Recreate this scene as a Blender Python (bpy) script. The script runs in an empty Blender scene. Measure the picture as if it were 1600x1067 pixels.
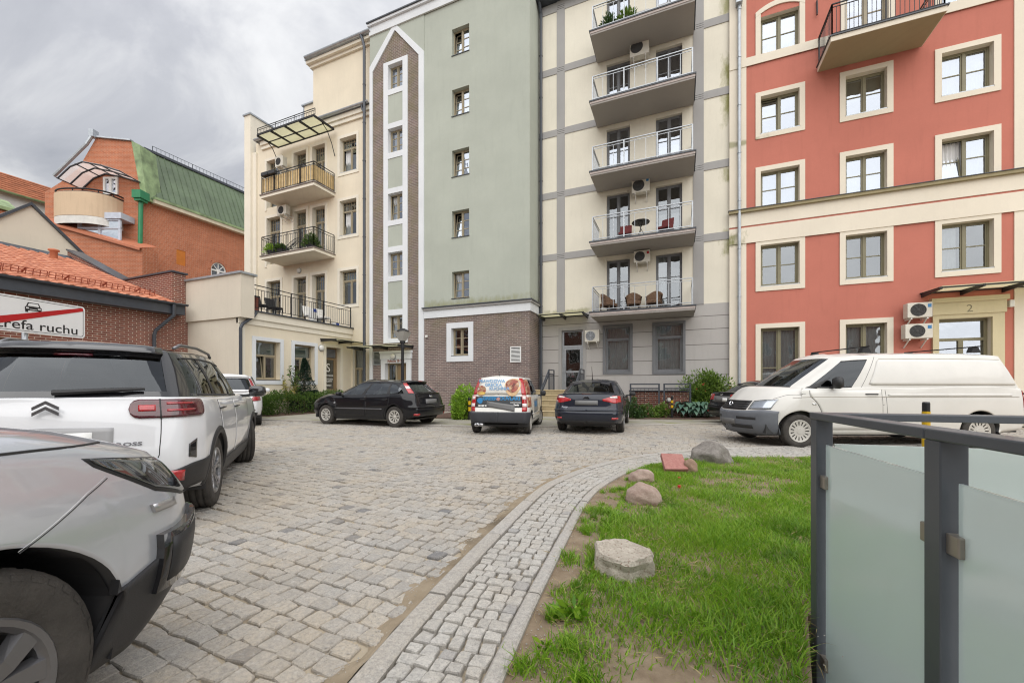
import bpy, bmesh, math, random
import numpy as np
from mathutils import Vector, Matrix
random.seed(7)
S = bpy.context.scene
COL = S.collection
R = math.radians

# ------------------------------------------------------------------ camera, world, sun, exposure
CAM_H = 1.23
YAW = R(22.58)                      # the facades run along +x, the camera looks a little to the left of +y
FPX, CX, CY = 630.0, 800.0, 603.0   # focal length and principal point in photo pixels
cd = bpy.data.cameras.new('camera'); cam = bpy.data.objects.new('camera', cd); COL.objects.link(cam)
cam.location = (0, 0, CAM_H); cam.rotation_euler = (R(90), 0, YAW)
cd.sensor_width = 36.0; cd.lens = 36.0 * FPX / 1600.0
cd.shift_x = 0.0; cd.shift_y = (CY - 532.8) / 1600.0
cd.clip_start = 0.05; cd.clip_end = 900.0
S.camera = cam

SUN_ELEV, SUN_AZ = R(48), R(-150)   # soft sun behind the camera's right shoulder
world = bpy.data.worlds.new('World'); S.world = world; world.use_nodes = True
wn = world.node_tree.nodes; wl = world.node_tree.links; wn.clear()
def wnode(t, **k):
    n = wn.new(t)
    for a, b in k.items(): setattr(n, a, b)
    return n
w_out = wnode('ShaderNodeOutputWorld'); w_bg = wnode('ShaderNodeBackground')
w_sky = wnode('ShaderNodeTexSky', sky_type='NISHITA', sun_disc=False, sun_elevation=SUN_ELEV, sun_rotation=R(150))
w_sky.air_density = 1.4; w_sky.dust_density = 3.0
w_tc = wnode('ShaderNodeTexCoord'); w_sep = wnode('ShaderNodeSeparateXYZ')
wl.new(w_tc.outputs['Generated'], w_sep.inputs[0])
# flat cloud layer: project the view direction onto a plane overhead
w_zc = wnode('ShaderNodeMath', operation='MAXIMUM'); wl.new(w_sep.outputs[2], w_zc.inputs[0]); w_zc.inputs[1].default_value = 0.0
w_za = wnode('ShaderNodeMath', operation='ADD'); wl.new(w_zc.outputs[0], w_za.inputs[0]); w_za.inputs[1].default_value = 0.22
w_dx = wnode('ShaderNodeMath', operation='DIVIDE'); wl.new(w_sep.outputs[0], w_dx.inputs[0]); wl.new(w_za.outputs[0], w_dx.inputs[1])
w_dy = wnode('ShaderNodeMath', operation='DIVIDE'); wl.new(w_sep.outputs[1], w_dy.inputs[0]); wl.new(w_za.outputs[0], w_dy.inputs[1])
w_cm = wnode('ShaderNodeCombineXYZ'); wl.new(w_dx.outputs[0], w_cm.inputs[0]); wl.new(w_dy.outputs[0], w_cm.inputs[1])
w_mp = wnode('ShaderNodeMapping'); wl.new(w_cm.outputs[0], w_mp.inputs[0])
w_mp.inputs['Rotation'].default_value = (0, 0, R(20)); w_mp.inputs['Scale'].default_value = (1.0, 1.5, 1.0); w_mp.inputs['Location'].default_value = (0.35, 1.1, 0.0)
w_n1 = wnode('ShaderNodeTexNoise'); wl.new(w_mp.outputs[0], w_n1.inputs['Vector'])
w_n1.inputs['Scale'].default_value = 1.5; w_n1.inputs['Detail'].default_value = 9.0; w_n1.inputs['Roughness'].default_value = 0.56; w_n1.inputs['Distortion'].default_value = 0.45
w_cr = wnode('ShaderNodeValToRGB'); wl.new(w_n1.outputs['Fac'], w_cr.inputs[0])
cr = w_cr.color_ramp
cr.elements[0].position = 0.30; cr.elements[0].color = (0.43, 0.445, 0.49, 1)
cr.elements[1].position = 0.72; cr.elements[1].color = (1.0, 1.0, 1.0, 1)
e = cr.elements.new(0.47); e.color = (0.58, 0.59, 0.63, 1)
e = cr.elements.new(0.58); e.color = (0.80, 0.805, 0.82, 1)
# overcast sky grows brighter towards the zenith (CIE overcast: 1 + 2 sin elevation)
w_g = wnode('ShaderNodeMath', operation='MULTIPLY_ADD'); wl.new(w_zc.outputs[0], w_g.inputs[0]); w_g.inputs[1].default_value = 0.85; w_g.inputs[2].default_value = 0.62
w_mul = wnode('ShaderNodeVectorMath', operation='SCALE'); wl.new(w_cr.outputs[0], w_mul.inputs[0]); wl.new(w_g.outputs[0], w_mul.inputs['Scale'])
CLOUD = 4.5                          # cloud radiance before the background strength
w_mul2 = wnode('ShaderNodeVectorMath', operation='SCALE'); wl.new(w_mul.outputs[0], w_mul2.inputs[0]); w_mul2.inputs['Scale'].default_value = CLOUD
w_mix = wnode('ShaderNodeMix', data_type='RGBA'); w_mix.inputs[0].default_value = 0.95
wl.new(w_sky.outputs[0], w_mix.inputs[6]); wl.new(w_mul2.outputs[0], w_mix.inputs[7])
wl.new(w_mix.outputs[2], w_bg.inputs['Color']); w_bg.inputs['Strength'].default_value = 0.10
wl.new(w_bg.outputs[0], w_out.inputs['Surface'])

sl = bpy.data.lights.new('sun', 'SUN'); sun = bpy.data.objects.new('sun', sl); COL.objects.link(sun)
sl.energy = 1.5; sl.angle = R(100); sl.color = (1.0, 0.985, 0.955)
sdir = Vector((0.38, -0.62, 0.80)).normalized()
w_sky.sun_elevation = math.asin(sdir.z); w_sky.sun_rotation = math.atan2(sdir.x, sdir.y)
sun.location = (0, 0, 60); sun.rotation_euler = sdir.to_track_quat('Z', 'Y').to_euler()

S.view_settings.view_transform = 'Standard'; S.view_settings.look = 'None'
S.view_settings.gamma = 1.0; S.view_settings.use_curve_mapping = False
S.view_settings.exposure = 1.17
S.render.engine = 'CYCLES'
S.cycles.max_bounces = 6; S.cycles.diffuse_bounces = 3; S.cycles.glossy_bounces = 3; S.cycles.transparent_max_bounces = 12; S.cycles.transmission_bounces = 4
S.cycles.use_denoising = True; S.cycles.filter_width = 1.15
S.cycles.sample_clamp_indirect = 4.0

# ------------------------------------------------------------------ projection helpers (photo measurement -> a point on a real surface)
CF, SF = math.cos(YAW), math.sin(YAW)
def ray(px, py):
    t = (px - CX) / FPX
    return (t * CF - SF, t * SF + CF, -(py - CY) / FPX)      # per metre of camera depth
def U(px, v):  r = ray(px, CY); return v * r[0] / r[1]
def V(px, u):  r = ray(px, CY); return u * r[1] / r[0]
def Zv(px, py, v): r = ray(px, py); return CAM_H + r[2] * v / r[1]
def Zu(px, py, u): r = ray(px, py); return CAM_H + r[2] * u / r[0]
def G(px, py, z=0.0):
    r = ray(px, py); d = (z - CAM_H) / r[2]
    return Vector((r[0] * d, r[1] * d, z))
def cam2w(X, Y, z=0.0): return Vector((X * CF - Y * SF, X * SF + Y * CF, z))

# ------------------------------------------------------------------ materials
MATS = {}
def nmat(name):
    m = bpy.data.materials.new(name); m.use_nodes = True
    nt = m.node_tree; b = nt.nodes['Principled BSDF']; MATS[name] = m
    return m, nt, b
def nd(nt, t, ins=None, **k):
    n = nt.nodes.new(t)
    for a, b in k.items(): setattr(n, a, b)
    for a, b in (ins or {}).items():
        if isinstance(b, bpy.types.NodeSocket): nt.links.new(b, n.inputs[a])
        else: n.inputs[a].default_value = b
    return n
def c4(c): return (c[0], c[1], c[2], 1.0)
def mixc(nt, fac, a, b, blend='MIX'):
    n = nt.nodes.new('ShaderNodeMix'); n.data_type = 'RGBA'; n.blend_type = blend
    for i, v in ((0, fac), (6, a), (7, b)):
        if isinstance(v, bpy.types.NodeSocket): nt.links.new(v, n.inputs[i])
        else: n.inputs[i].default_value = v if i == 0 else c4(v)
    return n.outputs[2]
def ramp(nt, fac, lo, hi, a=0.0, b=1.0):
    n = nd(nt, 'ShaderNodeMapRange', {0: fac, 1: lo, 2: hi, 3: a, 4: b}); n.clamp = True
    return n.outputs[0]
def noise(nt, vec, scale, detail=4.0, rough=0.55, dist=0.0):
    return nd(nt, 'ShaderNodeTexNoise', {'Vector': vec, 'Scale': scale, 'Detail': detail, 'Roughness': rough, 'Distortion': dist}).outputs['Fac']
def bump(nt, b, h, strength=0.3, dist=0.01):
    n = nd(nt, 'ShaderNodeBump', {'Height': h, 'Strength': strength, 'Distance': dist}); nt.links.new(n.outputs[0], b.inputs['Normal'])
def pos(nt): return nt.nodes.new('ShaderNodeNewGeometry').outputs['Position']
def plain(name, col, rough=0.5, metal=0.0, var=0.12, vscale=3.0, bmp=0.0, bscale=60.0, coat=0.0, spec=0.5):
    m, nt, b = nmat(name); p = pos(nt)
    n = noise(nt, p, vscale, 5.0, 0.6)
    dark = tuple(c * (1 - var) for c in col); lite = tuple(min(1.0, c * (1 + var)) for c in col)
    nt.links.new(mixc(nt, ramp(nt, n, 0.3, 0.7), dark, lite), b.inputs['Base Color'])
    b.inputs['Roughness'].default_value = rough; b.inputs['Metallic'].default_value = metal
    b.inputs['Coat Weight'].default_value = coat; b.inputs['Coat Roughness'].default_value = 0.04
    b.inputs['Specular IOR Level'].default_value = spec
    if bmp: bump(nt, b, noise(nt, p, bscale, 3.0), bmp, 0.01)
    return m
def stucco(name, col, stains=(), scol=(0.16, 0.17, 0.04), rain=0.05, var=0.05):
    # rendered wall: fine grain, faint vertical weathering, optional algae stains (box: x, z, half widths, axis)
    m, nt, b = nmat(name); p = pos(nt)
    sep = nd(nt, 'ShaderNodeSeparateXYZ', {0: p}); xy = nd(nt, 'ShaderNodeMath', {0: sep.outputs[0], 1: sep.outputs[1]}, operation='ADD').outputs[0]
    big = noise(nt, p, 0.7, 6.0, 0.6)
    c = mixc(nt, ramp(nt, big, 0.3, 0.72), tuple(k * (1 - var) for k in col), tuple(min(1, k * (1 + var)) for k in col))
    zs = nd(nt, 'ShaderNodeMath', {0: sep.outputs[2], 1: 0.12}, operation='MULTIPLY').outputs[0]
    sv = nd(nt, 'ShaderNodeCombineXYZ', {0: xy, 2: zs}).outputs[0]
    streak = noise(nt, sv, 5.0, 5.0, 0.65)
    c = mixc(nt, ramp(nt, streak, 0.52, 0.78, 0.0, rain * 5), c, tuple(k * 0.72 for k in col))
    for (sx, sz, hx, hz, amt) in stains:
        dx = nd(nt, 'ShaderNodeMath', {0: nd(nt, 'ShaderNodeMath', {0: sep.outputs[0], 1: sx}, operation='SUBTRACT').outputs[0], 1: hx}, operation='DIVIDE').outputs[0]
        dz = nd(nt, 'ShaderNodeMath', {0: nd(nt, 'ShaderNodeMath', {0: sep.outputs[2], 1: sz}, operation='SUBTRACT').outputs[0], 1: hz}, operation='DIVIDE').outputs[0]
        ax = nd(nt, 'ShaderNodeMath', {0: dx}, operation='ABSOLUTE').outputs[0]; az = nd(nt, 'ShaderNodeMath', {0: dz}, operation='ABSOLUTE').outputs[0]
        mx = nd(nt, 'ShaderNodeMath', {0: ax, 1: az}, operation='MAXIMUM').outputs[0]
        nz = noise(nt, nd(nt, 'ShaderNodeCombineXYZ', {0: xy, 2: nd(nt, 'ShaderNodeMath', {0: sep.outputs[2], 1: 0.45}, operation='MULTIPLY').outputs[0]}).outputs[0], 4.0, 6.0, 0.7)
        k = nd(nt, 'ShaderNodeMath', {0: nd(nt, 'ShaderNodeMath', {0: nz, 1: 1.6}, operation='MULTIPLY').outputs[0], 1: mx}, operation='SUBTRACT').outputs[0]
        c = mixc(nt, ramp(nt, k, -0.15, 0.45, 0.0, amt), c, scol)
    c = mixc(nt, ramp(nt, noise(nt, p, 16.0, 4.0, .7), .35, .75, 0, .10), c, tuple(k * .7 for k in col))
    bd = nd(nt, 'ShaderNodeMath', {0: ramp(nt, sep.outputs[2], 1.1, .05), 1: ramp(nt, noise(nt, p, 3.5, 6.0, .7), .3, .7)}, operation='MULTIPLY').outputs[0]
    c = mixc(nt, nd(nt, 'ShaderNodeMath', {0: bd, 1: .5}, operation='MULTIPLY').outputs[0], c, (.22, .19, .15))
    nt.links.new(c, b.inputs['Base Color']); b.inputs['Roughness'].default_value = 0.92; b.inputs['Specular IOR Level'].default_value = 0.2
    bump(nt, b, noise(nt, p, 130.0, 3.0), 0.25, 0.004)
    return m
def brickmat(name, c1, c2, cm, bw=0.25, bh=0.077, ms=0.015, offs=0.5, bstr=0.5, moss=None):
    m, nt, b = nmat(name); p = pos(nt)
    sep = nd(nt, 'ShaderNodeSeparateXYZ', {0: p}); xy = nd(nt, 'ShaderNodeMath', {0: sep.outputs[0], 1: sep.outputs[1]}, operation='ADD').outputs[0]
    v = nd(nt, 'ShaderNodeCombineXYZ', {0: xy, 1: sep.outputs[2]}).outputs[0]
    br = nd(nt, 'ShaderNodeTexBrick', {'Vector': v, 'Color1': c4(c1), 'Color2': c4(c2), 'Mortar': c4(cm), 'Scale': 1.0, 'Mortar Size': ms * 0.5, 'Mortar Smooth': 0.2, 'Bias': -0.1, 'Brick Width': bw, 'Row Height': bh})
    br.offset = offs
    n = noise(nt, p, 1.1, 5.0, 0.6); c = mixc(nt, ramp(nt, n, 0.35, 0.75, 0.0, 0.35), br.outputs['Color'], tuple(k * 0.6 for k in c2))
    if moss:
        mz = ramp(nt, sep.outputs[2], moss[0], moss[1]); mk = nd(nt, 'ShaderNodeMath', {0: mz, 1: ramp(nt, noise(nt, p, 1.5, 5.0), 0.35, 0.65)}, operation='MULTIPLY').outputs[0]
        c = mixc(nt, nd(nt, 'ShaderNodeMath', {0: mk, 1: 0.45}, operation='MULTIPLY').outputs[0], c, (0.16, 0.15, 0.05))
    nt.links.new(c, b.inputs['Base Color']); b.inputs['Roughness'].default_value = 0.85; b.inputs['Specular IOR Level'].default_value = 0.25
    h = nd(nt, 'ShaderNodeMath', {0: nd(nt, 'ShaderNodeMath', {0: br.outputs['Fac'], 1: -1.0}, operation='MULTIPLY').outputs[0], 1: noise(nt, p, 60.0, 3.0)}, operation='ADD').outputs[0]
    bump(nt, b, h, bstr, 0.01)
    return m
def glassmat(name, tint=(0.55, 0.6, 0.6), refl=0.25, col=(0.9, 0.95, 1.0), rough=0.02, opac=0.0, body=(0.02, 0.025, 0.03), trl=0.0):
    # a pane: part see-through, part mirror (Fresnel), optional cloudy body
    m, nt, b = nmat(name); nt.nodes.remove(b); out = nt.nodes['Material Output']
    tr = nd(nt, 'ShaderNodeBsdfTransparent', {'Color': c4(tint)}); gl = nd(nt, 'ShaderNodeBsdfGlossy', {'Color': c4(col), 'Roughness': rough})
    df = nd(nt, 'ShaderNodeBsdfDiffuse', {'Color': c4(body)})
    if trl: df = nd(nt, 'ShaderNodeMixShader', {0: trl, 1: df.outputs[0], 2: nd(nt, 'ShaderNodeBsdfTranslucent', {'Color': c4(body)}).outputs[0]})
    fr = nd(nt, 'ShaderNodeFresnel', {'IOR': 1.5})
    k = nd(nt, 'ShaderNodeMath', {0: fr.outputs[0], 1: 1.0}, operation='MULTIPLY').outputs[0]
    k = nd(nt, 'ShaderNodeMath', {0: k, 1: refl}, operation='ADD', use_clamp=True).outputs[0]
    m1 = nd(nt, 'ShaderNodeMixShader', {0: opac, 1: tr.outputs[0], 2: df.outputs[0]})
    m2 = nd(nt, 'ShaderNodeMixShader', {0: k, 1: m1.outputs[0], 2: gl.outputs[0]})
    wob = nd(nt, 'ShaderNodeBump', {'Height': noise(nt, pos(nt), 1.6, 2.0), 'Strength': 0.12, 'Distance': 0.05}); nt.links.new(wob.outputs[0], gl.inputs['Normal'])
    nt.links.new(m2.outputs[0], out.inputs[0])
    return m
def paintmat(name, col, metal=0.0, rough=0.35, coat=1.0, flake=0.0, dirt=0.0, dirtc=(0.25, 0.21, 0.16)):
    m, nt, b = nmat(name); p = pos(nt)
    geo = nt.nodes.new('ShaderNodeNewGeometry')
    n = noise(nt, p, 2.5, 5.0, 0.6)
    base = mixc(nt, ramp(nt, n, 0.3, 0.7), tuple(k * 0.96 for k in col), tuple(min(1, k * 1.03) for k in col))
    if dirt:
        sep = nd(nt, 'ShaderNodeSeparateXYZ', {0: p})
        g = nd(nt, 'ShaderNodeMath', {0: ramp(nt, sep.outputs[2], 1.0, 0.25), 1: ramp(nt, noise(nt, p, 5.0, 6.0, 0.7), 0.3, 0.75)}, operation='MULTIPLY').outputs[0]
        base = mixc(nt, nd(nt, 'ShaderNodeMath', {0: g, 1: dirt}, operation='MULTIPLY').outputs[0], base, dirtc)
    nt.links.new(mixc(nt, geo.outputs['Backfacing'], base, (0.02, 0.02, 0.022)), b.inputs['Base Color'])
    b.inputs['Metallic'].default_value = metal; b.inputs['Roughness'].default_value = rough
    b.inputs['Coat Weight'].default_value = coat; b.inputs['Coat Roughness'].default_value = 0.03
    if coat: b.inputs['Specular IOR Level'].default_value = 0.08
    if flake: bump(nt, b, noise(nt, p, 900.0, 1.0), flake, 0.001)
    return m

M = {}
M['cream'] = stucco('cream_render', (0.77, 0.69, 0.545), rain=0.05, var=.06)
M['cream_trim'] = stucco('cream_trim_render', (0.79, 0.735, 0.62), rain=0.05)
M['green'] = stucco('green_render', (0.43, 0.455, 0.395), stains=[(-9.5, 4.9, 4.2, 0.55, 0.65)], scol=(0.25, 0.245, 0.10), rain=0.05, var=.06)
M['white_trim'] = stucco('white_trim_render', (0.72, 0.74, 0.76), rain=0.04)
M['grey_band'] = stucco('grey_band_render', (0.37, 0.36, 0.35), rain=0.06)
M['grey_base'] = stucco('grey_base_render', (0.45, 0.43, 0.41), rain=0.07)
M['red'] = stucco('red_render', (0.52, 0.185, 0.138), rain=0.06, var=0.06)
M['red_trim'] = stucco('pale_trim_render', (0.77, 0.70, 0.58), stains=[(1.4, 6.9, 1.0, 0.30, 0.9), (2.2, 10.6, 0.9, 0.15, 0.6)], rain=0.03)
M['yellow_trim'] = stucco('yellow_trim_render', (0.64, 0.565, 0.37), rain=0.07)
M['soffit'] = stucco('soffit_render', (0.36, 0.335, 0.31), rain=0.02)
M['beige'] = stucco('beige_render', (0.66, 0.60, 0.50), rain=0.05)
M['brown_brick'] = brickmat('brown_clinker', (0.25, 0.178, 0.16), (0.165, 0.125, 0.12), (0.44, 0.40, 0.36), 0.25, 0.080, 0.018, moss=(2.6, 4.8))
M['red_brick'] = brickmat('red_clinker', (0.24, 0.075, 0.05), (0.155, 0.05, 0.038), (0.50, 0.42, 0.34), 0.26, 0.080, 0.020)
M['orange_brick'] = brickmat('orange_brick', (0.52, 0.175, 0.085), (0.40, 0.125, 0.06), (0.50, 0.34, 0.25), 0.27, 0.085, 0.018, bstr=0.3)
M['anthracite'] = plain('anthracite_metal', (0.045, 0.052, 0.065), 0.45, 0.0, 0.10, 6.0, coat=0.15)
M['black_metal'] = plain('black_metal', (0.018, 0.018, 0.02), 0.45, 0.2, 0.1)
M['zinc'] = plain('zinc_sheet', (0.42, 0.45, 0.48), 0.4, 0.6, 0.15, 4.0)
M['steel'] = plain('galvanised_steel', (0.40, 0.42, 0.44), 0.38, 0.55, 0.12, 9.0)
M['frame_olive'] = plain('olive_window_paint', (0.21, 0.19, 0.115), 0.5, 0, 0.08)
M['frame_tan'] = plain('tan_window_paint', (0.33, 0.28, 0.19), 0.5, 0, 0.08)
M['frame_grey'] = plain('grey_window_paint', (0.17, 0.175, 0.185), 0.45, 0, 0.08)
M['frame_brown'] = plain('brown_door_paint', (0.25, 0.175, 0.095), 0.5, 0, 0.1)
M['frame_white'] = plain('white_window_paint', (0.78, 0.78, 0.76), 0.4, 0, 0.05)
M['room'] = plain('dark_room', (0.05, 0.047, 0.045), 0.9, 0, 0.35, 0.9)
M['curtain'] = plain('white_curtain', (0.66, 0.66, 0.66), 0.9, 0, 0.10, 3.0)
M['blind'] = plain('pale_green_blind', (0.42, 0.47, 0.40), 0.8, 0, 0.08, 2.0)
M['red_cloth'] = plain('red_cloth', (0.38, 0.06, 0.05), 0.9, 0, 0.2)
M['glass'] = glassmat('window_glass', (0.62, 0.66, 0.66), 0.16)
M['glass_sky'] = glassmat('window_glass_bright', (0.6, 0.65, 0.66), 0.34, (.84, .90, 1.0))
M['glass_bal'] = glassmat('clear_glass', (0.88, 0.93, 0.92), 0.05)
M['poly'] = glassmat('translucent_sheet', (0.85, 0.84, 0.70), -.9, opac=0.7, body=(0.84, 0.82, 0.66), rough=.3, trl=.75)
M['white_plastic'] = plain('white_plastic', (0.74, 0.73, 0.69), 0.45, 0, 0.05, 5.0)
M['dark_plastic'] = plain('dark_plastic', (0.03, 0.03, 0.032), 0.55, 0, 0.15)
M['slate'] = plain('slate_roof', (0.16, 0.165, 0.17), 0.7, 0, 0.25, 3.0)

# ------------------------------------------------------------------ mesh building
WPOS = {}
class MB:
    """collects geometry in one frame and links it as one object"""
    def __init__(self, fn=None):
        self.v = []; self.f = []; self.mi = []; self.fn = fn or (lambda a, d, z: (a, d, z)); self.m = 0
    def add(self, pts, faces):
        o = len(self.v); self.v += [self.fn(*p) for p in pts]
        for f in faces: self.f.append(tuple(i + o for i in f)); self.mi.append(self.m)
        return o
    def box(self, a0, a1, d0, d1, z0, z1):
        p = [(a0, d0, z0), (a1, d0, z0), (a1, d1, z0), (a0, d1, z0), (a0, d0, z1), (a1, d0, z1), (a1, d1, z1), (a0, d1, z1)]
        self.add(p, [(0, 3, 2, 1), (4, 5, 6, 7), (0, 1, 5, 4), (1, 2, 6, 5), (2, 3, 7, 6), (3, 0, 4, 7)]); return self
    def quad(self, *p): self.add(p, [tuple(range(len(p)))]); return self
    def prism(self, poly, d0, d1):
        """polygon [(a,z)] extruded from depth d0 to d1"""
        n = len(poly); p = [(a, d0, z) for a, z in poly] + [(a, d1, z) for a, z in poly]
        self.add(p, [tuple(range(n))[::-1], tuple(range(n, 2 * n))] + [(i, (i + 1) % n, n + (i + 1) % n, n + i) for i in range(n)]); return self
    def slab(self, poly, z0, z1):
        """polygon [(a,d)] extruded in z"""
        n = len(poly); p = [(a, d, z0) for a, d in poly] + [(a, d, z1) for a, d in poly]
        self.add(p, [tuple(range(n))[::-1], tuple(range(n, 2 * n))] + [(i, (i + 1) % n, n + (i + 1) % n, n + i) for i in range(n)]); return self
    def bar(self, p, q, w, h=None, up=(0, 0, 1)):
        h = h or w; p = Vector(p); q = Vector(q); t = (q - p).normalized(); up = Vector(up)
        if abs(t.dot(up)) > 0.99: up = Vector((0, 1, 0))
        s = t.cross(up).normalized(); n = s.cross(t)
        pts = [c + s * i * w / 2 + n * j * h / 2 for c in (p, q) for i, j in ((-1, -1), (1, -1), (1, 1), (-1, 1))]
        self.add([tuple(x) for x in pts], [(0, 1, 2, 3)[::-1], (4, 5, 6, 7)] + [(i, (i + 1) % 4, 4 + (i + 1) % 4, 4 + i) for i in range(4)]); return self
    def tube(self, path, r, n=8, cap=True):
        path = [Vector(p) for p in path]; rr = r if isinstance(r, (list, tuple)) else [r] * len(path)
        pts = []; prev = None
        for i, p in enumerate(path):
            t = (path[min(i + 1, len(path) - 1)] - path[max(i - 1, 0)]).normalized()
            u = prev if prev is not None else (Vector((0, 0, 1)) if abs(t.z) < 0.9 else Vector((1, 0, 0)))
            s = t.cross(u)
            if s.length < 1e-4: s = t.cross(Vector((0, 1, 0.1)))
            s.normalize(); u = s.cross(t).normalized(); prev = u
            pts += [tuple(p + (s * math.cos(2 * math.pi * k / n) + u * math.sin(2 * math.pi * k / n)) * rr[i]) for k in range(n)]
        fs = [(i * n + k, i * n + (k + 1) % n, (i + 1) * n + (k + 1) % n, (i + 1) * n + k) for i in range(len(path) - 1) for k in range(n)]
        if cap: fs += [tuple(range(n))[::-1], tuple(range((len(path) - 1) * n, len(path) * n))]
        self.add(pts, fs); return self
    def lathe(self, prof, c=(0, 0, 0), axis='z', n=16, close=False):
        """profile [(r, h)] spun about an axis through c"""
        pts = []
        for (r, h) in prof:
            for k in range(n):
                a = 2 * math.pi * k / n; x, y = r * math.cos(a), r * math.sin(a)
                pts.append({'z': (c[0] + x, c[1] + y, c[2] + h), 'y': (c[0] + x, c[1] + h, c[2] + y), 'x': (c[0] + h, c[1] + x, c[2] + y)}[axis])
        m = len(prof); fs = [(i * n + k, i * n + (k + 1) % n, (i + 1) * n + (k + 1) % n, (i + 1) * n + k) for i in range(m - 1) for k in range(n)]
        if prof[0][0] > 1e-5 and close: fs.append(tuple(range(n))[::-1])
        if prof[-1][0] > 1e-5 and close: fs.append(tuple(range((m - 1) * n, m * n)))
        self.add(pts, fs); return self
    def build(self, name, mats, parent=None, smooth=False, bevel=0.0, recalc=True):
        if not isinstance(mats, (list, tuple)): mats = [mats]
        a = np.array(self.v, dtype=float).reshape(-1, 3)
        lo, hi = a.min(0), a.max(0); c = Vector(((lo[0] + hi[0]) / 2, (lo[1] + hi[1]) / 2, lo[2]))
        me = bpy.data.meshes.new(name); me.from_pydata((a - np.array(c)).tolist(), [], self.f)
        for m in mats: me.materials.append(m)
        if len(mats) > 1: me.polygons.foreach_set('material_index', self.mi)
        if recalc or bevel:
            bm = bmesh.new(); bm.from_mesh(me)
            bmesh.ops.recalc_face_normals(bm, faces=bm.faces)
            if bevel: bmesh.ops.bevel(bm, geom=[e for e in bm.edges if len(e.link_faces) == 2 and e.calc_face_angle(0) > 0.5], offset=bevel, segments=2, profile=0.5, affect='EDGES', clamp_overlap=True)
            bm.to_mesh(me); bm.free()
        if smooth: me.polygons.foreach_set('use_smooth', [True] * len(me.polygons))
        return link(name, me, parent, c)
def link(name, me, parent, c):
    o = bpy.data.objects.new(name, me); COL.objects.link(o)
    pw = WPOS.get(parent.name, Vector()) if parent else Vector()
    o.parent = parent; o.location = Vector(c) - pw; WPOS[o.name] = Vector(c)
    return o
def tag(o, label, cat, group=None):
    o['label'] = label; o['category'] = cat
    if group: o['group'] = group
    return o
def thing(name, label, cat, loc=(0, 0, 0), group=None, rz=0.0):
    o = bpy.data.objects.new(name, None); COL.objects.link(o); o.location = loc; o.rotation_euler = (0, 0, rz)
    o.empty_display_size = 0.3; WPOS[o.name] = Vector(loc) if not rz else Vector()
    return tag(o, label, cat, group)
def struct(o): o['kind'] = 'structure'; return o
def stuff(o): o['kind'] = 'stuff'; return o
def text_obj(name, txt, size, mat, parent, mapf, depth=0.0, bold=0.0, align='CENTER', sx=1.0, res=3):
    """flat lettering turned into a mesh; mapf(x, y, h) places it"""
    cu = bpy.data.curves.new(name, 'FONT'); cu.body = txt; cu.size = size; cu.align_x = align; cu.align_y = 'CENTER'; cu.offset = bold; cu.resolution_u = res; cu.extrude = max(depth, 0.0005)
    to = bpy.data.objects.new(name, cu); COL.objects.link(to)
    dg = bpy.context.evaluated_depsgraph_get(); me = bpy.data.meshes.new_from_object(to.evaluated_get(dg))
    bpy.data.objects.remove(to); bpy.data.curves.remove(cu)
    mb = MB(); mb.v = [mapf(v.co.x * sx, v.co.y, v.co.z) for v in me.vertices]; mb.f = [tuple(p.vertices) for p in me.polygons]; mb.mi = [0] * len(mb.f)
    bpy.data.meshes.remove(me)
    return mb.build(name, mat, parent, recalc=False)

class Face:
    """a wall plane: a runs along it, d is the distance in front of it, z is up"""
    def __init__(self, axis, c):
        self.axis, self.c = axis, c
        self.fn = (lambda a, d, z: (a, c - d, z)) if axis == 'v' else (lambda a, d, z: (c + d, a, z))
    def mb(self): return MB(self.fn)
    def a(self, px): return U(px, self.c) if self.axis == 'v' else V(px, self.c)
    def z(self, px, py): return Zv(px, py, self.c) if self.axis == 'v' else Zu(px, py, self.c)

def wall(F, name, a0, a1, z0, z1, holes, mat, parent, depth=0.22, d=0.0, reveal=None):
    """wall sheet with real openings and their reveals; holes = (a0, a1, z0, z1)"""
    mb = F.mb()
    xs = sorted({round(x, 4) for x in [a0, a1] + [h[i] for h in holes for i in (0, 1)]}); zs = sorted({round(x, 4) for x in [z0, z1] + [h[i] for h in holes for i in (2, 3)]})
    xs = [x for x in xs if a0 - 1e-3 <= x <= a1 + 1e-3]; zs = [z for z in zs if z0 - 1e-3 <= z <= z1 + 1e-3]
    for j in range(len(zs) - 1):
        run = None
        for i in range(len(xs)):
            solid = False
            if i < len(xs) - 1:
                cx, cz = (xs[i] + xs[i + 1]) / 2, (zs[j] + zs[j + 1]) / 2
                solid = not any(h[0] < cx < h[1] and h[2] < cz < h[3] for h in holes)
            if solid and run is None: run = xs[i]
            if not solid and run is not None:
                mb.quad((run, d, zs[j]), (xs[i], d, zs[j]), (xs[i], d, zs[j + 1]), (run, d, zs[j + 1])); run = None
    if len(holes): mb.m = 1 if reveal else 0
    for (h0, h1, k0, k1) in holes:
        for (p, q) in (((h0, k0), (h1, k0)), ((h1, k0), (h1, k1)), ((h1, k1), (h0, k1)), ((h0, k1), (h0, k0))):
            mb.quad((p[0], d, p[1]), (q[0], d, q[1]), (q[0], -depth, q[1]), (p[0], -depth, p[1]))
    return mb.build(name, [mat, reveal] if reveal else mat, parent, recalc=False)

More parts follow.
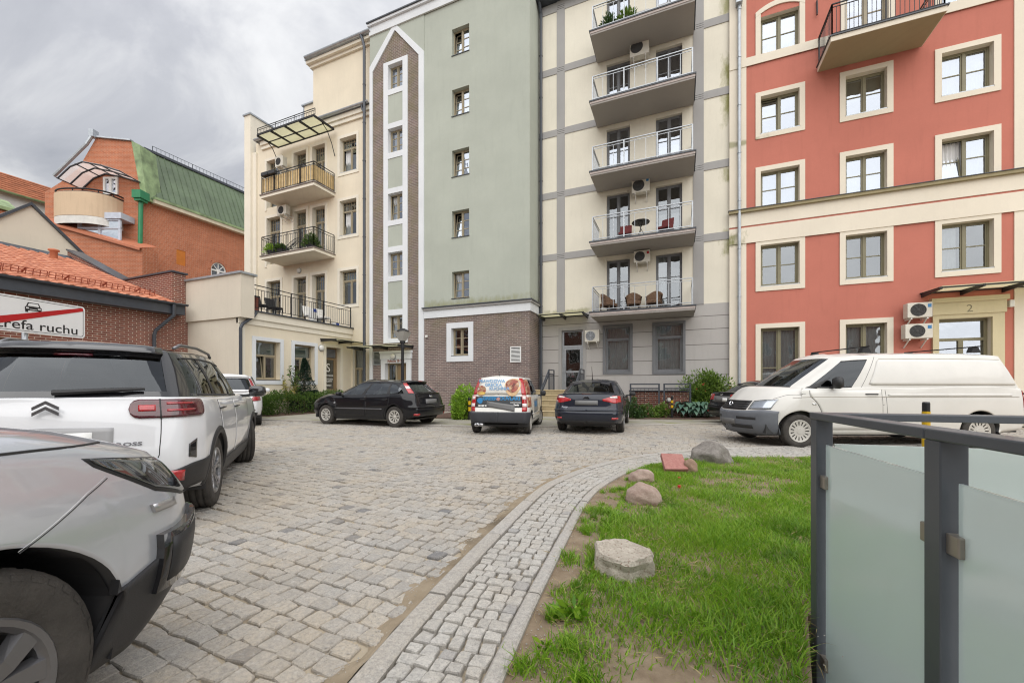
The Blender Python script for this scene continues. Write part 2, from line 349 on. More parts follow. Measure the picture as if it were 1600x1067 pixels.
def ring(mb, a0, a1, z0, z1, w, d0, d1, sides='tblr', wt=None, wb=None):
    wt = wt or w; wb = wb or w
    if 'l' in sides: mb.box(a0, a0 + w, d0, d1, z0, z1)
    if 'r' in sides: mb.box(a1 - w, a1, d0, d1, z0, z1)
    if 't' in sides: mb.box(a0 + w, a1 - w, d0, d1, z1 - wt, z1)
    if 'b' in sides: mb.box(a0 + w, a1 - w, d0, d1, z0, z0 + wb)

WRND = random.Random(3)
def window(F, parent, a0, a1, z0, z1, depth=0.2, style='casement', frame=None, glass=None, cols=2, rows=(0.5,), transom=None, fw=0.055, sill=True, sillmat=None, backing=None, surround=None, sm=None, sw=0.13, bars=True, tilt=0):
    """a window: frame (the part), with panes, glazing bars, sill, surround and curtain as its sub-parts"""
    frame = frame or M['frame_olive']; glass = glass or M['glass']
    mb = F.mb(); d1 = -depth + 0.05; d0 = -depth
    ring(mb, a0, a1, z0, z1, fw, d0, d1)
    ai0, ai1, zi0, zi1 = a0 + fw, a1 - fw, z0 + fw, z1 - fw
    zt = zi1
    if transom:                                      # fixed light above
        zt = z1 - (z1 - z0) * transom; mb.box(ai0, ai1, d0, d1 + 0.012, zt - 0.04, zt + 0.04)
    opened = None; panes = []
    W = (ai1 - ai0) / cols
    for i in range(cols):
        l, r = ai0 + i * W, ai0 + (i + 1) * W
        if i: mb.box(l - 0.035, l + 0.035, d0, d1 + 0.014, zi0, (zt - 0.04 if transom else zi1))
        # sash
        s = 0.036; L = l + (0.035 if i else 0); Rr = r - (0.035 if i < cols - 1 else 0); T = zt - (0.04 if transom else 0)
        op = tilt and i == 0; sb = MB(lambda a, d, z, q=zi0: F.fn(a, d - 0.02 - (z - q) * tilt, z)) if op else mb   # a sash tilted inwards at the top
        ring(sb, L + 0.002, Rr - 0.002, zi0 + 0.002, T - 0.002, s, d0, d1 - 0.012)
        cuts = [zi0 + s] + [zi0 + (T - zi0) * q for q in (rows or ())] + [T - s]
        for q in cuts[1:-1]:
            sb.box(L + s, Rr - s, d0, d1 - 0.018, q - 0.017, q + 0.017)
        for q in range(len(cuts) - 1):
            panes.append((L + s, Rr - s, cuts[q] + (0.017 if q else 0), cuts[q + 1] - (0.017 if q < len(cuts) - 2 else 0), sb if op else None))
        if op: opened = sb
    if transom:
        if bars:
            n = 6
            for k in range(1, n): mb.box(ai0 + (ai1 - ai0) * k / n - 0.009, ai0 + (ai1 - ai0) * k / n + 0.009, d0, d1 - 0.02, zt + 0.04, zi1)
            mb.box(ai0, ai1, d0, d1 - 0.021, (zt + zi1) / 2 + 0.10, (zt + zi1) / 2 + 0.118)
        panes.append((ai0, ai1, zt + 0.04, zi1, None))
    w = mb.build('window', frame, parent)
    if opened: opened.build('open_sash', frame, w)
    for k, (l, r, b, t, ob) in enumerate(panes):
        g = MB(ob.fn) if ob else F.mb()
        g.quad((l, d0 + 0.015, b), (r, d0 + 0.015, b), (r, d0 + 0.015, t), (l, d0 + 0.015, t)); g.build('pane', glass, w, recalc=False)
    if sill:
        F.mb().box(a0 - 0.02, a1 + 0.02, -depth + 0.052, 0.035, z0 - 0.03, z0 - 0.004).build('sill', sillmat or M['anthracite'], w)
    if surround:
        for so in ((surround,) if 't' in surround else surround):
            s = F.mb(); ring(s, a0 - sw, a1 + sw, z0 - sw - (0.03 if sill else 0), z1 + sw, sw - 0.001, 0.0, 0.035, so); s.build('surround', sm, w)
    if backing:
        c = F.mb(); dd = -depth - 0.10
        if backing == 'curtain':
            for (l, r) in ((a0 + 0.02, a0 + (a1 - a0) * 0.46), (a0 + (a1 - a0) * 0.54, a1 - 0.02)): pleat(c, l, r, dd, z0 + 0.03, z1 - 0.03)
        elif backing == 'sheer': pleat(c, a0 + 0.02, a1 - 0.02, dd, z0 + 0.03, z1 - 0.03)
        elif backing == 'half': pleat(c, a0 + 0.02, a1 - 0.02, dd, z0 + 0.03, z0 + (z1 - z0) * 0.55)
        elif backing == 'blind': c.box(a0 + 0.02, a1 - 0.02, dd - 0.005, dd, z0 + (z1 - z0) * 0.45, z1 - 0.03)
        elif backing == 'top': c.box(a0 + 0.02, a1 - 0.02, dd - 0.005, dd, z0 + (z1 - z0) * 0.62, z1 - 0.03)
        elif backing == 'side': pleat(c, a0 + 0.02, a0 + (a1 - a0) * 0.4, dd, z0 + 0.03, z1 - 0.03)
        c.build('blind' if backing in ('blind', 'top') else 'curtain', M['blind'] if backing in ('blind', 'top') else M['curtain'], w)
    return w
def pleat(mb, l, r, d, z0, z1):
    n = max(6, int((r - l) / 0.05)); pts = []
    for i in range(n + 1):
        a = l + (r - l) * i / n; q = d + (0.018 if i % 2 else -0.018)
        pts += [(a, q, z0), (a, q, z1)]
    mb.add(pts, [(2 * i, 2 * i + 2, 2 * i + 3, 2 * i + 1) for i in range(n)])
# ------------------------------------------------------------------ ground
def gmat(name, c1, c2, sc=3.0, rough=.95, sp=250.0, c3=None):
    m, nt, b = nmat(name); p = pos(nt)
    c = mixc(nt, ramp(nt, noise(nt, p, sc, 6, .65), .32, .7), c1, c2)
    g = noise(nt, p, sp, 2, .7); c = mixc(nt, ramp(nt, g, .35, .7, 0, .45), c, tuple(k * 1.5 for k in c1))
    if c3: c = mixc(nt, ramp(nt, noise(nt, p, 1.1, 5, .6), .52, .66), c, c3)
    nt.links.new(c, b.inputs['Base Color']); b.inputs['Roughness'].default_value = rough; b.inputs['Specular IOR Level'].default_value = .2
    bump(nt, b, g, .5, .008); return m
m_sand = gmat('joint_sand', (0.36, 0.305, 0.225), (0.46, 0.395, 0.305), 2.5, c3=(0.24, 0.195, 0.14))
m_dirt = gmat('bare_earth', (0.17, 0.125, 0.085), (0.32, 0.255, 0.18), 7.0, sp=120.0, c3=(0.21, 0.16, 0.11))
m_pave = gmat('grey_paving', (0.27, 0.255, 0.215), (0.34, 0.32, 0.27), 1.5, c3=(0.25, 0.25, 0.13))
m_soil = gmat('planting_soil', (0.085, 0.055, 0.042), (0.14, 0.09, 0.07), 9.0)
def granite(name, c1, c2, warm, sand=.45, dark=(0.17, 0.17, 0.175)):
    m, nt, b = nmat(name); p = pos(nt); oi = nd(nt, 'ShaderNodeObjectInfo'); gi = nt.nodes.new('ShaderNodeNewGeometry')
    rr = nd(nt, 'ShaderNodeMath', {0: nd(nt, 'ShaderNodeMath', {0: oi.outputs['Random'], 1: gi.outputs['Random Per Island']}, operation='ADD').outputs[0]}, operation='FRACT').outputs[0]
    c = mixc(nt, rr, c1, c2)
    c = mixc(nt, nd(nt, 'ShaderNodeMath', {0: rr, 1: .975}, operation='GREATER_THAN').outputs[0], c, dark)
    r2 = nd(nt, 'ShaderNodeMath', {0: nd(nt, 'ShaderNodeMath', {0: rr, 1: 7.31}, operation='MULTIPLY').outputs[0]}, operation='FRACT').outputs[0]
    c = mixc(nt, ramp(nt, r2, .7, 1.0, 0, .55), c, warm)
    sp1 = noise(nt, p, 170, 2, .6); c = mixc(nt, ramp(nt, sp1, .52, .66, 0, .5), c, (0.13, 0.13, 0.135)); sp2 = noise(nt, p, 230, 2, .6); c = mixc(nt, ramp(nt, sp2, .55, .7, 0, .5), c, (0.62, 0.60, 0.57))
    c = mixc(nt, ramp(nt, noise(nt, p, 1.7, 6, .7), .42, .72, 0, sand), c, (0.47, 0.39, 0.285))
    c = mixc(nt, ramp(nt, noise(nt, p, .55, 5, .6), .5, .72, 0, sand), c, (0.49, 0.41, 0.305)); c = mixc(nt, ramp(nt, noise(nt, p, .95, 5, .65), .60, .74, 0, .32), c, (.19, .17, .145))
    c = mixc(nt, ramp(nt, noise(nt, p, 48, 3, .7), .40, .68, 0, .5), c, (.20, .195, .19)); c = mixc(nt, ramp(nt, noise(nt, p, 30, 3, .7), .56, .72, 0, .4), c, (.60, .58, .54))
    nt.links.new(c, b.inputs['Base Color']); b.inputs['Roughness'].default_value = .75; b.inputs['Specular IOR Level'].default_value = .35
    h = nd(nt, 'ShaderNodeMath', {0: noise(nt, p, 55, 4, .65), 1: nd(nt, 'ShaderNodeMath', {0: sp1, 1: .4}, operation='MULTIPLY').outputs[0]}, operation='ADD').outputs[0]
    bump(nt, b, h, .7, .006); return m
m_sett = granite('granite_sett', (0.37, 0.35, 0.32), (0.49, 0.46, 0.415), (0.50, 0.43, 0.33), .6)
m_path = granite('pale_granite_sett', (0.45, 0.43, 0.395), (0.54, 0.52, 0.48), (0.46, 0.42, 0.36), .25, (.36, .35, .34))
m_kerb = granite('kerb_granite', (0.43, 0.405, 0.37), (0.47, 0.445, 0.41), (0.45, 0.41, 0.35), .25)

gme = MB(); gme.box(-150, 150, -120, 180, -1.0, -.64); GROUND = struct(gme.build('ground', m_dirt)) 
# kerb lines measured on the ground
def pl(pix, z=0): return [G(x, y, z).to_2d() for x, y in pix]
outer = pl([(470, 1160), (547, 1067), (634, 966.6), (743, 854), (830, 770.7), (866.5, 749), (924.6, 727), (1000, 711), (1076, 702.5), (1180, 698.5), (1268, 697)])
inner = pl([(745, 1160), (790, 1057), (832, 957.5), (879, 861), (919, 778), (961, 747), (1008, 727), (1045, 720.5), (1140, 713.5), (1270, 713.5)])
outer.append(outer[-1] + (outer[-1] - outer[-2]) * 2.2); inner.append(inner[-1] + (inner[-1] - inner[-2]) * 2.2)
def resample(P, step):
    P = [Vector(p) for p in P]
    for _ in range(2):               # round the corners
        Q = [P[0]]
        for a, b in zip(P[:-1], P[1:]): Q += [a.lerp(b, .25), a.lerp(b, .75)]
        P = Q + [P[-1]]
    out = [P[0]]; acc = 0.0
    for a, b in zip(P[:-1], P[1:]):
        L = (b - a).length; t = 0.0
        while acc + L - t >= step: t += step - acc; acc = 0.0; out.append(a.lerp(b, t / L))
        acc += L - t
    return out
OUT = resample(outer, .10); INN = resample(inner, .10)
def normals(P):
    N = []
    for i in range(len(P)):
        t = (P[min(i + 1, len(P) - 1)] - P[max(i - 1, 0)]).normalized(); N.append(Vector((-t.y, t.x)))
    return N
def offset(P, d): return [p + n * d for p, n in zip(P, normals(P))]
def inside(p, poly):
    c = False; x, y = p
    for (x0, y0), (x1, y1) in zip(poly, poly[1:] + poly[:1]):
        if (y0 > y) != (y1 > y) and x < (x1 - x0) * (y - y0) / (y1 - y0 + 1e-12) + x0: c = not c
    return c
far = pl([(380, 655), (480, 658), (720, 667), (834, 667), (980, 665), (1128, 662), (1300, 660)])
far = [Vector((-19.7, 9.3))] + far + [Vector((14.0, 17.0))]
OUTL = [tuple(p) for p in OUT]; INNL = [tuple(p) for p in INN]
yard_poly = [(-19.7, -6)] + [(OUTL[0][0], -6)] + OUTL + [tuple(OUT[-1] + Vector((3, -1.2)))] + [tuple(p) for p in reversed(far)]
# sand bed of the yard
mb = MB(); mb.slab([(-60, -60), (-.45, -60), (-.45, .2), (.15, .46), (.63, 2.65), (6.6, 3.36), (6.6, -60), (40, -60), (40, 60), (-60, 60)], -.63, -.016); YARD = struct(mb.build('courtyard', m_sand))
def sett(c, e1, e2, w, l, h, rnd, jit=.012, rough=.007):
    """one hewn stone: eight-sided outline, bevelled, slightly domed top"""
    hw, hl = w / 2, l / 2; cor = []
    for sx, sy in ((-1, -1), (1, -1), (1, 1), (-1, 1)): cor.append((sx * hw + rnd.uniform(-jit, jit), sy * hl + rnd.uniform(-jit, jit)))
    ring8 = []
    for k in range(4):
        a, b = cor[k], cor[(k + 1) % 4]; q = .09
        ring8 += [(a[0] + (b[0] - a[0]) * q + rnd.uniform(-1, 1) * rough, a[1] + (b[1] - a[1]) * q + rnd.uniform(-1, 1) * rough), (b[0] + (a[0] - b[0]) * q + rnd.uniform(-1, 1) * rough, b[1] + (a[1] - b[1]) * q + rnd.uniform(-1, 1) * rough)]
    t1, t2 = rnd.uniform(-.03, .03), rnd.uniform(-.03, .03); pts = []
    for (s, z) in ((1.0, -.035), (1.0, h - .007), (.93, h)):
        for (x, y) in ring8:
            x2, y2 = x * s, y * s; pts.append((c[0] + e1[0] * x2 + e2[0] * y2, c[1] + e1[1] * x2 + e2[1] * y2, z + (x2 * t1 + y2 * t2 if z > 0 - .02 else 0)))
    pts.append((c[0], c[1], h + rnd.uniform(-.001, .003)))
    f = [(r * 8 + k, r * 8 + (k + 1) % 8, (r + 1) * 8 + (k + 1) % 8, (r + 1) * 8 + k) for r in range(2) for k in range(8)] + [(16 + k, 16 + (k + 1) % 8, 24) for k in range(8)]
    return pts, f
def lay(stones, name, mat, parent, view):
    """the 300 stones that show largest become parts, the others one mass"""
    stones.sort(key=lambda s: (0 if view(s[0]) else 1000) + math.hypot(s[0][0], s[0][1]))
    for c, (p, f) in stones[:300]:
        m = MB(); m.add(p, f); m.build(name, mat, parent, recalc=False)
    m = MB()
    for c, (p, f) in stones[300:]: m.add(p, f)
    return stuff(m.build(name + 's', mat, parent, recalc=False))
def inview(c):
    X = c[0] * CF + c[1] * SF; Y = -c[0] * SF + c[1] * CF
    if Y < .3: return False
    px, py = CX + FPX * X / Y, CY + FPX * CAM_H / Y
    return 150 < px < 1650 and py < 1090 and not (px < 320 and py > 700)
rnd = random.Random(11)
kt = (OUT[30] - OUT[8]).normalized(); e2 = Vector((kt.x, kt.y)); e1 = Vector((e2.y, -e2.x)); rot = R(-9); e1 = Vector((e1.x * math.cos(rot) - e1.y * math.sin(rot), e1.x * math.sin(rot) + e1.y * math.cos(rot)))
e2 = Vector((-e1.y, e1.x))
org = OUT[8]; stones = []; pitch = .119
Koff = offset(OUT, 0.05 if (offset(OUT, .2)[10].x < OUT[10].x) else -.05)
yp = [(-19.7, -6), (Koff[0].x, -6)] + [tuple(p) for p in Koff] + [tuple(OUT[-1] + Vector((3, -1.0)))] + [tuple(p) for p in reversed(far)]
bx0, bx1, by0, by1 = -19.7, 13.0, -.6, 16.5
j = -140
while j < 140:
    i = -140; ph = rnd.uniform(0, 1) * pitch; a = -20.0
    wob = rnd.uniform(-.006, .006)
    while a < 20.0:
        l = pitch * rnd.uniform(.80, 1.22); ac = a + l / 2; a += l
        r = (j * pitch * .96 + .03 * math.sin(ac * .9 + j * .05) + wob)
        c = org + e1 * ac + e2 * r
        if not (bx0 < c.x < bx1 and by0 < c.y < by1): continue
        Yc = -c.x * SF + c.y * CF
        if Yc < .3: continue
        px = CX + FPX * (c.x * CF + c.y * SF) / Yc
        if px < -60 or px > 1680: continue
        if not inside((c.x, c.y), yp): continue
        stones.append(((c.x, c.y), sett((c.x, c.y), e1, e2, l - .009, pitch * .96 - .009, rnd.uniform(-.004, .007), rnd, .008, .0075)))
    j += 1
lay(stones, 'cobblestone', m_sett, YARD, inview)
# kerbs and the footpath between them
kside = 1 if offset(OUT, .1)[10].x > OUT[10].x else -1
def kerb(P, w, side, z, step, name, parent):
    Nn = normals(P); n = max(4, int(step / .10)); i = 0
    while i < len(P) - 1:
        j = min(len(P) - 1, i + n); jj = list(range(i, j + 1)); A = [P[k].copy() for k in jj]; Bp = [P[k] + Nn[k] * side * w for k in jj]
        g = .006; t0 = (A[1] - A[0]).normalized() if len(A) > 1 else Vector((1, 0)); t1 = (A[-1] - A[-2]).normalized() if len(A) > 1 else t0
        A[0] += t0 * g; Bp[0] += t0 * g; A[-1] -= t1 * g; Bp[-1] -= t1 * g
        tilt = rnd.uniform(-.004, .004); mb = MB(); pts = []
        for a, b in zip(A, Bp):
            d = (b - a).normalized() * .012; pts += [(a.x, a.y, -.05), (a.x, a.y, z - .010 + tilt), (a.x + d.x, a.y + d.y, z + tilt), (b.x - d.x, b.y - d.y, z + tilt), (b.x, b.y, z - .010 + tilt), (b.x, b.y, -.05)]
        f = []
        for k in range(len(A) - 1):
            for q in range(5): f.append((k * 6 + q, k * 6 + q + 1, k * 6 + 6 + q + 1, k * 6 + 6 + q))
        f += [tuple(range(6)), tuple(range((len(A) - 1) * 6, len(A) * 6))[::-1]]
        mb.add(pts, f); mb.build(name, m_kerb, parent, recalc=False); i = j
mb = MB(); pp = [tuple(p) for p in OUT] + [tuple(p) for p in reversed(INN)]; mb.add([(x, y, -.018) for x, y in pp], [tuple(range(len(pp)))]); PATH = struct(mb.build('footpath', m_sand, recalc=False))
kerb(OUT, .115, kside, .028, 1.0, 'kerb_stone', PATH); kerb(INN, .08, -kside, .022, 1.0, 'edging_stone', PATH)
def closest(a, p, q): e = q - p; return p + e * max(0, min(1, (a - p).dot(e) / max(e.dot(e), 1e-9)))
stones = []; A = offset(OUT, kside * .125); Bq = offset(INN, -kside * .09)
s = 0.0; Aarc = [0.0]
for p, q in zip(A[:-1], A[1:]): Aarc.append(Aarc[-1] + (q - p).length)
while s < Aarc[-1] - .2:
    rw = rnd.uniform(.076, .096); sc = s + rw / 2; s += rw
    k = min(max(i for i in range(len(Aarc)) if Aarc[i] <= sc), len(A) - 2); a = A[k].lerp(A[k + 1], (sc - Aarc[k]) / max(Aarc[k + 1] - Aarc[k], 1e-6))
    b = min((closest(a, p, q) for p, q in zip(Bq[:-1], Bq[1:])), key=lambda q: (q - a).length); d = b - a; L = d.length
    if L < .15 or L > 2.0: continue
    d.normalize(); n = max(2, round(L / .086)); off = 0.0; ws = [rnd.uniform(.8, 1.2) for _ in range(n)]; tot = sum(ws); t = Vector((-d.y, d.x))
    for w in ws:
        ww_ = L * w / tot; c = a + d * (off + ww_ / 2); off += ww_
        stones.append(((c.x, c.y), sett((c.x, c.y), d, t, ww_ - .009, rw - .009, .012 + rnd.uniform(-.003, .006), rnd, .007, .006)))
lay(stones, 'paving_sett', m_path, PATH, inview)
# far kerb and the pavement before the houses
FARP = resample(far[:-1], .10)
mb = MB(); pp = [tuple(p) for p in FARP] + [(14, 17.6), (14, 17.9), (-20, 17.9)]; mb.add([(x, y, .028) for x, y in pp], [tuple(range(len(pp)))]); PAV = struct(mb.build('pavement', m_pave, recalc=False))
kerb(FARP, .12, 1, .045, 1.0, 'kerb_stone', PAV)
# planting beds
def bed(poly, z0=.03, z1=.055):
    mb = MB(); mb.slab(poly, z0, z1); return struct(mb.build('planting_bed', m_soil))
lawn = [tuple(p) for p in offset(INN, kside * .0)] + [(9.5, 7.0), (9.5, 3.72), (.63, 2.66), (.16, .5), (INN[0].x, .5)]
mb = MB(); mb.add([(x, y, -.004) for x, y in lawn], [tuple(range(len(lawn)))]); LAWN = struct(mb.build('lawn_soil', m_dirt, recalc=False))

# dirt washed up against the kerb, half covering the last stones; grit on the bare strip
m_drift = gmat('kerb_dirt', (0.24, 0.19, 0.13), (0.36, 0.30, 0.22), 5.0, c3=(0.15, 0.12, 0.085))
def drift(P, side, w, z0, seed, name):
    rg = random.Random(seed); Nn = normals(P); m = 9; pts = []; ph = [rg.uniform(0, 6) for _ in range(4)]
    for i, (p, n_) in enumerate(zip(P, Nn)):
        ww = w * (.75 + .3 * math.sin(i * .31 + ph[0]) + .2 * math.sin(i * .83 + ph[1]))
        for k in range(m):
            f = k / (m - 1); q = p + n_ * side * ww * f; pts.append((q.x, q.y, z0 + .010 * (1 - f) ** 1.2 - .016 * f + .0045 * math.sin(i * .9 + k * 1.7 + ph[2]) + rg.uniform(-.003, .003)))
    mb = MB(); mb.add(pts, [(i * m + k, i * m + k + 1, (i + 1) * m + k + 1, (i + 1) * m + k) for i in range(len(P) - 1) for k in range(m - 1)]); return stuff(mb.build(name, m_drift, YARD, smooth=True, recalc=False))
drift(resample(outer, .05), -kside, .20, .006, 3, 'kerb_dirt')
mb = MB()
for _ in range(5200):
    k = rnd.randrange(0, len(INN) - 30); sdv = rnd.random(); n_ = normals(INN)[k] if False else (INN[k + 1] - INN[k]).normalized(); n_ = Vector((-n_.y, n_.x)) * kside
    p = INN[k].lerp(INN[k + 1], rnd.random()) + n_ * rnd.uniform(.01, .45 if sdv < .4 else 1.6) if sdv < .7 else OUT[min(k, len(OUT) - 2)].lerp(OUT[min(k + 1, len(OUT) - 1)], rnd.random()) - n_ * rnd.uniform(.005, .25); r = rnd.uniform(.0018, .0055); z = .0 if sdv < .7 else .008
    mb.add([(p.x + r * rnd.uniform(.6, 1.2), p.y, z), (p.x, p.y + r, z), (p.x - r, p.y, z), (p.x, p.y - r * rnd.uniform(.6, 1.2), z), (p.x, p.y, z + r * .8)], [(0, 1, 4), (1, 2, 4), (2, 3, 4), (3, 0, 4)])
stuff(mb.build('grit', m_kerb, LAWN, recalc=False))
# ------------------------------------------------------------------ buildings
V_GREEN, V_GREY, V_RED, V_CREAM = 16.65, 17.90, 17.80, 16.90
U_WING = -16.5

def shell(name, parent, a0, a1, v0, v1, z0, z1, mat, front=False):
    """side, back and top of a block behind its detailed front"""
    v0 += 1.6; a0 += .03; a1 -= .03
    mb = MB(); mb.quad((a0, v0, z0), (a0, v1, z0), (a0, v1, z1), (a0, v0, z1)); mb.quad((a1, v0, z0), (a1, v1, z0), (a1, v1, z1), (a1, v0, z1))
    mb.quad((a0, v1, z0), (a1, v1, z0), (a1, v1, z1), (a0, v1, z1)); mb.quad((a0, v0, z1), (a1, v0, z1), (a1, v1, z1), (a0, v1, z1))
    return mb.build(name, mat, parent, recalc=False)
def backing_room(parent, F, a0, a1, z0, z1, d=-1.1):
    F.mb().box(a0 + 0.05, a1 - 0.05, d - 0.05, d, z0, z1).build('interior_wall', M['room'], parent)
def railing(mbf, parent, name, pts, h, mat, post=0.03, bars=0.012, gap=0.11, rails=(0.08,), posts_every=None, top=0.04):
    """metal balustrade along a path of (x, y, z) base points; rails = heights of extra horizontal rails below the handrail"""
    mb = MB()
    for i in range(len(pts) - 1):
        p, q = Vector(pts[i]), Vector(pts[i + 1]); L = (q - p).length; up = Vector((0, 0, 1))
        mb.bar(p + up * h, q + up * h, top, 0.03)
        for r in rails: mb.bar(p + up * r, q + up * r, 0.022, 0.022)
        n = max(1, round(L / (posts_every or L)))
        for k in range(n + 1):
            c = p.lerp(q, k / n); mb.bar(c, c + up * h, post, post)
        nb = int(L / gap)
        lo, hi = (min(rails), max(rails) if len(rails) > 1 else h)
        for k in range(1, nb):
            c = p.lerp(q, k / nb); mb.bar(c + up * lo, c + up * hi, bars, bars)
    return mb.build(name, mat, parent, recalc=False)
def downpipe(parent, pts, r, mat, clips=True, name='downpipe'):
    mb = MB(); mb.tube(pts, r, 10)
    o = mb.build(name, mat, parent, smooth=False, recalc=False)
    if clips:
        p, q = Vector(pts[-2]), Vector(pts[-1]); n = int((q - p).length / 1.9)
        for k in range(1, n + 1):
            c = p.lerp(q, k / (n + 0.5)); MB().lathe([(r + 0.004, -0.02), (r + 0.014, -0.02), (r + 0.014, 0.02), (r + 0.004, 0.02)], tuple(c), 'z', 10).build('clip', mat, o, recalc=False)
    return o
def gutter(parent, p, q, r, mat):
    """half-round gutter from p to q along one axis"""
    p, q = Vector(p), Vector(q); t = (q - p).normalized(); s = Vector((-t.y, t.x, 0)); up = Vector((0, 0, 1)); n = 9; pts = []
    for c in (p, q):
        for rr in (r, r - 0.012):
            for k in range(n):
                a = math.pi + math.pi * k / (n - 1); pts.append(tuple(c + s * math.cos(a) * rr + up * math.sin(a) * rr))
    mb = MB(); f = []
    for k in range(n - 1): f += [(k, k + 1, 2 * n + k + 1, 2 * n + k), (n + k, n + k + 1, 3 * n + k + 1, 3 * n + k)]
    f += [(0, n, 3 * n, 2 * n), (n - 1, 2 * n - 1, 4 * n - 1, 3 * n - 1)] + [(k, k + 1, n + k + 1, n + k) for k in range(n - 1)] + [(2 * n + k, 2 * n + k + 1, 3 * n + k + 1, 3 * n + k) for k in range(n - 1)]
    mb.add(pts, f); return mb.build('gutter', mat, parent, recalc=False)
def round_lamp(loc, normal, label, r=0.14):
    """bulkhead lamp: dark ring and white globe"""
    ax = 'y' if abs(normal[1]) > 0.5 else 'x'; s = normal[1] if ax == 'y' else normal[0]
    t = thing('wall_lamp', label, 'wall lamp', loc)
    MB().lathe([(r * 1.02, 0), (r * 1.02, 0.05 * s), (r * 0.9, 0.06 * s)], loc, ax, 18, close=True).build('base', M['steel'], t)
    MB().lathe([(r * 0.92, 0.05 * s), (r * 0.88, 0.09 * s), (r * 0.6, 0.125 * s), (r * 0.25, 0.14 * s), (0.0, 0.143 * s)], loc, ax, 18).build('globe', M['white_plastic'], t, smooth=True)
def canopy(F, parent, a0, a1, z, depth, n=3, slope=0.06, sheet=None, thick=0.07):
    """glazed door canopy on steel brackets"""
    o = F.mb()
    for k in range(n):
        a = a0 + 0.06 + (a1 - a0 - 0.12) * k / (n - 1)
        o.prism([(0, 0)] * 3, 0, 0) if False else None
        p = [(a - 0.03, 0.0, z - 0.16), (a + 0.03, 0.0, z - 0.16), (a + 0.03, 0.0, z), (a - 0.03, 0.0, z), (a - 0.03, depth, z - slope - thick), (a + 0.03, depth, z - slope - thick), (a + 0.03, depth, z - slope), (a - 0.03, depth, z - slope)]
        o.add(p, [(0, 1, 2, 3), (4, 7, 6, 5), (0, 4, 5, 1), (1, 5, 6, 2), (2, 6, 7, 3), (3, 7, 4, 0)])
    for d in (0.03, depth * 0.97):
        zz = z - slope * d / depth; o.box(a0, a1, d - 0.025, d + 0.025, zz - 0.045, zz - 0.004)
    c = o.build('canopy', M['black_metal'], parent)
    for k in range(n - 1):
        b0 = a0 + 0.06 + (a1 - a0 - 0.12) * k / (n - 1) + 0.01; b1 = a0 + 0.06 + (a1 - a0 - 0.12) * (k + 1) / (n - 1) - 0.01
        g = F.mb(); g.add([(b0, 0.02, z + 0.004), (b1, 0.02, z + 0.004), (b1, depth + 0.03, z - slope + 0.004), (b0, depth + 0.03, z - slope + 0.004), (b0, 0.02, z + 0.016), (b1, 0.02, z + 0.016), (b1, depth + 0.03, z - slope + 0.016), (b0, depth + 0.03, z - slope + 0.016)], [(0, 3, 2, 1), (4, 5, 6, 7), (0, 1, 5, 4), (1, 2, 6, 5), (2, 3, 7, 6), (3, 0, 4, 7)])
        g.build('canopy_sheet', sheet or M['poly'], c)
    return c
def louvre(F, parent, a0, a1, z0, z1, mat, n=9, name='vent_grille'):
    mb = F.mb(); ring(mb, a0, a1, z0, z1, 0.045, 0.003, 0.045)
    o = mb.build(name, mat, parent)
    F.mb().quad((a0 + .04, 0.006, z0 + .04), (a1 - .04, 0.006, z0 + .04), (a1 - .04, 0.006, z1 - .04), (a0 + .04, 0.006, z1 - .04)).build('backing', M['dark_plastic'], o, recalc=False)
    for k in range(n):
        z = z0 + 0.06 + (z1 - z0 - 0.12) * (k + 0.5) / n; h = (z1 - z0 - 0.12) / n
        F.mb().add([(a0 + .04, 0.04, z - h * .45), (a1 - .04, 0.04, z - h * .45), (a1 - .04, 0.01, z + h * .1), (a0 + .04, 0.01, z + h * .1)], [(0, 1, 2, 3)])
        s = F.mb(); s.add([(a0 + .04, 0.042, z - h * .42), (a1 - .04, 0.042, z - h * .42), (a1 - .04, 0.012, z + h * .12), (a0 + .04, 0.012, z + h * .12), (a0 + .04, 0.036, z - h * .45), (a1 - .04, 0.036, z - h * .45)], [(0, 1, 2, 3), (0, 4, 5, 1)]); s.build('slat', mat, o, recalc=False)
    return o

# ===== sage green building
F = Face('v', V_GREEN)
ga0, ga1 = U(578.5, V_GREEN), -6.08
gz_ledge = F.z(662.5, 481); gz_w0 = F.z(662.5, 497.5); gz_top = Zv(574, 36, V_GREEN - 0.2)
gz_c0 = F.z(577, 59.5); gz_c1 = F.z(576.5, 47)
GRN = thing('apartment_building', 'sage green apartment building with brown clinker base and a pointed white-edged stair bay', 'building', ((ga0 + ga1) / 2, V_GREEN, 0))
a_b0, a_b1, a_b2 = F.a(583), F.a(655), F.a(663)
main_holes = []
for k in range(5):
    yt = 46.4 + 94.55 * k
    main_holes.append((F.a(706.2), F.a(733), F.z(706.2, yt + 41.2), F.z(706.2, yt)))
gf = (F.a(705.5), F.a(732), F.z(705.5, 555), F.z(705.5, 512.5))
wall(F, 'wall', a_b2, ga1, gz_ledge, gz_top, main_holes, M['green'], GRN, 0.26)
vent_h = (F.a(799), F.a(813), F.z(799, 564), F.z(799, 543))
wall(F, 'brick_base', a_b2, ga1, 0, gz_w0, [gf], M['brown_brick'], GRN, 0.26, reveal=M['white_trim'])
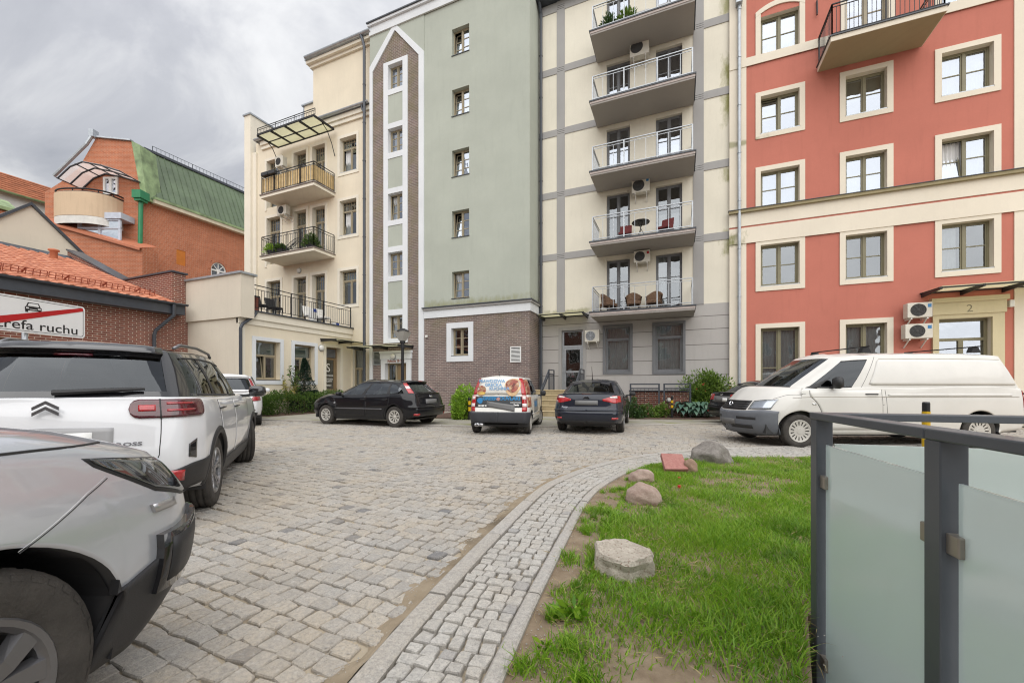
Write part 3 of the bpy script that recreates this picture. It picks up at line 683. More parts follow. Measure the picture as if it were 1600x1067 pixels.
# return wall on the right
R2 = Face('u', ga1)
wall(R2, 'side_wall', V_GREEN, V_GREY, gz_ledge, gz_top, [], M['green'], GRN)
wall(R2, 'brick_base', V_GREEN, V_GREY, 0, gz_w0, [], M['brown_brick'], GRN)
mb = MB(); mb.box(a_b2 + 0.01, ga1 + 0.05, V_GREEN - 0.05, V_GREEN + 0.1, gz_w0, gz_ledge - 0.14); mb.box(ga1 - 0.1, ga1 + 0.05, V_GREEN + 0.1, V_GREY, gz_w0, gz_ledge - 0.14); mb.build('white_band', M['white_trim'], GRN)
mb = MB(); mb.box(a_b2 - 0.02, ga1 + 0.12, V_GREEN - 0.12, V_GREEN + 0.05, gz_ledge - 0.14, gz_ledge - 0.05); mb.box(ga1 - 0.1, ga1 + 0.12, V_GREEN + 0.05, V_GREY, gz_ledge - 0.14, gz_ledge - 0.05); mb.build('cornice', M['grey_band'], GRN)
mb = MB(); mb.box(a_b2 - 0.06, ga1 + 0.16, V_GREEN - 0.16, V_GREEN + 0.05, gz_ledge - 0.05, gz_ledge); mb.box(ga1 - 0.1, ga1 + 0.16, V_GREEN + 0.05, V_GREY, gz_ledge - 0.05, gz_ledge); mb.build('ledge_flashing', M['anthracite'], GRN)
# stair bay
rows = [(103, 141.6), (202.5, 240), (303.5, 345.5), (395, 432), (492.8, 528.8)]
st_holes = [(F.a(607), F.a(629.8), F.z(607, b), F.z(607, t)) for t, b in rows]
panels = [(F.a(607), F.a(629.8), F.z(607, b), F.z(607, t)) for t, b in ((150, 194.5), (249, 295.5), (353.5, 386.5), (440.5, 484))]
door_g = (F.a(602.6), F.a(636), 0.0, F.z(602.6, 567))
wall(F, 'brick_bay', ga0, a_b2, 0, gz_top, st_holes + [door_g], M['brown_brick'], GRN, 0.26, reveal=M['white_trim'])
apex_o = (F.a(617.2), F.z(617.2, 37)); apex_i = (F.a(617.8), F.z(617.8, 47.8))
sh_o = (a_b2, F.z(662, 80.6)); sh_i = (a_b1, F.z(654.75, 86.3)); le_o = (ga0, F.z(580, 106)); le_i = (a_b0, F.z(583.5, 113.4))
mb = F.mb(); mb.prism([le_o, apex_o, (apex_o[0], gz_top), (ga0, gz_top)], 0.001, 0.03); mb.prism([apex_o, sh_o, (a_b2, gz_top), (apex_o[0], gz_top)], 0.001, 0.03); mb.build('gable_infill', M['green'], GRN)
mb = F.mb()
mb.prism([(ga0, 0), (a_b0, 0), le_i, le_o], 0.001, 0.06); mb.prism([(a_b1, 0), (a_b2, 0), sh_o, sh_i], 0.001, 0.06)
mb.prism([le_i, apex_i, apex_o, le_o], 0.001, 0.058); mb.prism([apex_i, sh_i, sh_o, apex_o], 0.001, 0.058); mb.build('white_edging', M['white_trim'], GRN)
mb = F.mb(); f0, f1 = F.a(600), F.a(637.4); ft, fb = F.z(600, 101) + 0.02, F.z(600, 535.9)
mb.box(f0, st_holes[0][0], 0.001, 0.05, fb, ft); mb.box(st_holes[0][1], f1, 0.001, 0.05, fb, ft)
zz = [ft]
seq = sorted(st_holes + panels, key=lambda h: -h[3])
for h in seq: zz += [h[3], h[2]]
zz.append(fb)
for k in range(0, len(zz), 2):
    if zz[k] - zz[k + 1] > 0.01: mb.box(st_holes[0][0], st_holes[0][1], 0.001, 0.048, zz[k + 1], zz[k])
mb.build('window_strip_frame', M['white_trim'], GRN)
for p in panels: F.mb().box(p[0] + 0.004, p[1] - 0.004, 0.001, 0.02, p[2] + 0.004, p[3] - 0.004).build('infill_panel', M['green'], GRN)
bk = ['half', None, 'side', None, 'sheer']
for i, h in enumerate(st_holes): window(F, GRN, *h, depth=0.24, frame=M['frame_tan'], cols=2, rows=(0.34, 0.68), glass=M['glass_sky'], fw=0.05, backing=bk[i], tilt=[0, 0, .1, 0, .13][i])
for i, h in enumerate(main_holes): window(F, GRN, *h, depth=0.24, frame=M['frame_tan'], cols=2, rows=(0.32, 0.66), glass=M['glass_sky'], fw=0.05, backing=['half', 'half', 'half', None, 'side'][i], tilt=[.12, .10, .13, .16, .11][i])
window(F, GRN, *gf, depth=0.24, frame=M['frame_tan'], cols=2, rows=(0.32, 0.66), glass=M['glass'], fw=0.05, surround='tblr', sm=M['white_trim'], sw=0.26)
louvre(F, GRN, F.a(797.5), F.a(814.4), F.z(797.5, 565.6), F.z(797.5, 541), M['frame_white'], 10)
louvre(F, GRN, F.a(584.2), F.a(595.6), F.z(584.2, 570), F.z(584.2, 549), M['steel'], 9)
# entrance of the stair bay
mb = F.mb(); dz = door_g[3]; mb.box(F.a(596.5), door_g[0], 0.001, 0.07, 0, dz); mb.box(door_g[1], F.a(643), 0.001, 0.07, 0, dz); mb.box(F.a(596.5), F.a(643), 0.001, 0.07, dz, F.z(596.5, 561)); mb.box(F.a(595.8), F.a(644.2), 0.001, 0.11, F.z(596.5, 561), F.z(596.5, 552)); mb.box(F.a(595.2), F.a(645), 0.001, 0.14, F.z(596.5, 552), F.z(596.5, 548.5)); mb.build('door_surround', M['white_trim'], GRN)
mb = F.mb(); d0 = -0.24; mid = (door_g[0] + door_g[1]) / 2 - 0.12
ring(mb, door_g[0], door_g[1], 0, dz, 0.07, d0, d0 + 0.06); mb.box(mid - .05, mid + .05, d0, d0 + .07, 0, dz); mb.box(door_g[0] + .07, mid - .05, d0, d0 + .05, 0, 0.5); dr = mb.build('door', M['frame_tan'], GRN)
F.mb().box(mid + .05, door_g[1] - .07, d0 + .01, d0 + .04, 0.02, dz - .07).build('door_leaf', M['frame_brown'], dr); F.mb().quad((door_g[0] + .07, d0 + .02, .5), (mid - .05, d0 + .02, .5), (mid - .05, d0 + .02, dz - .07), (door_g[0] + .07, d0 + .02, dz - .07)).build('pane', M['glass'], dr, recalc=False)
canopy(F, GRN, F.a(567), F.a(646.5), F.z(600, 541), 1.15, 3, 0.05)
zt = F.z(615, 563.5); text_obj('house_number_lettering', 'Rybacka 2B 2-D', 0.17, plain('rusty_lettering', (0.28, 0.09, 0.05), 0.6), GRN, lambda x, y, h: (F.a(620) + x, V_GREEN - 0.075 - h, zt + y), bold=0.006, sx=0.95)
round_lamp((F.a(617), V_GREEN - 0.11, F.z(617, 556.5)), (0, -1, 0), 'round white lamp over the lettered entrance of the green building', 0.15)
# cornice and roof
mb = F.mb(); mb.box(ga0, ga1, 0.03, 0.10, gz_c0, gz_c1); mb.build('cornice', M['white_trim'], GRN)
mb = F.mb(); mb.box(ga0 - 0.03, ga1 + 0.05, 0.001, 0.2, gz_c1, gz_top - 0.06); mb.build('cornice', M['white_trim'], GRN)
F.mb().box(ga0 - 0.06, ga1 + 0.08, -8.0, 0.26, gz_top - 0.058, gz_top).build('roof', M['anthracite'], GRN)
shell('back_wall', GRN, ga0, ga1, V_GREEN + 0.02, V_GREEN + 8, 0, gz_top - 0.06, M['green'])
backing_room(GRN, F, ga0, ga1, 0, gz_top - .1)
vx = U(603.5, 17.4); vz = Zv(603, 24, 17.4)
mb = MB(); mb.lathe([(0.17, 0), (0.17, 0.62)], (vx, 17.4, gz_top), 'z', 14); mb.lathe([(0.10, 0.55), (0.24, 0.66), (0.25, 0.8), (0.16, 0.93), (0.0, 0.96)], (vx, 17.4, gz_top), 'z', 14); mb.build('roof_vent', M['zinc'], GRN, smooth=True)
MB().tube([(U(637, 17.2), 17.2, gz_top), (U(637, 17.2), 17.2, gz_top + 0.9)], 0.03, 6).build('roof_rod', M['anthracite'], GRN)
MB().lathe([(0.06, 0), (0.06, 0.09), (0, 0.1)], (F.a(667.3), V_GREEN - 0.1, F.z(667.3, 525)), 'y', 10, close=True).build('wall_light', M['white_plastic'], GRN)

# ===== cream and grey building
F = Face('v', V_GREY)
ya0, ya1 = ga1, F.a(1139.3)
yz1 = F.z(849.4, 492); y_eave = F.z(849, 9)
GRY = thing('apartment_building', 'cream apartment building with grey bands, grey ground floor and a stack of grey-bottomed balconies', 'building', ((ya0 + ya1) / 2, V_GREY, 0))
slab_z = [15.66, 12.81, 9.96, 7.11, 4.26]
bal0, bal1 = -3.35, 0.52; bal_v = 16.35
ldoor = (F.a(947.8), F.a(984.2)); rdoor = (F.a(1024.7), F.a(1066))
holes_g = []
for z in slab_z: holes_g += [(ldoor[0], ldoor[1], z + 0.02, z + 2.47), (rdoor[0], rdoor[1], z + 0.02, z + 2.47)]
wall(F, 'wall', ya0, ya1, yz1, y_eave, holes_g, stucco('ivory_render', (0.76, 0.715, 0.60), stains=[(2.0, 12.9, 0.55, 1.5, 0.85), (2.2, 9.55, 0.8, 0.35, 0.8), (2.2, 6.9, 0.75, 0.55, 0.9), (2.1, 4.15, 0.75, 0.2, 0.8), (1.9, 16.6, 0.5, 1.2, 0.7), (-4.6, 4.55, 1.4, 0.22, 0.6)], scol=(0.22, 0.22, 0.035), rain=0.05), GRY, 0.2)
gdoor = (F.a(877.5), F.a(911), 1.08, F.z(877.5, 515.5)); gw1 = (F.a(945.5), F.a(984.8), F.z(945.5, 580.6), F.z(945.5, 511)); gw2 = (F.a(1023.3), F.a(1067), F.z(1023.3, 580.2), F.z(1023.3, 506.5))
wall(F, 'base_wall', ya0, ya1, 0, yz1, [gdoor, gw1, gw2], M['grey_base'], GRY, 0.2)
mb = F.mb()
for (x0, x1) in ((870.3, 882.6), (1083.2, 1099.6)): mb.box(F.a(x0), F.a(x1), 0.001, 0.03, yz1, y_eave)
zb = [F.z(849.4, y) for y in (26.3, 121.9, 217.5, 313.1, 408.7)]
segs = [(ya0, F.a(870.3)), (F.a(882.6), F.a(1083.2)), (F.a(1099.6), ya1)]
for z in zb:
    for s in segs: mb.box(s[0], s[1], 0.001, 0.03, z, z + 0.30)
mb.box(ya0, ya1, 0.001, 0.028, y_eave - 0.45, y_eave - 0.1)
mb.build('grey_band', M['grey_band'], GRY)
mb = F.mb()
for z in zb:
    for (x0, x1) in ((870.3, 882.6), (1083.2, 1099.6)):
        for k in range(3): mb.box(F.a(x0) + .01, F.a(x1) - .01, 0.0305, 0.033, z + 0.06 + 0.08 * k, z + 0.075 + 0.08 * k)
mb.build('band_groove', M['dark_plastic'], GRY)
mb = F.mb(); ops = sorted([gdoor, gw1, gw2])
for k, y in enumerate((508.4, 525.9, 546.5, 567.0, 587.0)):
    z = F.z(849.4, y); a = ya0
    for h in ops:
        if h[2] < z < h[3] + 0.05: mb.box(a, h[0] - 0.06, 0.0005, 0.002, z - 0.012, z + 0.012); a = h[1] + 0.06
    mb.box(a, ya1, 0.0005, 0.002, z - 0.012, z + 0.012)
mb.build('render_joint', plain('joint_dark', (0.15, 0.135, 0.125), 0.9), GRY)  # thin strips in the joints' own dark grey
bks = [['half', 'half'], ['half', 'half'], ['half', 'half'], [None, 'half'], [None, 'side']]
for i, z in enumerate(slab_z):
    for j, dd in enumerate((ldoor, rdoor)):
        w = window(F, GRY, dd[0], dd[1], z + 0.02, z + 2.47, depth=0.19, frame=M['frame_grey'], cols=2, rows=(0.62,), sill=False, fw=0.06, backing=bks[i][j], glass=M['glass'] if i > 2 else M['glass_sky'])
for i, h in enumerate((gw1, gw2)):
    w = window(F, GRY, *h, depth=0.16, frame=M['frame_grey'], cols=1, rows=(), transom=0.27, bars=False, fw=0.07, sill=True, sillmat=M['frame_grey'], backing='sheer')
    mb = F.mb(); ring(mb, h[0] - 0.1, h[1] + 0.1, h[2] - 0.1, h[3] + 0.1, 0.099, 0.001, 0.03); mb.build('surround', M['frame_grey'], w)
mb = F.mb(); d0 = -0.18; ring(mb, gdoor[0], gdoor[1], gdoor[2], gdoor[3], 0.08, d0, d0 + .07); zt = F.z(877.5, 541); mb.box(gdoor[0] + .08, gdoor[1] - .08, d0, d0 + .075, zt - .05, zt + .05); dr = mb.build('door', M['steel'], GRY)
mb = F.mb(); ring(mb, gdoor[0] + .085, gdoor[1] - .085, gdoor[2] + .03, zt - .055, 0.085, d0 + .01, d0 + .06); mb.box(gdoor[0] + .17, gdoor[1] - .17, d0 + .01, d0 + .055, gdoor[2] + .78, gdoor[2] + .86); mb.build('door_leaf', M['steel'], dr)
for (b, t) in ((gdoor[2] + .1, gdoor[2] + .78), (gdoor[2] + .86, zt - .14), (zt + .05, gdoor[3] - .08)): F.mb().quad((gdoor[0] + .08, d0 + .02, b), (gdoor[1] - .08, d0 + .02, b), (gdoor[1] - .08, d0 + .02, t), (gdoor[0] + .08, d0 + .02, t)).build('pane', M['glass'], dr, recalc=False)
F.mb().bar((gdoor[0] + .14, d0 + .11, gdoor[2] + .75), (gdoor[0] + .14, d0 + .11, gdoor[2] + 1.15), 0.025).build('handle', M['steel'], dr)
mb = F.mb(); ring(mb, gdoor[0] - .14, gdoor[1] + .14, gdoor[2], gdoor[3] + .12, 0.139, 0.001, 0.025, 'tlr'); mb.build('door_surround', M['grey_band'], GRY)
for z in slab_z:
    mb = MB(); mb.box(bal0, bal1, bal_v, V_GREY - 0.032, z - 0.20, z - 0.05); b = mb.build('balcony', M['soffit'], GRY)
    MB().box(bal0 - 0.015, bal1 + 0.015, bal_v - 0.02, bal_v - 0.001, z - 0.13, z - 0.05).build('edge_trim', plain('slab_edge', (0.52, 0.45, 0.42), 0.8) if 'slab_edge' not in MATS else MATS['slab_edge'], b)
    MB().box(bal0 - 0.05, bal1 + 0.05, bal_v - 0.05, V_GREY - 0.033, z - 0.05, z).build('floor_edge', M['anthracite'], b)
    i0, i1, iv = bal0 + 0.08, bal1 - 0.08, bal_v + 0.06
    mb = MB(); up = Vector((0, 0, 1)); pts = [Vector((i0, V_GREY - 0.03, z)), Vector((i0, iv, z)), Vector((i1, iv, z)), Vector((i1, V_GREY - 0.03, z))]
    for k in range(3):
        p, q = pts[k], pts[k + 1]; mb.bar(p + up * 1.0, q + up * 1.0, 0.04, 0.03); mb.bar(p + up * 0.90, q + up * 0.90, 0.018, 0.018); mb.bar(p + up * 0.09, q + up * 0.09, 0.03, 0.03)
    for fr in (0, 1 / 3, 2 / 3, 1):
        c = pts[1].lerp(pts[2], fr); mb.bar(c, c + up, 0.045, 0.045)
    for fr in (1 / 9, 2 / 9, 4 / 9, 5 / 9, 7 / 9, 8 / 9):
        c = pts[1].lerp(pts[2], fr); mb.bar(c + up * .09, c + up * .9, 0.018, 0.018)
    for e in ((0, 1), (2, 3)):
        for k in range(1, 13):
            c = pts[e[0]].lerp(pts[e[1]], k / 13); mb.bar(c + up * .09, c + up * .9, 0.014, 0.014)
    mb.build('railing', M['steel'], b, recalc=False)
downpipe(GRY, [(F.a(846), V_GREY - 0.35, y_eave - 0.02), (F.a(846.2), V_GREY - 0.1, y_eave - 0.45), (F.a(846.2), V_GREY - 0.1, 0.1)], 0.075, M['anthracite'])
gutter(GRY, (ya0 - 0.2, V_GREY - 0.40, y_eave), (ya1, V_GREY - 0.40, y_eave), 0.09, M['anthracite'])
F.mb().box(ya0 - 0.2, ya1, -7.0, 0.48, y_eave - 0.08, y_eave + 0.06).build('roof', M['anthracite'], GRY)
shell('back_wall', GRY, ya0, ya1, V_GREY + 0.02, V_GREY + 7, 0, y_eave - 0.1, M['grey_base'])
backing_room(GRY, F, ya0, ya1, 0, y_eave - .1)
canopy(F, GRY, F.a(849), F.a(920), F.z(880, 493.5), 1.0, 3, 0.03)

# ===== red building
F = Face('v', V_RED)
ra0, ra1 = F.a(1139.6), 14.0
RED = thing('apartment_building', 'brick red rendered apartment building with pale window frames and a pale double cornice', 'building', (6.0, V_RED, 0))
colsx = [(1188.5, 1249), (1321, 1385.5), (1471, 1552)]
zr = {0: (0.45, F.z(1188.5, 512.5)), 1: (F.z(1188.5, 446.5), F.z(1188.5, 383)), 2: (F.z(1188.5, 323.5), F.z(1188.5, 268.0)), 3: (F.z(1188.5, 208.6), F.z(1188.5, 151.3)), 4: (F.z(1188.5, 86.5), F.z(1188.5, 27))}
r_top = zr[4][1] + 2.6
holes_r = []
for k in range(5):
    for c, (x0, x1) in enumerate(colsx):
        if k == 0 and c == 2: continue
        z0, z1 = zr[k]
        if k == 4 and c == 1: continue
        holes_r.append((F.a(x0), F.a(x1), z0, z1, k, c))
rb_z = 12.80                         # floor of the upper balcony
bdoor = (F.a(1322), F.a(1388), rb_z + 0.02, rb_z + 2.5)
rdoor0 = (F.a(1465), F.a(1548), 0.1, F.z(1465, 498.5))
zc0, zc1, zc2, zc3 = F.z(1140.6, 383.1), F.z(1140.6, 357.75), F.z(1140.6, 336.5), F.z(1140.6, 331.5)
H = [h[:4] for h in holes_r]
wall(F, 'wall', F.a(1166), F.a(1584), 0, r_top, H + [bdoor, rdoor0], M['red'], RED, 0.24, reveal=M['red_trim'])
mb = F.mb(); mb.box(ra0, F.a(1166), -0.02, 0.03, 0, r_top); mb.box(F.a(1584), ra1, -0.02, 0.03, 0, r_top); mb.build('corner_strip', M['red_trim'], RED)
mb = F.mb(); mb.box(ra0 - .01, ra1, 0.031, 0.06, zc0, zc1 - 0.035); mb.box(ra0 - .01, ra1, 0.031, 0.06, zc1 + 0.03, zc2); mb.build('frieze', M['red_trim'], RED)
F.mb().box(ra0, ra1, 0.031, 0.034, zc1 - 0.035, zc1 + 0.03).build('frieze_groove', M['red'], RED)
F.mb().box(ra0 - .03, ra1, 0.031, 0.17, zc2, zc3 - 0.02).build('cornice', plain('olive_cornice', (0.30, 0.25, 0.14), 0.8), RED)
F.mb().box(ra0 - .05, ra1, 0.031, 0.20, zc3 - 0.02, zc3).build('cornice_flashing', M['anthracite'], RED)
zl = F.z(1166.9, 104.75)
F.mb().box(ra0, ra1, 0.031, 0.055, zl, zl + 0.32).build('string_course', M['red_trim'], RED)
bkr = {(0, 0): 'sheer', (0, 1): 'sheer', (1, 0): None, (1, 1): None, (1, 2): 'side', (2, 0): 'sheer', (2, 1): 'half', (2, 2): 'sheer', (3, 0): None, (3, 1): 'blind', (3, 2): 'sheer', (4, 0): 'sheer', (4, 2): 'half'}
for (a0, a1, z0, z1, k, c) in holes_r:
    sd = 'tblr'
    if k == 2: sd = 'tlr'
    if k == 4: sd = 'lr'
    w = window(F, RED, a0, a1, z0, z1, depth=0.23, frame=M['frame_olive'], cols=2, rows=(0.5,), sill=(k != 2), fw=0.055, surround=sd, sm=M['red_trim'], sw=0.17, backing=bkr.get((k, c)), glass=M['glass_sky'] if k >= 2 else M['glass'], sillmat=M['zinc'], tilt=.15 if (k, c) == (2, 2) else .05 if (k, c) == (3, 0) else 0)
    if k == 4:                       # segmental arch over the top window
        mb = F.mb(); n = 10; am, hw = (a0 + a1) / 2, (a1 - a0) / 2
        for i in range(n):
            q0, q1 = -1 + 2 * i / n, -1 + 2 * (i + 1) / n
            zz0, zz1 = z1 + 0.02 + 0.26 * (1 - q0 * q0), z1 + 0.02 + 0.26 * (1 - q1 * q1)
            A0, A1 = am + q0 * (hw + .17), am + q1 * (hw + .17)
            mb.add([(A0, 0.002, zz0), (A1, 0.002, zz1), (A1, 0.002, zz1 + .18), (A0, 0.002, zz0 + .18), (A0, 0.04, zz0), (A1, 0.04, zz1), (A1, 0.04, zz1 + .18), (A0, 0.04, zz0 + .18)], [(0, 3, 2, 1), (4, 5, 6, 7), (0, 1, 5, 4), (1, 2, 6, 5), (2, 3, 7, 6), (3, 0, 4, 7)])
        mb.build('arch_trim', M['red_trim'], w)
w = window(F, RED, *bdoor, depth=0.23, frame=M['frame_tan'], cols=2, rows=(0.3, 0.65), sill=False, surround='lrt', sm=M['red_trim'], sw=0.17, backing='half', glass=M['glass_sky'])
b0, b1, bv = 4.605, 7.49, 16.33
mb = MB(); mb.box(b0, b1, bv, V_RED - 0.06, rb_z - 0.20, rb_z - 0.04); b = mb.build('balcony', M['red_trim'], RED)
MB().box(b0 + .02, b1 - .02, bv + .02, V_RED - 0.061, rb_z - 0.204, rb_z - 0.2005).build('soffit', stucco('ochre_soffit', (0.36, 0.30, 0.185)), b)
MB().box(b0 - 0.04, b1 + 0.04, bv - 0.04, V_RED - 0.061, rb_z - 0.04, rb_z).build('floor_edge', M['anthracite'], b)
railing(None, b, 'railing', [(b0 + .05, V_RED - .06, rb_z), (b0 + .05, bv + .05, rb_z), (b1 - .05, bv + .05, rb_z), (b1 - .05, V_RED - .06, rb_z)], 1.05, M['black_metal'], 0.035, 0.014, 0.115, (0.08, 0.95), 1.5)
MB().tube([(F.a(1276), V_RED - 0.03, F.z(1276, 2)), (F.a(1276), V_RED - 0.06, F.z(1276, 22)), (F.a(1275), V_RED - 0.12, F.z(1276, 27))], 0.025, 6).build('wall_bracket', M['black_metal'], RED)
downpipe(RED, [(F.a(1154.5), V_RED - 0.12, r_top - .3), (F.a(1154.5), V_RED - 0.12, 0.1)], 0.06, M['zinc'])
MB().box(F.a(1149), F.a(1159), V_RED - 0.3, V_RED - 0.04, F.z(1154, 12), F.z(1154, -20)).build('rain_hopper', M['zinc'], RED)
# entrance
mb = F.mb(); zA, zB, zC = F.z(1455, 493), F.z(1455, 474.5), F.z(1455, 467.5)
sa0, sa1 = F.a(1455.5), F.a(1567); mb.box(sa0, rdoor0[0], 0.001, 0.09, 0, zA); mb.box(rdoor0[1], sa1, 0.001, 0.09, 0, zA); mb.box(rdoor0[0], rdoor0[1], 0.001, 0.09, rdoor0[3], zA); mb.box(sa0 - .02, F.a(1569), 0.001, 0.13, zA, zB); mb.box(sa0 - .06, F.a(1572), 0.001, 0.17, zB, zC); mb.build('door_surround', M['yellow_trim'], RED)
mb = F.mb(); d0 = -0.22; zt = F.z(1465, 528); ring(mb, *rdoor0, 0.09, d0, d0 + .07); mb.box(rdoor0[0] + .09, rdoor0[1] - .09, d0, d0 + .072, zt - .09, zt); mid = (rdoor0[0] + rdoor0[1]) / 2; mb.box(mid - .06, mid + .06, d0, d0 + .07, .1, zt - .09); dr = mb.build('door', M['frame_olive'], RED)
for (l, r, bb, t) in ((rdoor0[0] + .09, rdoor0[1] - .09, zt, rdoor0[3] - .09), (rdoor0[0] + .09, mid - .06, .6, zt - .09), (mid + .06, rdoor0[1] - .09, .6, zt - .09)): F.mb().quad((l, d0 + .02, bb), (r, d0 + .02, bb), (r, d0 + .02, t), (l, d0 + .02, t)).build('pane', M['glass_sky'], dr, recalc=False)
F.mb().box(rdoor0[0] + .09, rdoor0[1] - .09, d0 + .005, d0 + .03, 0.1, .6).build('door_panel', M['frame_olive'], dr)
text_obj('house_number', '2', 0.34, M['frame_olive'], RED, lambda x, y, h: (F.a(1511) + x, V_RED - 0.132 - h, (zA + zB) / 2 - .04 + y))
canopy(F, RED, F.a(1437), F.a(1640), F.z(1470, 455), 1.1, 4, 0.04)
F.mb().box(F.a(1573), F.a(1581), 0.001, 0.14, F.z(1573, 480), F.z(1573, 469)).build('alarm_box', M['white_plastic'], RED, bevel=0.02)
F.mb().box(ra0 - .1, ra1, -9, 0.3, r_top, r_top + .1).build('roof', M['slate'], RED)
shell('back_wall', RED, ra0, ra1, V_RED + 0.03, V_RED + 8, 0, r_top, M['red'])
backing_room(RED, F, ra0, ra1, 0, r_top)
# ===== cream tenement with its low wing
F = Face('v', V_CREAM)
ca0, ca1 = F.a(400), ga0 + .04
CRM = thing('tenement_building', 'cream rendered tenement with black iron balconies and a low terrace-topped wing', 'building', ((ca0 + ca1) / 2, V_CREAM, 0))
z_gut = F.z(572.5, 166)
holes_c = []
for (t, b) in ((217.4, 270.3), (314.7, 368.3), (423.4, 476)): holes_c.append((F.a(531.3), F.a(557.5), F.z(531.3, b), F.z(531.3, t), 'w'))
cb_z = [11.98, 8.55, 4.41]
tops = [((417.2, 252.4), (459.2, 239.5), (488, 229.8)), ((417.2, 341.5), (459.2, 331), (488, 325)), ((417.2, 440), (459.2, 434), (488, 429.6))]
dx = ((417.2, 438.6), (459.4, 478.8), (488.2, 508.2))
for i in range(3):
    for j in range(3): holes_c.append((F.a(dx[j][0]), F.a(dx[j][1]), cb_z[i] + (0.05 if j != 0 or i == 2 else 0.05), F.z(*tops[i][j]), 'd'))
strip = (F.a(551.3), F.a(568.2), 0.1, F.z(551.3, 545))
wall(F, 'wall', ca0, ca1, 0, z_gut, [h[:4] for h in holes_c] + [strip], M['cream'], CRM, 0.3, reveal=M['cream_trim'])
for h in holes_c:
    window(F, CRM, *h[:4], depth=0.28, frame=M['frame_tan'], cols=2, rows=() if h[4] == 'w' else (0.35,), transom=0.28, sill=h[4] == 'w', sillmat=M['zinc'], surround='tblr' if h[4] == 'w' else 'tlr', sm=M['cream_trim'], sw=0.16, backing=WRND.choice([None, 'side', 'top', 'half']), fw=0.05, tilt=.16 if h[4] == 'w' and h[2] > 6 else 0)
window(F, CRM, *strip, depth=0.2, frame=M['frame_tan'], cols=2, rows=(0.3,), transom=0.33, bars=False, sill=False, backing='sheer')
# attic and cornices
z_at = F.z(575, 72); aa0 = U(489, V_CREAM)
mb = F.mb(); mb.box(ca0 + .6, ca1, 0.001, 0.10, z_gut - 0.55, z_gut - 0.34); mb.box(ca0 + .6, ca1, 0.001, 0.18, z_gut - 0.34, z_gut - 0.10); mb.build('cornice', M['cream_trim'], CRM)
gutter(CRM, (ca0 + .3, V_CREAM - 0.3, z_gut), (ca1 - .1, V_CREAM - 0.3, z_gut), 0.10, M['zinc'])
F.mb().box(ca0 + .3, ca1, -1.0, 0.24, z_gut - 0.10, z_gut - 0.02).build('eaves', M['slate'], CRM)
mb = MB(); mb.box(aa0, ca1, V_CREAM + 0.02, V_CREAM + 6, z_gut - .02, z_at); mb.build('attic_wall', M['cream'], CRM)
mb = MB(); mb.box(aa0 - .14, ca1, V_CREAM - 0.10, V_CREAM + 6, z_at, z_at + 0.16); mb.box(aa0 - .26, ca1, V_CREAM - 0.26, V_CREAM + 6, z_at + .16, z_at + 0.32); mb.build('attic_cornice', M['cream_trim'], CRM)
gutter(CRM, (aa0 - .2, V_CREAM - 0.36, z_at + .44), (ca1 + .05, V_CREAM - 0.36, z_at + .44), 0.11, M['zinc'])
MB().box(aa0 - .3, ca1, V_CREAM - .32, V_CREAM + 6, z_at + .33, z_at + .40).build('attic_roof', M['zinc'], CRM)
# mansard with a small dormer, seen left of the attic
mx0 = F.a(398)
mb = MB(); mb.quad((mx0, V_CREAM + .2, z_gut - .05), (aa0, V_CREAM + .2, z_gut - .05), (aa0, V_CREAM + 3.6, z_gut + 3.4), (mx0, V_CREAM + 3.6, z_gut + 3.4)); mb.build('roof', M['slate'], CRM, recalc=False)
dz = z_gut + .1; da0 = aa0 - 2.1; 
mb = MB(); mb.box(da0, aa0 - .01, V_CREAM + 1.2, V_CREAM + 4, dz, dz + 2.25); mb.build('dormer', M['cream'], CRM)
mb = MB(); mb.prism([(da0 - .7, dz), (da0 - .001, dz + 0), (da0 - .001, dz + 2.3), (da0 - .12, dz + 2.3)], V_CREAM + 1.25, V_CREAM + 4); mb.build('dormer_cheek', M['zinc'], CRM)
MB().box(da0 - .15, aa0, V_CREAM + 1.1, V_CREAM + 4, dz + 2.26, dz + 2.34).build('dormer_roof', M['zinc'], CRM)
MB().box(da0 + .3, aa0 - .1, V_CREAM + 1.15, V_CREAM + 1.19, dz + .5, dz + 1.5).build('dormer_shade', M['poly'], CRM)
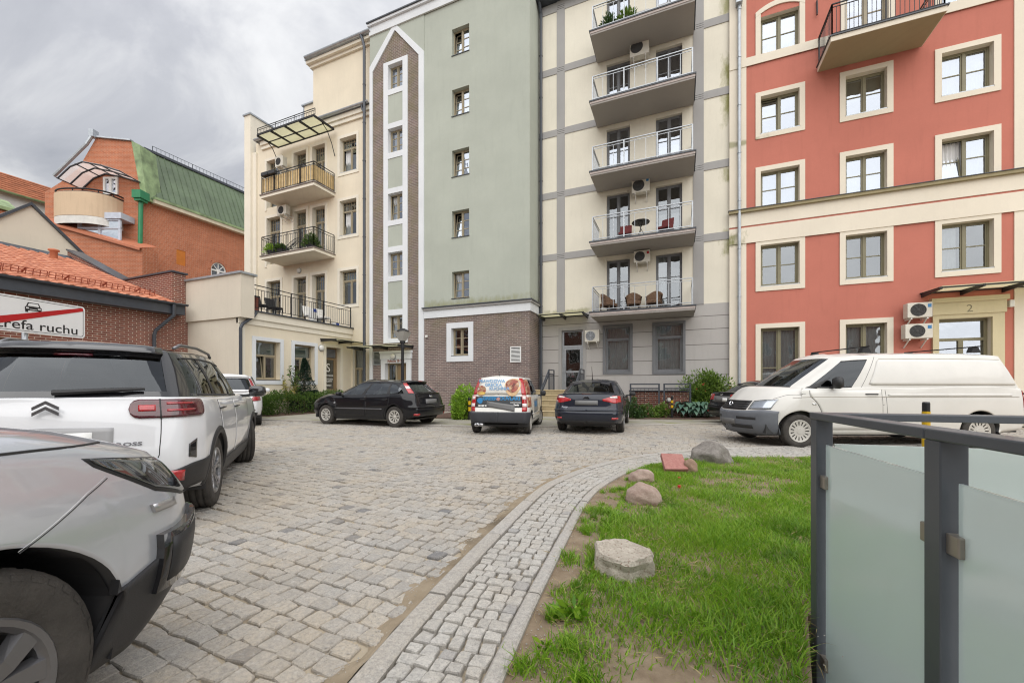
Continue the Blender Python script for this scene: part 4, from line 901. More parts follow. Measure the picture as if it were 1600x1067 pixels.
# firewall on the left edge, sloping back
fa0, fa1 = F.a(388), F.a(397.5); zf = Zv(397, 176, V_CREAM - .25)
mb = MB(); mb.box(fa0, fa1, V_CREAM - 0.25, V_CREAM + 9, 0, zf); mb.build('firewall', M['cream_trim'], CRM); mb = MB(); mb.box(fa0 - .07, fa1 + .07, V_CREAM - .32, V_CREAM + 9, zf + .001, zf + .09); mb.build('firewall_coping', M['zinc'], CRM)
MB().box(fa1, ca0 + .15, V_CREAM - .12, V_CREAM + .5, 0, z_gut - .6).build('corner_strip', M['cream_trim'], CRM)
shell('back_wall', CRM, ca0, ca1, V_CREAM + .03, V_CREAM + 6, 0, z_gut - .1, M['cream'])
backing_room(CRM, F, ca0, ca1, 0, z_gut - .1)
cb0, cb1, cbv = -21.75, -17.67, 15.5
for i, z in enumerate(cb_z[:2]):
    mb = MB(); mb.box(cb0, cb1, cbv, V_CREAM - .001, z - .20, z - .05); b = mb.build('balcony', M['cream_trim'], CRM)
    MB().box(cb0 - .05, cb1 + .05, cbv - .05, V_CREAM - .002, z - .049, z).build('floor_edge', plain('balcony_tile', (0.23, 0.19, 0.17), 0.7) if 'balcony_tile' not in MATS else MATS['balcony_tile'], b)
    P = [(cb0 + .05, V_CREAM - .02, z), (cb0 + .05, cbv + .04, z), (cb1 - .05, cbv + .04, z), (cb1 - .05, V_CREAM - .02, z)]
    railing(None, b, 'railing', P, 1.06, M['black_metal'], 0.035, 0.014, 0.13, (0.10, 0.93), 1.1)
    if i == 0:                       # straw-coloured screen strips behind the bars
        for k in range(2):
            p, q = Vector(P[k + 1]), Vector(P[k + 2] if k + 2 < 4 else P[3]); L = (q - p).length; n = int(L / 0.26)
            nn = Vector((0, 1, 0)) if k == 0 else Vector((-1, 0, 0))
            for s in range(n):
                c0 = p.lerp(q, (s + .04) / n) + nn * .025; c1 = p.lerp(q, (s + .96) / n) + nn * .025
                m = MB(); m.quad((c0.x, c0.y, z + .14), (c1.x, c1.y, z + .14), (c1.x, c1.y, z + .90), (c0.x, c0.y, z + .90)); m.build('screen_strip', plain('straw_screen', (0.62, 0.45, 0.22), 0.8, 0, 0.2, 5) if 'straw_screen' not in MATS else MATS['straw_screen'], b, recalc=False)
# glazed roof over the upper balcony
z = Zv(490, 182, 15.45); zw = z + 0.06; k0, k1 = -21.9, -17.55
mb = MB()
for k in range(5):
    a = k0 + (k1 - k0) * k / 4; mb.bar((a, 15.40, z), (a, V_CREAM - .19, zw), 0.06, 0.11)
for (v, t) in ((15.42, 0.05), (16.1, 0.04), (16.68, 0.05)): mb.bar((k0, v, z + .03), (k1, v, z + .03), t, t)
for a in (k0 + .05, k1 - .05):
    mb.tube([(a, 15.95, z), (a, 16.3, z - .25), (a, 16.6, z - .75), (a, V_CREAM - .08, z - 1.35)], 0.022, 6)
cn = mb.build('balcony_canopy', M['black_metal'], CRM, recalc=False)
for k in range(4):
    for (v0, v1) in ((15.45, 16.08), (16.12, 16.66)):
        a, b_ = k0 + (k1 - k0) * k / 4 + .04, k0 + (k1 - k0) * (k + 1) / 4 - .04
        MB().box(a, b_, v0, v1, z + .062, z + .072).build('canopy_sheet', M['poly'], cn)
railing(None, CRM, 'canopy_railing', [(k0, 15.42, z + .06), (k1 + .05, 15.42, z + .06)], 0.34, M['black_metal'], 0.025, 0.010, 0.12, (0.04, 0.24), 1.5, .025)
# dark downpipe between the cream and the green building
xq = F.a(577.2); downpipe(CRM, [(F.a(571), V_CREAM - .36, z_at + .38), (F.a(574), V_CREAM - .36, z_at + .1), (xq, V_CREAM - .38, z_at - .35), (xq, V_CREAM - .38, 0.1)], 0.075, M['anthracite'])
MB().tube([(F.a(571), V_CREAM - .3, z_gut - .05), (F.a(572), V_CREAM - .3, z_gut - .3), (xq - .05, V_CREAM - .38, z_gut - .55)], 0.05, 8).build('pipe_branch', M['anthracite'], CRM)

# the wing: wall along v at U_WING, its terrace, parapet block and front wall
W = Face('u', U_WING); wv0 = 10.8; tz = 4.40
ww = [(W.a(399.2), W.a(437.5), W.z(399.2, 592), W.z(399.2, 530.5)), (W.a(459.8), W.a(491.4), W.z(459.8, 593.5), W.z(459.8, 537))]
wd = (W.a(509.2), W.a(531.5), 0.12, W.z(509.2, 541))
wall(W, 'wing_wall', wv0, V_CREAM, 0, tz - .6, ww + [wd], M['cream'], CRM, 0.32, reveal=M['cream'])
for i, h in enumerate(ww):
    w = window(W, CRM, *h, depth=0.3, frame=M['frame_tan'], cols=2, rows=(), transom=0.37, bars=False, sill=True, surround=None, backing='top', fw=0.06, tilt=.14 if i == 0 else 0)
    mb = W.mb(); ring(mb, h[0] - .16, h[1] + .16, h[2] - .2, h[3] + .16, 0.158, 0.001, 0.04); mb.build('surround', M['white_trim'], w)
mb = W.mb(); d0 = -.3; zt = W.z(509.2, 559); ring(mb, *wd, 0.07, d0, d0 + .06); mb.box(wd[0] + .07, wd[1] - .07, d0, d0 + .062, zt - .05, zt + .05); mb.box(wd[0] + .07, wd[1] - .07, d0 + .01, d0 + .05, .12, 1.05); mb.box(wd[0] + .07, wd[1] - .07, d0, d0 + .06, 1.0, 1.1); mb.box(wd[1] - .2, wd[1] - .07, d0, d0 + .055, .12, zt); dr = mb.build('door', M['frame_brown'], CRM); W.mb().box(wv0 + .3, V_CREAM - .1, -1.2, -1.15, 0, tz - .7).build('interior_wall', M['room'], CRM)
W.mb().quad((wd[0] + .07, d0 + .02, 1.1), (wd[1] - .2, d0 + .02, 1.1), (wd[1] - .2, d0 + .02, zt - .05), (wd[0] + .07, d0 + .02, zt - .05)).build('pane', M['glass'], dr, recalc=False)
for k in range(7):
    zz = zt + .08 + (wd[3] - .07 - zt - .08) * k / 7; W.mb().box(wd[0] + .07, wd[1] - .07, d0 + .01, d0 + .045, zz, zz + .05).build('slat', M['frame_grey'], dr)
dw = (wd[0] + wd[1] - .13) / 2; dm = plain('door_decal_white', (0.75, 0.74, 0.7), 0.5)
text_obj('door_sign', 'S', 0.62, dm, dr, lambda x, y, h: (U_WING + d0 + .024 + h, dw + x, zt - .48 + y))
for k, (s, q) in enumerate((('STOMATOLOGIA', .86), ('ESTETYCZNA', 1.05), ('IMPLANTY', 1.16), ('GABINET', 1.37))): text_obj('door_sign', s, 0.10, dm, dr, lambda x, y, h, q=q: (U_WING + d0 + .024 + h, dw + x, zt - q + y), bold=.004)
mb = W.mb(); ring(mb, wd[0] - .17, wd[1] + .17, 0, wd[3] + .17, 0.168, 0.001, 0.04, 'tlr'); mb.build('door_surround', M['cream_trim'], CRM)
mb = W.mb(); mb.box(wv0, V_CREAM, -.1, 0.05, tz - .6, tz - .36); mb.box(wv0 + .4, V_CREAM, -.1, 0.12, tz - .36, tz - .05); mb.build('wing_cornice', M['cream_trim'], CRM)
MB().box(-19.86, U_WING + .2, wv0 + .5, V_CREAM - .01, tz - .05, tz).build('terrace_floor', M['anthracite'], CRM)
railing(None, CRM, 'terrace_railing', [(U_WING + .1, wv0 + .55, tz), (U_WING + .1, V_CREAM - .15, tz)], 1.07, M['black_metal'], 0.04, 0.014, 0.125, (0.12, 0.90), 1.9)
MB().box(-19.86, U_WING + .3, 10.72, 11.28, 4.02, 5.76).build('parapet', M['beige'], CRM)
MB().box(-19.95, U_WING + .38, 10.64, 11.36, 5.761, 5.84).build('parapet_coping', M['zinc'], CRM)
MB().box(-19.86, U_WING - .001, wv0, 11.0, 0, 4.019).build('front_wall', M['beige'], CRM)
MB().box(U_WING, U_WING + .03, wv0 + .01, wv0 + .28, 0, tz - .6).build('corner_strip', M['cream_trim'], CRM)
canopy(W, CRM, W.a(500), W.a(556), W.z(520, 530.5), 1.0, 3, 0.06)
downpipe(CRM, [(U_WING + .22, wv0 + .62, tz - .1), (U_WING + .22, wv0 + .5, tz - .28), (U_WING + .12, wv0 + .12, tz - .62), (U_WING + .10, wv0 + .05, tz - .8), (U_WING + .10, wv0 + .05, 0.1)], 0.06, M['anthracite'])
round_lamp((U_WING, W.a(501.5), W.z(501.5, 543)), (1, 0, 0), 'round bulkhead lamp beside the brown door under the dark canopy', 0.16)
round_lamp((F.a(468), V_CREAM, F.z(468, 422.5)), (0, -1, 0), 'round bulkhead lamp under the lower iron balcony of the cream tenement', 0.15)

# ===== brick garage with the red tiled roof
U_GAR = -19.8; GF = Face('u', U_GAR); gv0, gv1 = -3.0, 10.2
GAR = thing('garage_building', 'low red clinker garage with an orange tiled roof and dark eaves', 'garage', (U_GAR - 4, 5, 0))
gd = [(-2.2, 0.4), (1.1, 3.7), (GF.a(55), 5.9)]
gd = [(-2.4, -0.1), (0.9, 3.3), (4.1, 6.05), (GF.a(109.6), 9.6)]
wall(GF, 'wall', gv0, gv1 + .6, 0, 4.6, [(a, b, 0.02, 2.78) for a, b in gd], M['red_brick'], GAR, 0.25)
for (a, b) in gd:
    m = GF.mb(); m.box(a, b, -.24, -.2, 0.02, 2.78); d = m.build('garage_door', M['frame_brown'], GAR)
    for k in range(1, 5): GF.mb().box(a + .02, b - .02, -.199, -.192, 2.78 * k / 5 - .01, 2.78 * k / 5 + .01).build('rib', M['dark_plastic'], d)
e_u, e_z, r_u, r_z = -19.35, 4.66, -28.2, 7.58
sl = Vector((r_u - e_u, 0, r_z - e_z)); slL = sl.length; sn = sl.normalized(); up = Vector((-sn.z, 0, sn.x)); up = up if up.z > 0 else -up
MB().quad((e_u, gv0, e_z), (e_u, gv1 - .02, e_z), (r_u, gv1 - .02, r_z), (r_u, gv0, r_z)).build('roof', plain('roof_underlay', (0.10, 0.035, 0.025), 0.9), GAR, recalc=False)
m, nt, b = nmat('clay_tile'); oi = nd(nt, 'ShaderNodeObjectInfo'); gi = nt.nodes.new('ShaderNodeNewGeometry')
rr = nd(nt, 'ShaderNodeMath', {0: nd(nt, 'ShaderNodeMath', {0: oi.outputs['Random'], 1: gi.outputs['Random Per Island']}, operation='ADD').outputs[0]}, operation='FRACT').outputs[0]
cc = mixc(nt, rr, (0.40, 0.125, 0.06), (0.58, 0.235, 0.13)); cc = mixc(nt, ramp(nt, noise(nt, pos(nt), 3.0, 5), .45, .8, 0, .5), cc, (0.30, 0.13, 0.085)); nt.links.new(cc, b.inputs['Base Color']); b.inputs['Roughness'].default_value = .65
tw, tl = 0.30, 0.385
prof = [(-.15, 0.0), (-.10, 0.045), (-.04, .055), (.02, .02), (.09, .006), (.152, .012)]
def tile_geo():
    pts = []; n = len(prof)
    for (y, lift) in ((0.0, .02), (tl + .05, 0.0)):
        for (x, h) in prof: pts.append((x, y, h + lift))
    for (x, h) in prof: pts.append((x, 0.0, h - .012))
    f = [(k, k + 1, n + k + 1, n + k) for k in range(n - 1)] + [(2 * n + k, 2 * n + k + 1, k + 1, k) for k in range(n - 1)]
    return pts, f
tp, tf = tile_geo()
def tile_pt(p, r, c): return Vector((e_u + .06, gv1 - .17 - c * tw, e_z)) + sn * (r * tl + p[1] - .06) + Vector((0, p[0], 0)) + up * (p[2] + .01)
tme = bpy.data.meshes.new('roof_tile'); o0 = tile_pt((0, 0, 0), 0, 0); tme.from_pydata([tuple(tile_pt(p, 0, 0) - o0) for p in tp], [], tf); tme.materials.append(m)
NR, NC = int(slL / tl), int((gv1 - gv0) / tw)
order = sorted([(r, c) for r in range(NR) for c in range(NC)], key=lambda rc: (tile_pt((0, 0, 0), *rc)).length + (60 if tile_pt((0, 0, 0), *rc).y < 4.6 else 0))
for (r, c) in order[:300]:
    link('roof_tile', tme, GAR, tile_pt((0, 0, 0), r, c) + Vector((0, random.uniform(-.004, .004), random.uniform(0, .006))))
mb = MB()
for (r, c) in order[300:]: mb.add([tuple(tile_pt(p, r, c)) for p in tp], tf)
stuff(mb.build('roof_tiles', m, GAR, recalc=False))
# snow guard
for s in range(9):
    v1 = gv1 - .5 - s * 1.02; v0 = v1 - .98
    if v0 < 0: break
    mb = MB(); base = Vector((e_u, 0, e_z)) + sn * .75
    for h in (.10, .19, .28): mb.bar(base + up * h + Vector((0, v0, 0)), base + up * h + Vector((0, v1, 0)), .022)
    for k in range(7): c = Vector((0, v0 + (v1 - v0) * k / 6, 0)); mb.bar(base + c + up * .05, base + c + up * .29, .020)
    c = Vector((0, (v0 + v1) / 2, 0)); mb.bar(base + c + sn * .35 + up * .05, base + c + up * .29, .05, .03); mb.build('snow_guard', plain('snow_guard_paint', (0.30, 0.075, 0.04), 0.6) if 'snow_guard_paint' not in MATS else MATS['snow_guard_paint'], GAR, recalc=False)
gutter(GAR, (e_u + .10, gv0, e_z + .02), (e_u + .10, gv1 + .3, e_z + .02), 0.085, M['anthracite'])
MB().box(e_u - .02, e_u + .012, gv0, gv1 + .25, e_z - .42, e_z - .03).build('fascia', M['anthracite'], GAR); MB().box(U_GAR + .002, e_u - .021, gv0, gv1 + .25, e_z - .42, e_z - .38).build('eaves_soffit', M['anthracite'], GAR)
downpipe(GAR, [(e_u + .1, gv1 - .2, e_z - .06), (e_u + .08, gv1 - .2, e_z - .5), (U_GAR + .12, gv1 - .62, e_z - 1.15), (U_GAR + .1, gv1 - .66, e_z - 1.35), (U_GAR + .1, gv1 - .66, 0.1)], 0.065, M['anthracite'])
vp = V(78.5, -26.5); vq = Vector((-26.5, 8.5, e_z + (e_u + 26.5) * -(-1) * (r_z - e_z) / (e_u - r_u)))
MB().lathe([(0.13, -.2), (0.13, .38), (.19, .40), (.19, .47), (.1, .5), (0, .5)], (-26.6, V(84, -26.6), e_z + (e_u + 26.6) / (e_u - r_u) * (r_z - e_z)), 'z', 12).build('vent_tile', m, GAR, smooth=True)
# parapet firewall at its far end
zp = 6.05
mb = MB(); mb.box(-23.6, U_GAR + .02, gv1, 10.71, 0, zp); mb.prism([(-23.6, 0), (-23.6, zp), (-28.6, zp + 2.05), (-28.6, 0)], gv1, 10.71); mb.build('firewall', M['red_brick'], GAR)
mb = MB(); mb.box(-23.6, U_GAR + .1, gv1 - .06, 10.76, zp + .002, zp + .07); mb.prism([(-23.6, zp + .002), (-23.6, zp + .07), (-28.6, zp + 2.12), (-28.6, zp + 2.052)], gv1 - .06, 10.76); mb.build('firewall_coping', M['anthracite'], GAR)
MB().box(-28.6, -28.3, gv0, gv1, 0, r_z).build('back_wall', M['beige'], GAR)
MB().quad((r_u + .25, gv0, r_z - .02), (r_u + .25, gv1, r_z - .02), (r_u - .05, gv1, r_z + .18), (r_u - .05, gv0, r_z + .18)).build('ridge_flashing', M['anthracite'], GAR, recalc=False)

# ===== beige gabled house behind the garage
U_GB = -29.6; B = Face('u', U_GB)
GBL = thing('gabled_house', 'plain beige gabled house rising behind the tiled garage roof', 'house', (U_GB - 4, 9, 0))
pk = (B.a(47.9), B.z(47.9, 320.6)); re = (B.a(133.6), B.z(133.6, 403.4)); le = (2 * pk[0] - re[0], re[1])
mb = B.mb(); mb.prism([(le[0], 0), (re[0], 0), re, pk, le], -8, 0); mb.build('wall', M['beige'], GBL)
mb = B.mb(); 
for (p, q) in ((pk, re), (pk, le)):
    mb.prism([(p[0], p[1] + .005), (q[0], q[1] + .005), (q[0] + (.05 if q is re else -.05), q[1] + .12), (p[0], p[1] + .16)], -8.2, 0.12)
mb.build('roof', M['anthracite'], GBL)

# ===== orange brick building with the green mansard
U_OR = -34.0; O = Face('u', U_OR); oc = O.a(222)
ORG = thing('brick_building', 'orange brick building with a green sheet mansard roof and a rounded corner balcony', 'building', (U_OR, oc, 0))
oe_z = 14.2; or_z = 18.45; ov1 = 30.0
arch_a0, arch_a1, arch_z0, arch_z1 = O.a(329.5), O.a(353.8), O.z(329.5, 431.5), O.z(341, 409.5)
shut = (O.a(275.5), O.a(290), O.z(275.5, 412), O.z(275.5, 388.5))
wall(O, 'wall', oc, ov1, 0, oe_z, [shut, (arch_a0, arch_a1, arch_z0, arch_z1)], M['orange_brick'], ORG, 0.2)
O.mb().box(shut[0], shut[1], -.1, -.03, shut[2], shut[3]).build('shutter', plain('ochre_shutter', (0.50, 0.16, 0.02), 0.7), ORG)
am, ah = (arch_a0 + arch_a1) / 2, (arch_a1 - arch_a0) / 2
mb = O.mb(); zs = arch_z0 + (arch_z1 - arch_z0) * .48; ri = arch_z1 - zs
def arcp(r, k, n=12): a = math.pi * k / n; return (am + ah * r * math.cos(a), zs + ri * r * math.sin(a))
for k in range(12):
    p0, p1, q0, q1 = arcp(1, k), arcp(1, k + 1), arcp(.86, k), arcp(.86, k + 1)
    mb.prism([p0, p1, q1, q0], -.15, -.06)
for k in (3, 6, 9): p = arcp(.92, k); mb.bar((am, -.1, zs), (p[0], -.1, p[1]), .06, .05, (1, 0, 0))
mb.box(arch_a0, arch_a1, -.15, -.055, zs - .06, zs + .05); mb.box(arch_a0, arch_a0 + .1, -.15, -.06, arch_z0, zs); mb.box(arch_a1 - .1, arch_a1, -.15, -.06, arch_z0, zs); mb.box(am - .08, am + .08, -.15, -.058, arch_z0, zs); mb.box(arch_a0, arch_a1, -.15, -.06, arch_z0, arch_z0 + .08)
aw = mb.build('arched_window', M['frame_white'], ORG); O.mb().quad((arch_a0, -.14, arch_z0), (arch_a1, -.14, arch_z0), (arch_a1, -.14, arch_z1), (arch_a0, -.14, arch_z1)).build('pane', MATS['window_glass'], aw, recalc=False)
mb = O.mb()
for k in range(16):                  # brick fill over the arch corners and a proud arch ring
    a0 = math.pi * k / 16; a1 = math.pi * (k + 1) / 16
    P = lambda r, a: (am + ah * r * math.cos(a), zs + ri * r * math.sin(a))
    mb.prism([P(1.0, a0), P(1.0, a1), P(1.32, a1), P(1.32, a0)], -.05, .02)
mb.build('arch_ring', M['orange_brick'], aw)
MB().box(U_OR - 3, U_OR - .3, oc + .2, ov1, 0, oe_z).build('interior_wall', M['room'], ORG)
# mansard sheets with standing seams
g_sheet = plain('green_sheet', (0.105, 0.145, 0.085), 0.5, 0.1, 0.25, 0.8); g_pat = plain('verdigris_sheet', (0.22, 0.30, 0.15), 0.6, 0, 0.45, 1.6); g_new = plain('bright_green_paint', (0.02, 0.20, 0.08), 0.4, 0, 0.15)
ru = -36.0
mb = MB(); mb.quad((U_OR + .25, oc + .3, oe_z), (U_OR + .25, ov1, oe_z), (ru, ov1, or_z), (ru, oc + .9, or_z)); mb.quad((ru, oc + .9, or_z), (ru, ov1, or_z), (ru - 6, ov1, or_z + .4), (ru - 6, oc + .9, or_z + .4)); rf = mb.build('roof', g_sheet, ORG, recalc=False)
n = 34
for k in range(n):
    v = oc + .9 + (ov1 - oc - .9) * (k + .5) / n; MB().bar((U_OR + .27, v - .3, oe_z), (ru + .01, v, or_z), .03, .07).build('standing_seam', g_sheet, rf)
mb = MB(); mb.bar((ru, oc + 1, or_z + .08), (ru, ov1, or_z + .08), .2, .16); mb.build('ridge_cap', M['anthracite'], ORG)
railing(None, ORG, 'roof_fence', [(ru - .1, oc + 1.6, or_z + .16), (ru - .1, ov1 - 2, or_z + .16)], .42, M['anthracite'], .035, .018, .26, (.1,), 3.0, .02)
MB().box(U_OR + .02, U_OR + .45, oc + .5, ov1, oe_z - .28, oe_z - .02).build('eaves_gutter', plain('pale_gutter', (0.56, 0.50, 0.38), 0.6), ORG); MB().box(U_OR + .02, U_OR + .5, oc + .5, ov1, oe_z - .019, oe_z + .15).build('eaves_sheet', g_pat, ORG)
# corner face turned towards the yard: a mansard gable
CD = (-CF, -SF)                      # along the gable, to the left
class Gable:
    def fn(self, a, d, z): return (U_OR + CD[0] * a + SF * d, oc + CD[1] * a - CF * d, z)
GB = Gable(); gY = (Vector((U_OR, oc)) @ Vector((-SF, CF)))
def gA(px): return -((px - CX) / FPX * gY - (U_OR * CF + oc * SF))
def gZ(py): return CAM_H - (py - CY) / FPX * gY
def MBG(): return MB(GB.fn)
gXc = U_OR * CF + oc * SF
def gAd(px, d): return gXc - (px - CX) / FPX * (gY - d)
def gZd(py, d): return CAM_H - (py - CY) / FPX * (gY - d)
prof = [(0, 0), (gA(222), gZ(300)), (gA(206), gZ(221)), (gA(150), gZ(215.5)), (gA(123), gZ(262)), (gA(95), gZ(284)), (gA(70), gZ(300)), (gA(70), 0)]
mb = MBG(); mb.prism(prof, -.9, 0.0); mb.build('gable_wall', M['orange_brick'], ORG)
mb = MBG(); mb.prism([(gA(223), gZ(312)), (gA(206.5), gZ(221)), (gA(204), gZ(219)), (gA(219), gZ(219.5) - .3), (gA(231), gZ(312))], -1.2, 0.06); mb.build('gable_flashing', g_pat, ORG)
mb = MBG(); mb.bar((gA(206), .0, gZ(219.5)), (gA(149), .0, gZ(214)), .3, .1); mb.build('gable_coping', M['zinc'], ORG)
mb = MBG(); mb.tube([(gA(147), .15, gZ(205)), (gA(147.5), .2, gZ(216)), (gA(141), .25, gZ(228)), (gA(92), .3, gZ(278))], .11, 8); mb.box(gA(152), gA(145), -.1, .3, gZ(216), gZ(205)); mb.build('verge_pipe', M['zinc'], ORG)
mb = MBG(); mb.box(gA(234), gA(220.5), 0.0, .7, gZ(315), gZ(303)); mb.box(gA(232), gA(222), 0.05, .6, gZ(318.5), gZ(315)); mb.build('rain_hopper', g_new, ORG)
mb = MBG(); mb.tube([(gA(226.5), .3, gZ(318)), (gA(225), .3, gZ(405)), (gA(220), .35, gZ(409))], .13, 10); mb.build('downpipe', g_new, ORG)
mb = MBG(); mb.box(gA(225), gA(206.5), 0.02, .5, gZ(423), gZ(408)); mb.build('rain_box', g_new, ORG)
# door, rounded balcony, its arched canopy and the glazed bay below
win = (gA(185.5), gA(163), gZ(304), gZ(277)); l, r = min(win[:2]), max(win[:2])
mb = MBG(); ring(mb, l, r, win[2], win[3], .13, .01, .10); mb.box((l + r) / 2 - .09, (l + r) / 2 + .09, .01, .105, win[2], win[3]); dw_ = mb.build('balcony_door', M['frame_white'], ORG); MBG().quad((l + .1, .03, win[2]), (r - .1, .03, win[2]), (r - .1, .03, win[3] - .1), (l + .1, .03, win[3] - .1)).build('pane', M['glass_sky'], dw_, recalc=False)
bc, bl, br_, bz0, bz1 = 0, gAd(186, .3), gAd(83, .8), gZd(337, 1.3), gZd(300, 1.3)
mb = MBG(); n = 18; ctr = (bl + br_) / 2; hw = (br_ - bl) / 2; dep = 1.5
pl = []
for k in range(n + 1):
    a = math.pi * k / n; ca_, sa_ = math.cos(a), math.sin(a)
    pl.append((ctr - hw * math.copysign(abs(ca_) ** .75, ca_), dep * sa_ ** .75))
low = []
for k in range(n): 
    p, q = pl[k], pl[k + 1]; mb.add([(p[0], p[1], bz0), (q[0], q[1], bz0), (q[0], q[1], bz1), (p[0], p[1], bz1), (p[0], p[1] - .15, bz1), (q[0], q[1] - .15, bz1)], [(0, 1, 2, 3), (3, 2, 5, 4)])
mb.add([(p[0], p[1], bz0) for p in pl], [tuple(range(n + 1))]); bb = mb.build('balcony', stucco('sandy_render', (0.60, 0.45, 0.31), rain=.1), ORG)
mb = MBG(); mb.tube([(p[0], max(p[1] - .1, 0), bz1 + .22) for p in pl], .05, 6); mb.tube([(p[0], max(p[1] - .1, 0), bz1 + .03) for p in pl], .05, 6)
for k in (2, 5, 9, 13, 16): mb.bar((pl[k][0], pl[k][1] - .1, bz1), (pl[k][0], pl[k][1] - .1, bz1 + .24), .04)
mb.build('railing', M['black_metal'], bb, recalc=False)
mb = MBG()
for k in range(n):
    p, q = pl[k], pl[k + 1]; mb.add([(p[0], p[1] * .97, bz0 - .5), (q[0], q[1] * .97, bz0 - .5), (q[0], q[1] * .99, bz0 - .01), (p[0], p[1] * .99, bz0 - .01)], [(0, 1, 2, 3)])
mb.build('balcony_skirt', plain('whitewash', (0.68, 0.66, 0.62), 0.9, 0, .1), bb, recalc=False)
mb = MBG(); n = 10
def cpt(k, d, off=0): q = k / n; return (gAd(187 - 97 * q, 1.5), d * .75, gZd(float(np.interp(q, (0, .3, .6, .8, 1), (267, 258, 252.5, 260, 278))), 1.5) + off)
for d in (0.05, 1.0, 2.0): mb.tube([cpt(k, d) for k in range(n + 1)], .05, 6)
for k in (0, 3, 5, 7, 10): mb.bar(cpt(k, .0), cpt(k, 2.1), .07, .05)
cc_ = mb.build('arched_canopy', M['anthracite'], ORG, recalc=False)
mb = MBG()
for k in range(n): mb.quad(cpt(k, .05, .05), cpt(k + 1, .05, .05), cpt(k + 1, 2.05, .05), cpt(k, 2.05, .05))
mb.build('canopy_sheet', glassmat('milky_sheet', (.9, .86, .84), -.9, opac=.75, body=(.86, .80, .76), rough=.3, trl=.75), cc_, recalc=False)
bay0, bay1, byz0, byz1 = gAd(184, 1.0), gAd(120, 1.0), gZd(374, 1.0), gZd(331, 1.0)
mb = MBG(); 
for x in (bay0, (bay0 + bay1) / 2, bay1): mb.box(x - .08, x + .08, .8, .9, byz0, byz1 - .4)
for zz in (byz0, byz1 - 1.0, byz1 - .45): mb.box(bay0 - .08, bay1 + .08, 0.79, .91, zz - .06, zz + .06)
mb.prism([(bay0 - .2, byz1 - .4), (bay1 + .9, byz1 - .4), (bay1 + .2, byz1), (bay0 - .2, byz1)], .02, 1.0); mb.box(bay1 - .08, bay1 + .08, .02, .8, byz0, byz0 + .1); by_ = mb.build('glazed_bay', plain('bay_frame', (0.50, 0.53, 0.60), .5), ORG)
MBG().quad((bay0, .83, byz0), (bay1, .83, byz0), (bay1, .83, byz1 - .45), (bay0, .83, byz1 - .45)).build('pane', M['glass'], by_, recalc=False); MBG().quad((bay1, .83, byz0), (bay1 + .6, .02, byz0), (bay1 + .6, .02, byz1 - .5), (bay1, .83, byz1 - .5)).build('pane', M['glass_sky'], by_, recalc=False)
# lower brick wall with a tiled coping in front of it
lw_d = 1.15; q0, q1 = gAd(222.5, lw_d), gAd(62, lw_d); za, zb_ = gZd(386, lw_d), gZd(340, lw_d)
mb = MBG(); mb.prism([(q0, 0), (q1, 0), (q1, zb_), (q0, za)], .01, lw_d); yw = mb.build('annex_wall', M['orange_brick'], ORG)
mb = MBG(); mb.add([(q0, lw_d + .2, za - .1), (q1, lw_d + .2, zb_ - .1), (q1, .05, zb_ + .42), (q0, .05, za + .42), (q0, lw_d + .2, za - .26), (q1, lw_d + .2, zb_ - .26)], [(0, 1, 2, 3), (0, 4, 5, 1)]); mb.build('annex_roof', MATS['clay_tile'], yw, recalc=False)

# ===== far left: white house with an old red roof
U_WH = -46.0
WH = thing('white_house', 'white rendered house with an old red tiled roof at the far left', 'house', (U_WH, 14, 0))
Hh = Face('u', U_WH); zE = Hh.z(40, 309); 
Hh.mb().box(Hh.a(-160), 30.0, -10, 0, 0, zE).build('wall', plain('whitewashed_render', (0.74, 0.73, 0.70), .9, 0, .06), WH)
wz = zE + 2.55
mb = MB(); mb.quad((U_WH + .4, Hh.a(-170), zE - .05), (U_WH + .4, 30, zE - .05), (U_WH - 3.4, 30, wz), (U_WH - 3.4, Hh.a(-170), wz)); rf = mb.build('roof', plain('old_clay_roof', (0.40, 0.15, 0.075), .8, 0, .3, 2.0), WH, recalc=False)
for k in range(9):
    q = k / 9; MB().bar((U_WH + .4 - 3.8 * q, Hh.a(-170), zE + .0 + 2.6 * q), (U_WH + .4 - 3.8 * q, 30, zE + .0 + 2.6 * q), .06, .07).build('tile_course', MATS['old_clay_roof'], rf)
gutter(WH, (U_WH + .5, Hh.a(-170), zE - .05), (U_WH + .5, 30, zE - .05), .12, g_pat)
PR = thing('porch_roof', 'small green-capped tiled roof edge in front of the white house', 'roof', (-40, 10.5, 0))
mb = MB(); mb.box(-41.5, -40, 9.0, Face('u', -40).a(22), 0, Zu(10, 330, -40)); mb.build('wall', M['orange_brick'], PR); mb = MB(); zq = Zu(10, 329, -40); mb.prism([(-39.8, zq), (-39.8, zq + .2), (-41.2, zq + 1.0), (-41.7, zq)], 8.6, Face('u', -40).a(22) + .1); mb.build('roof', g_pat, PR)

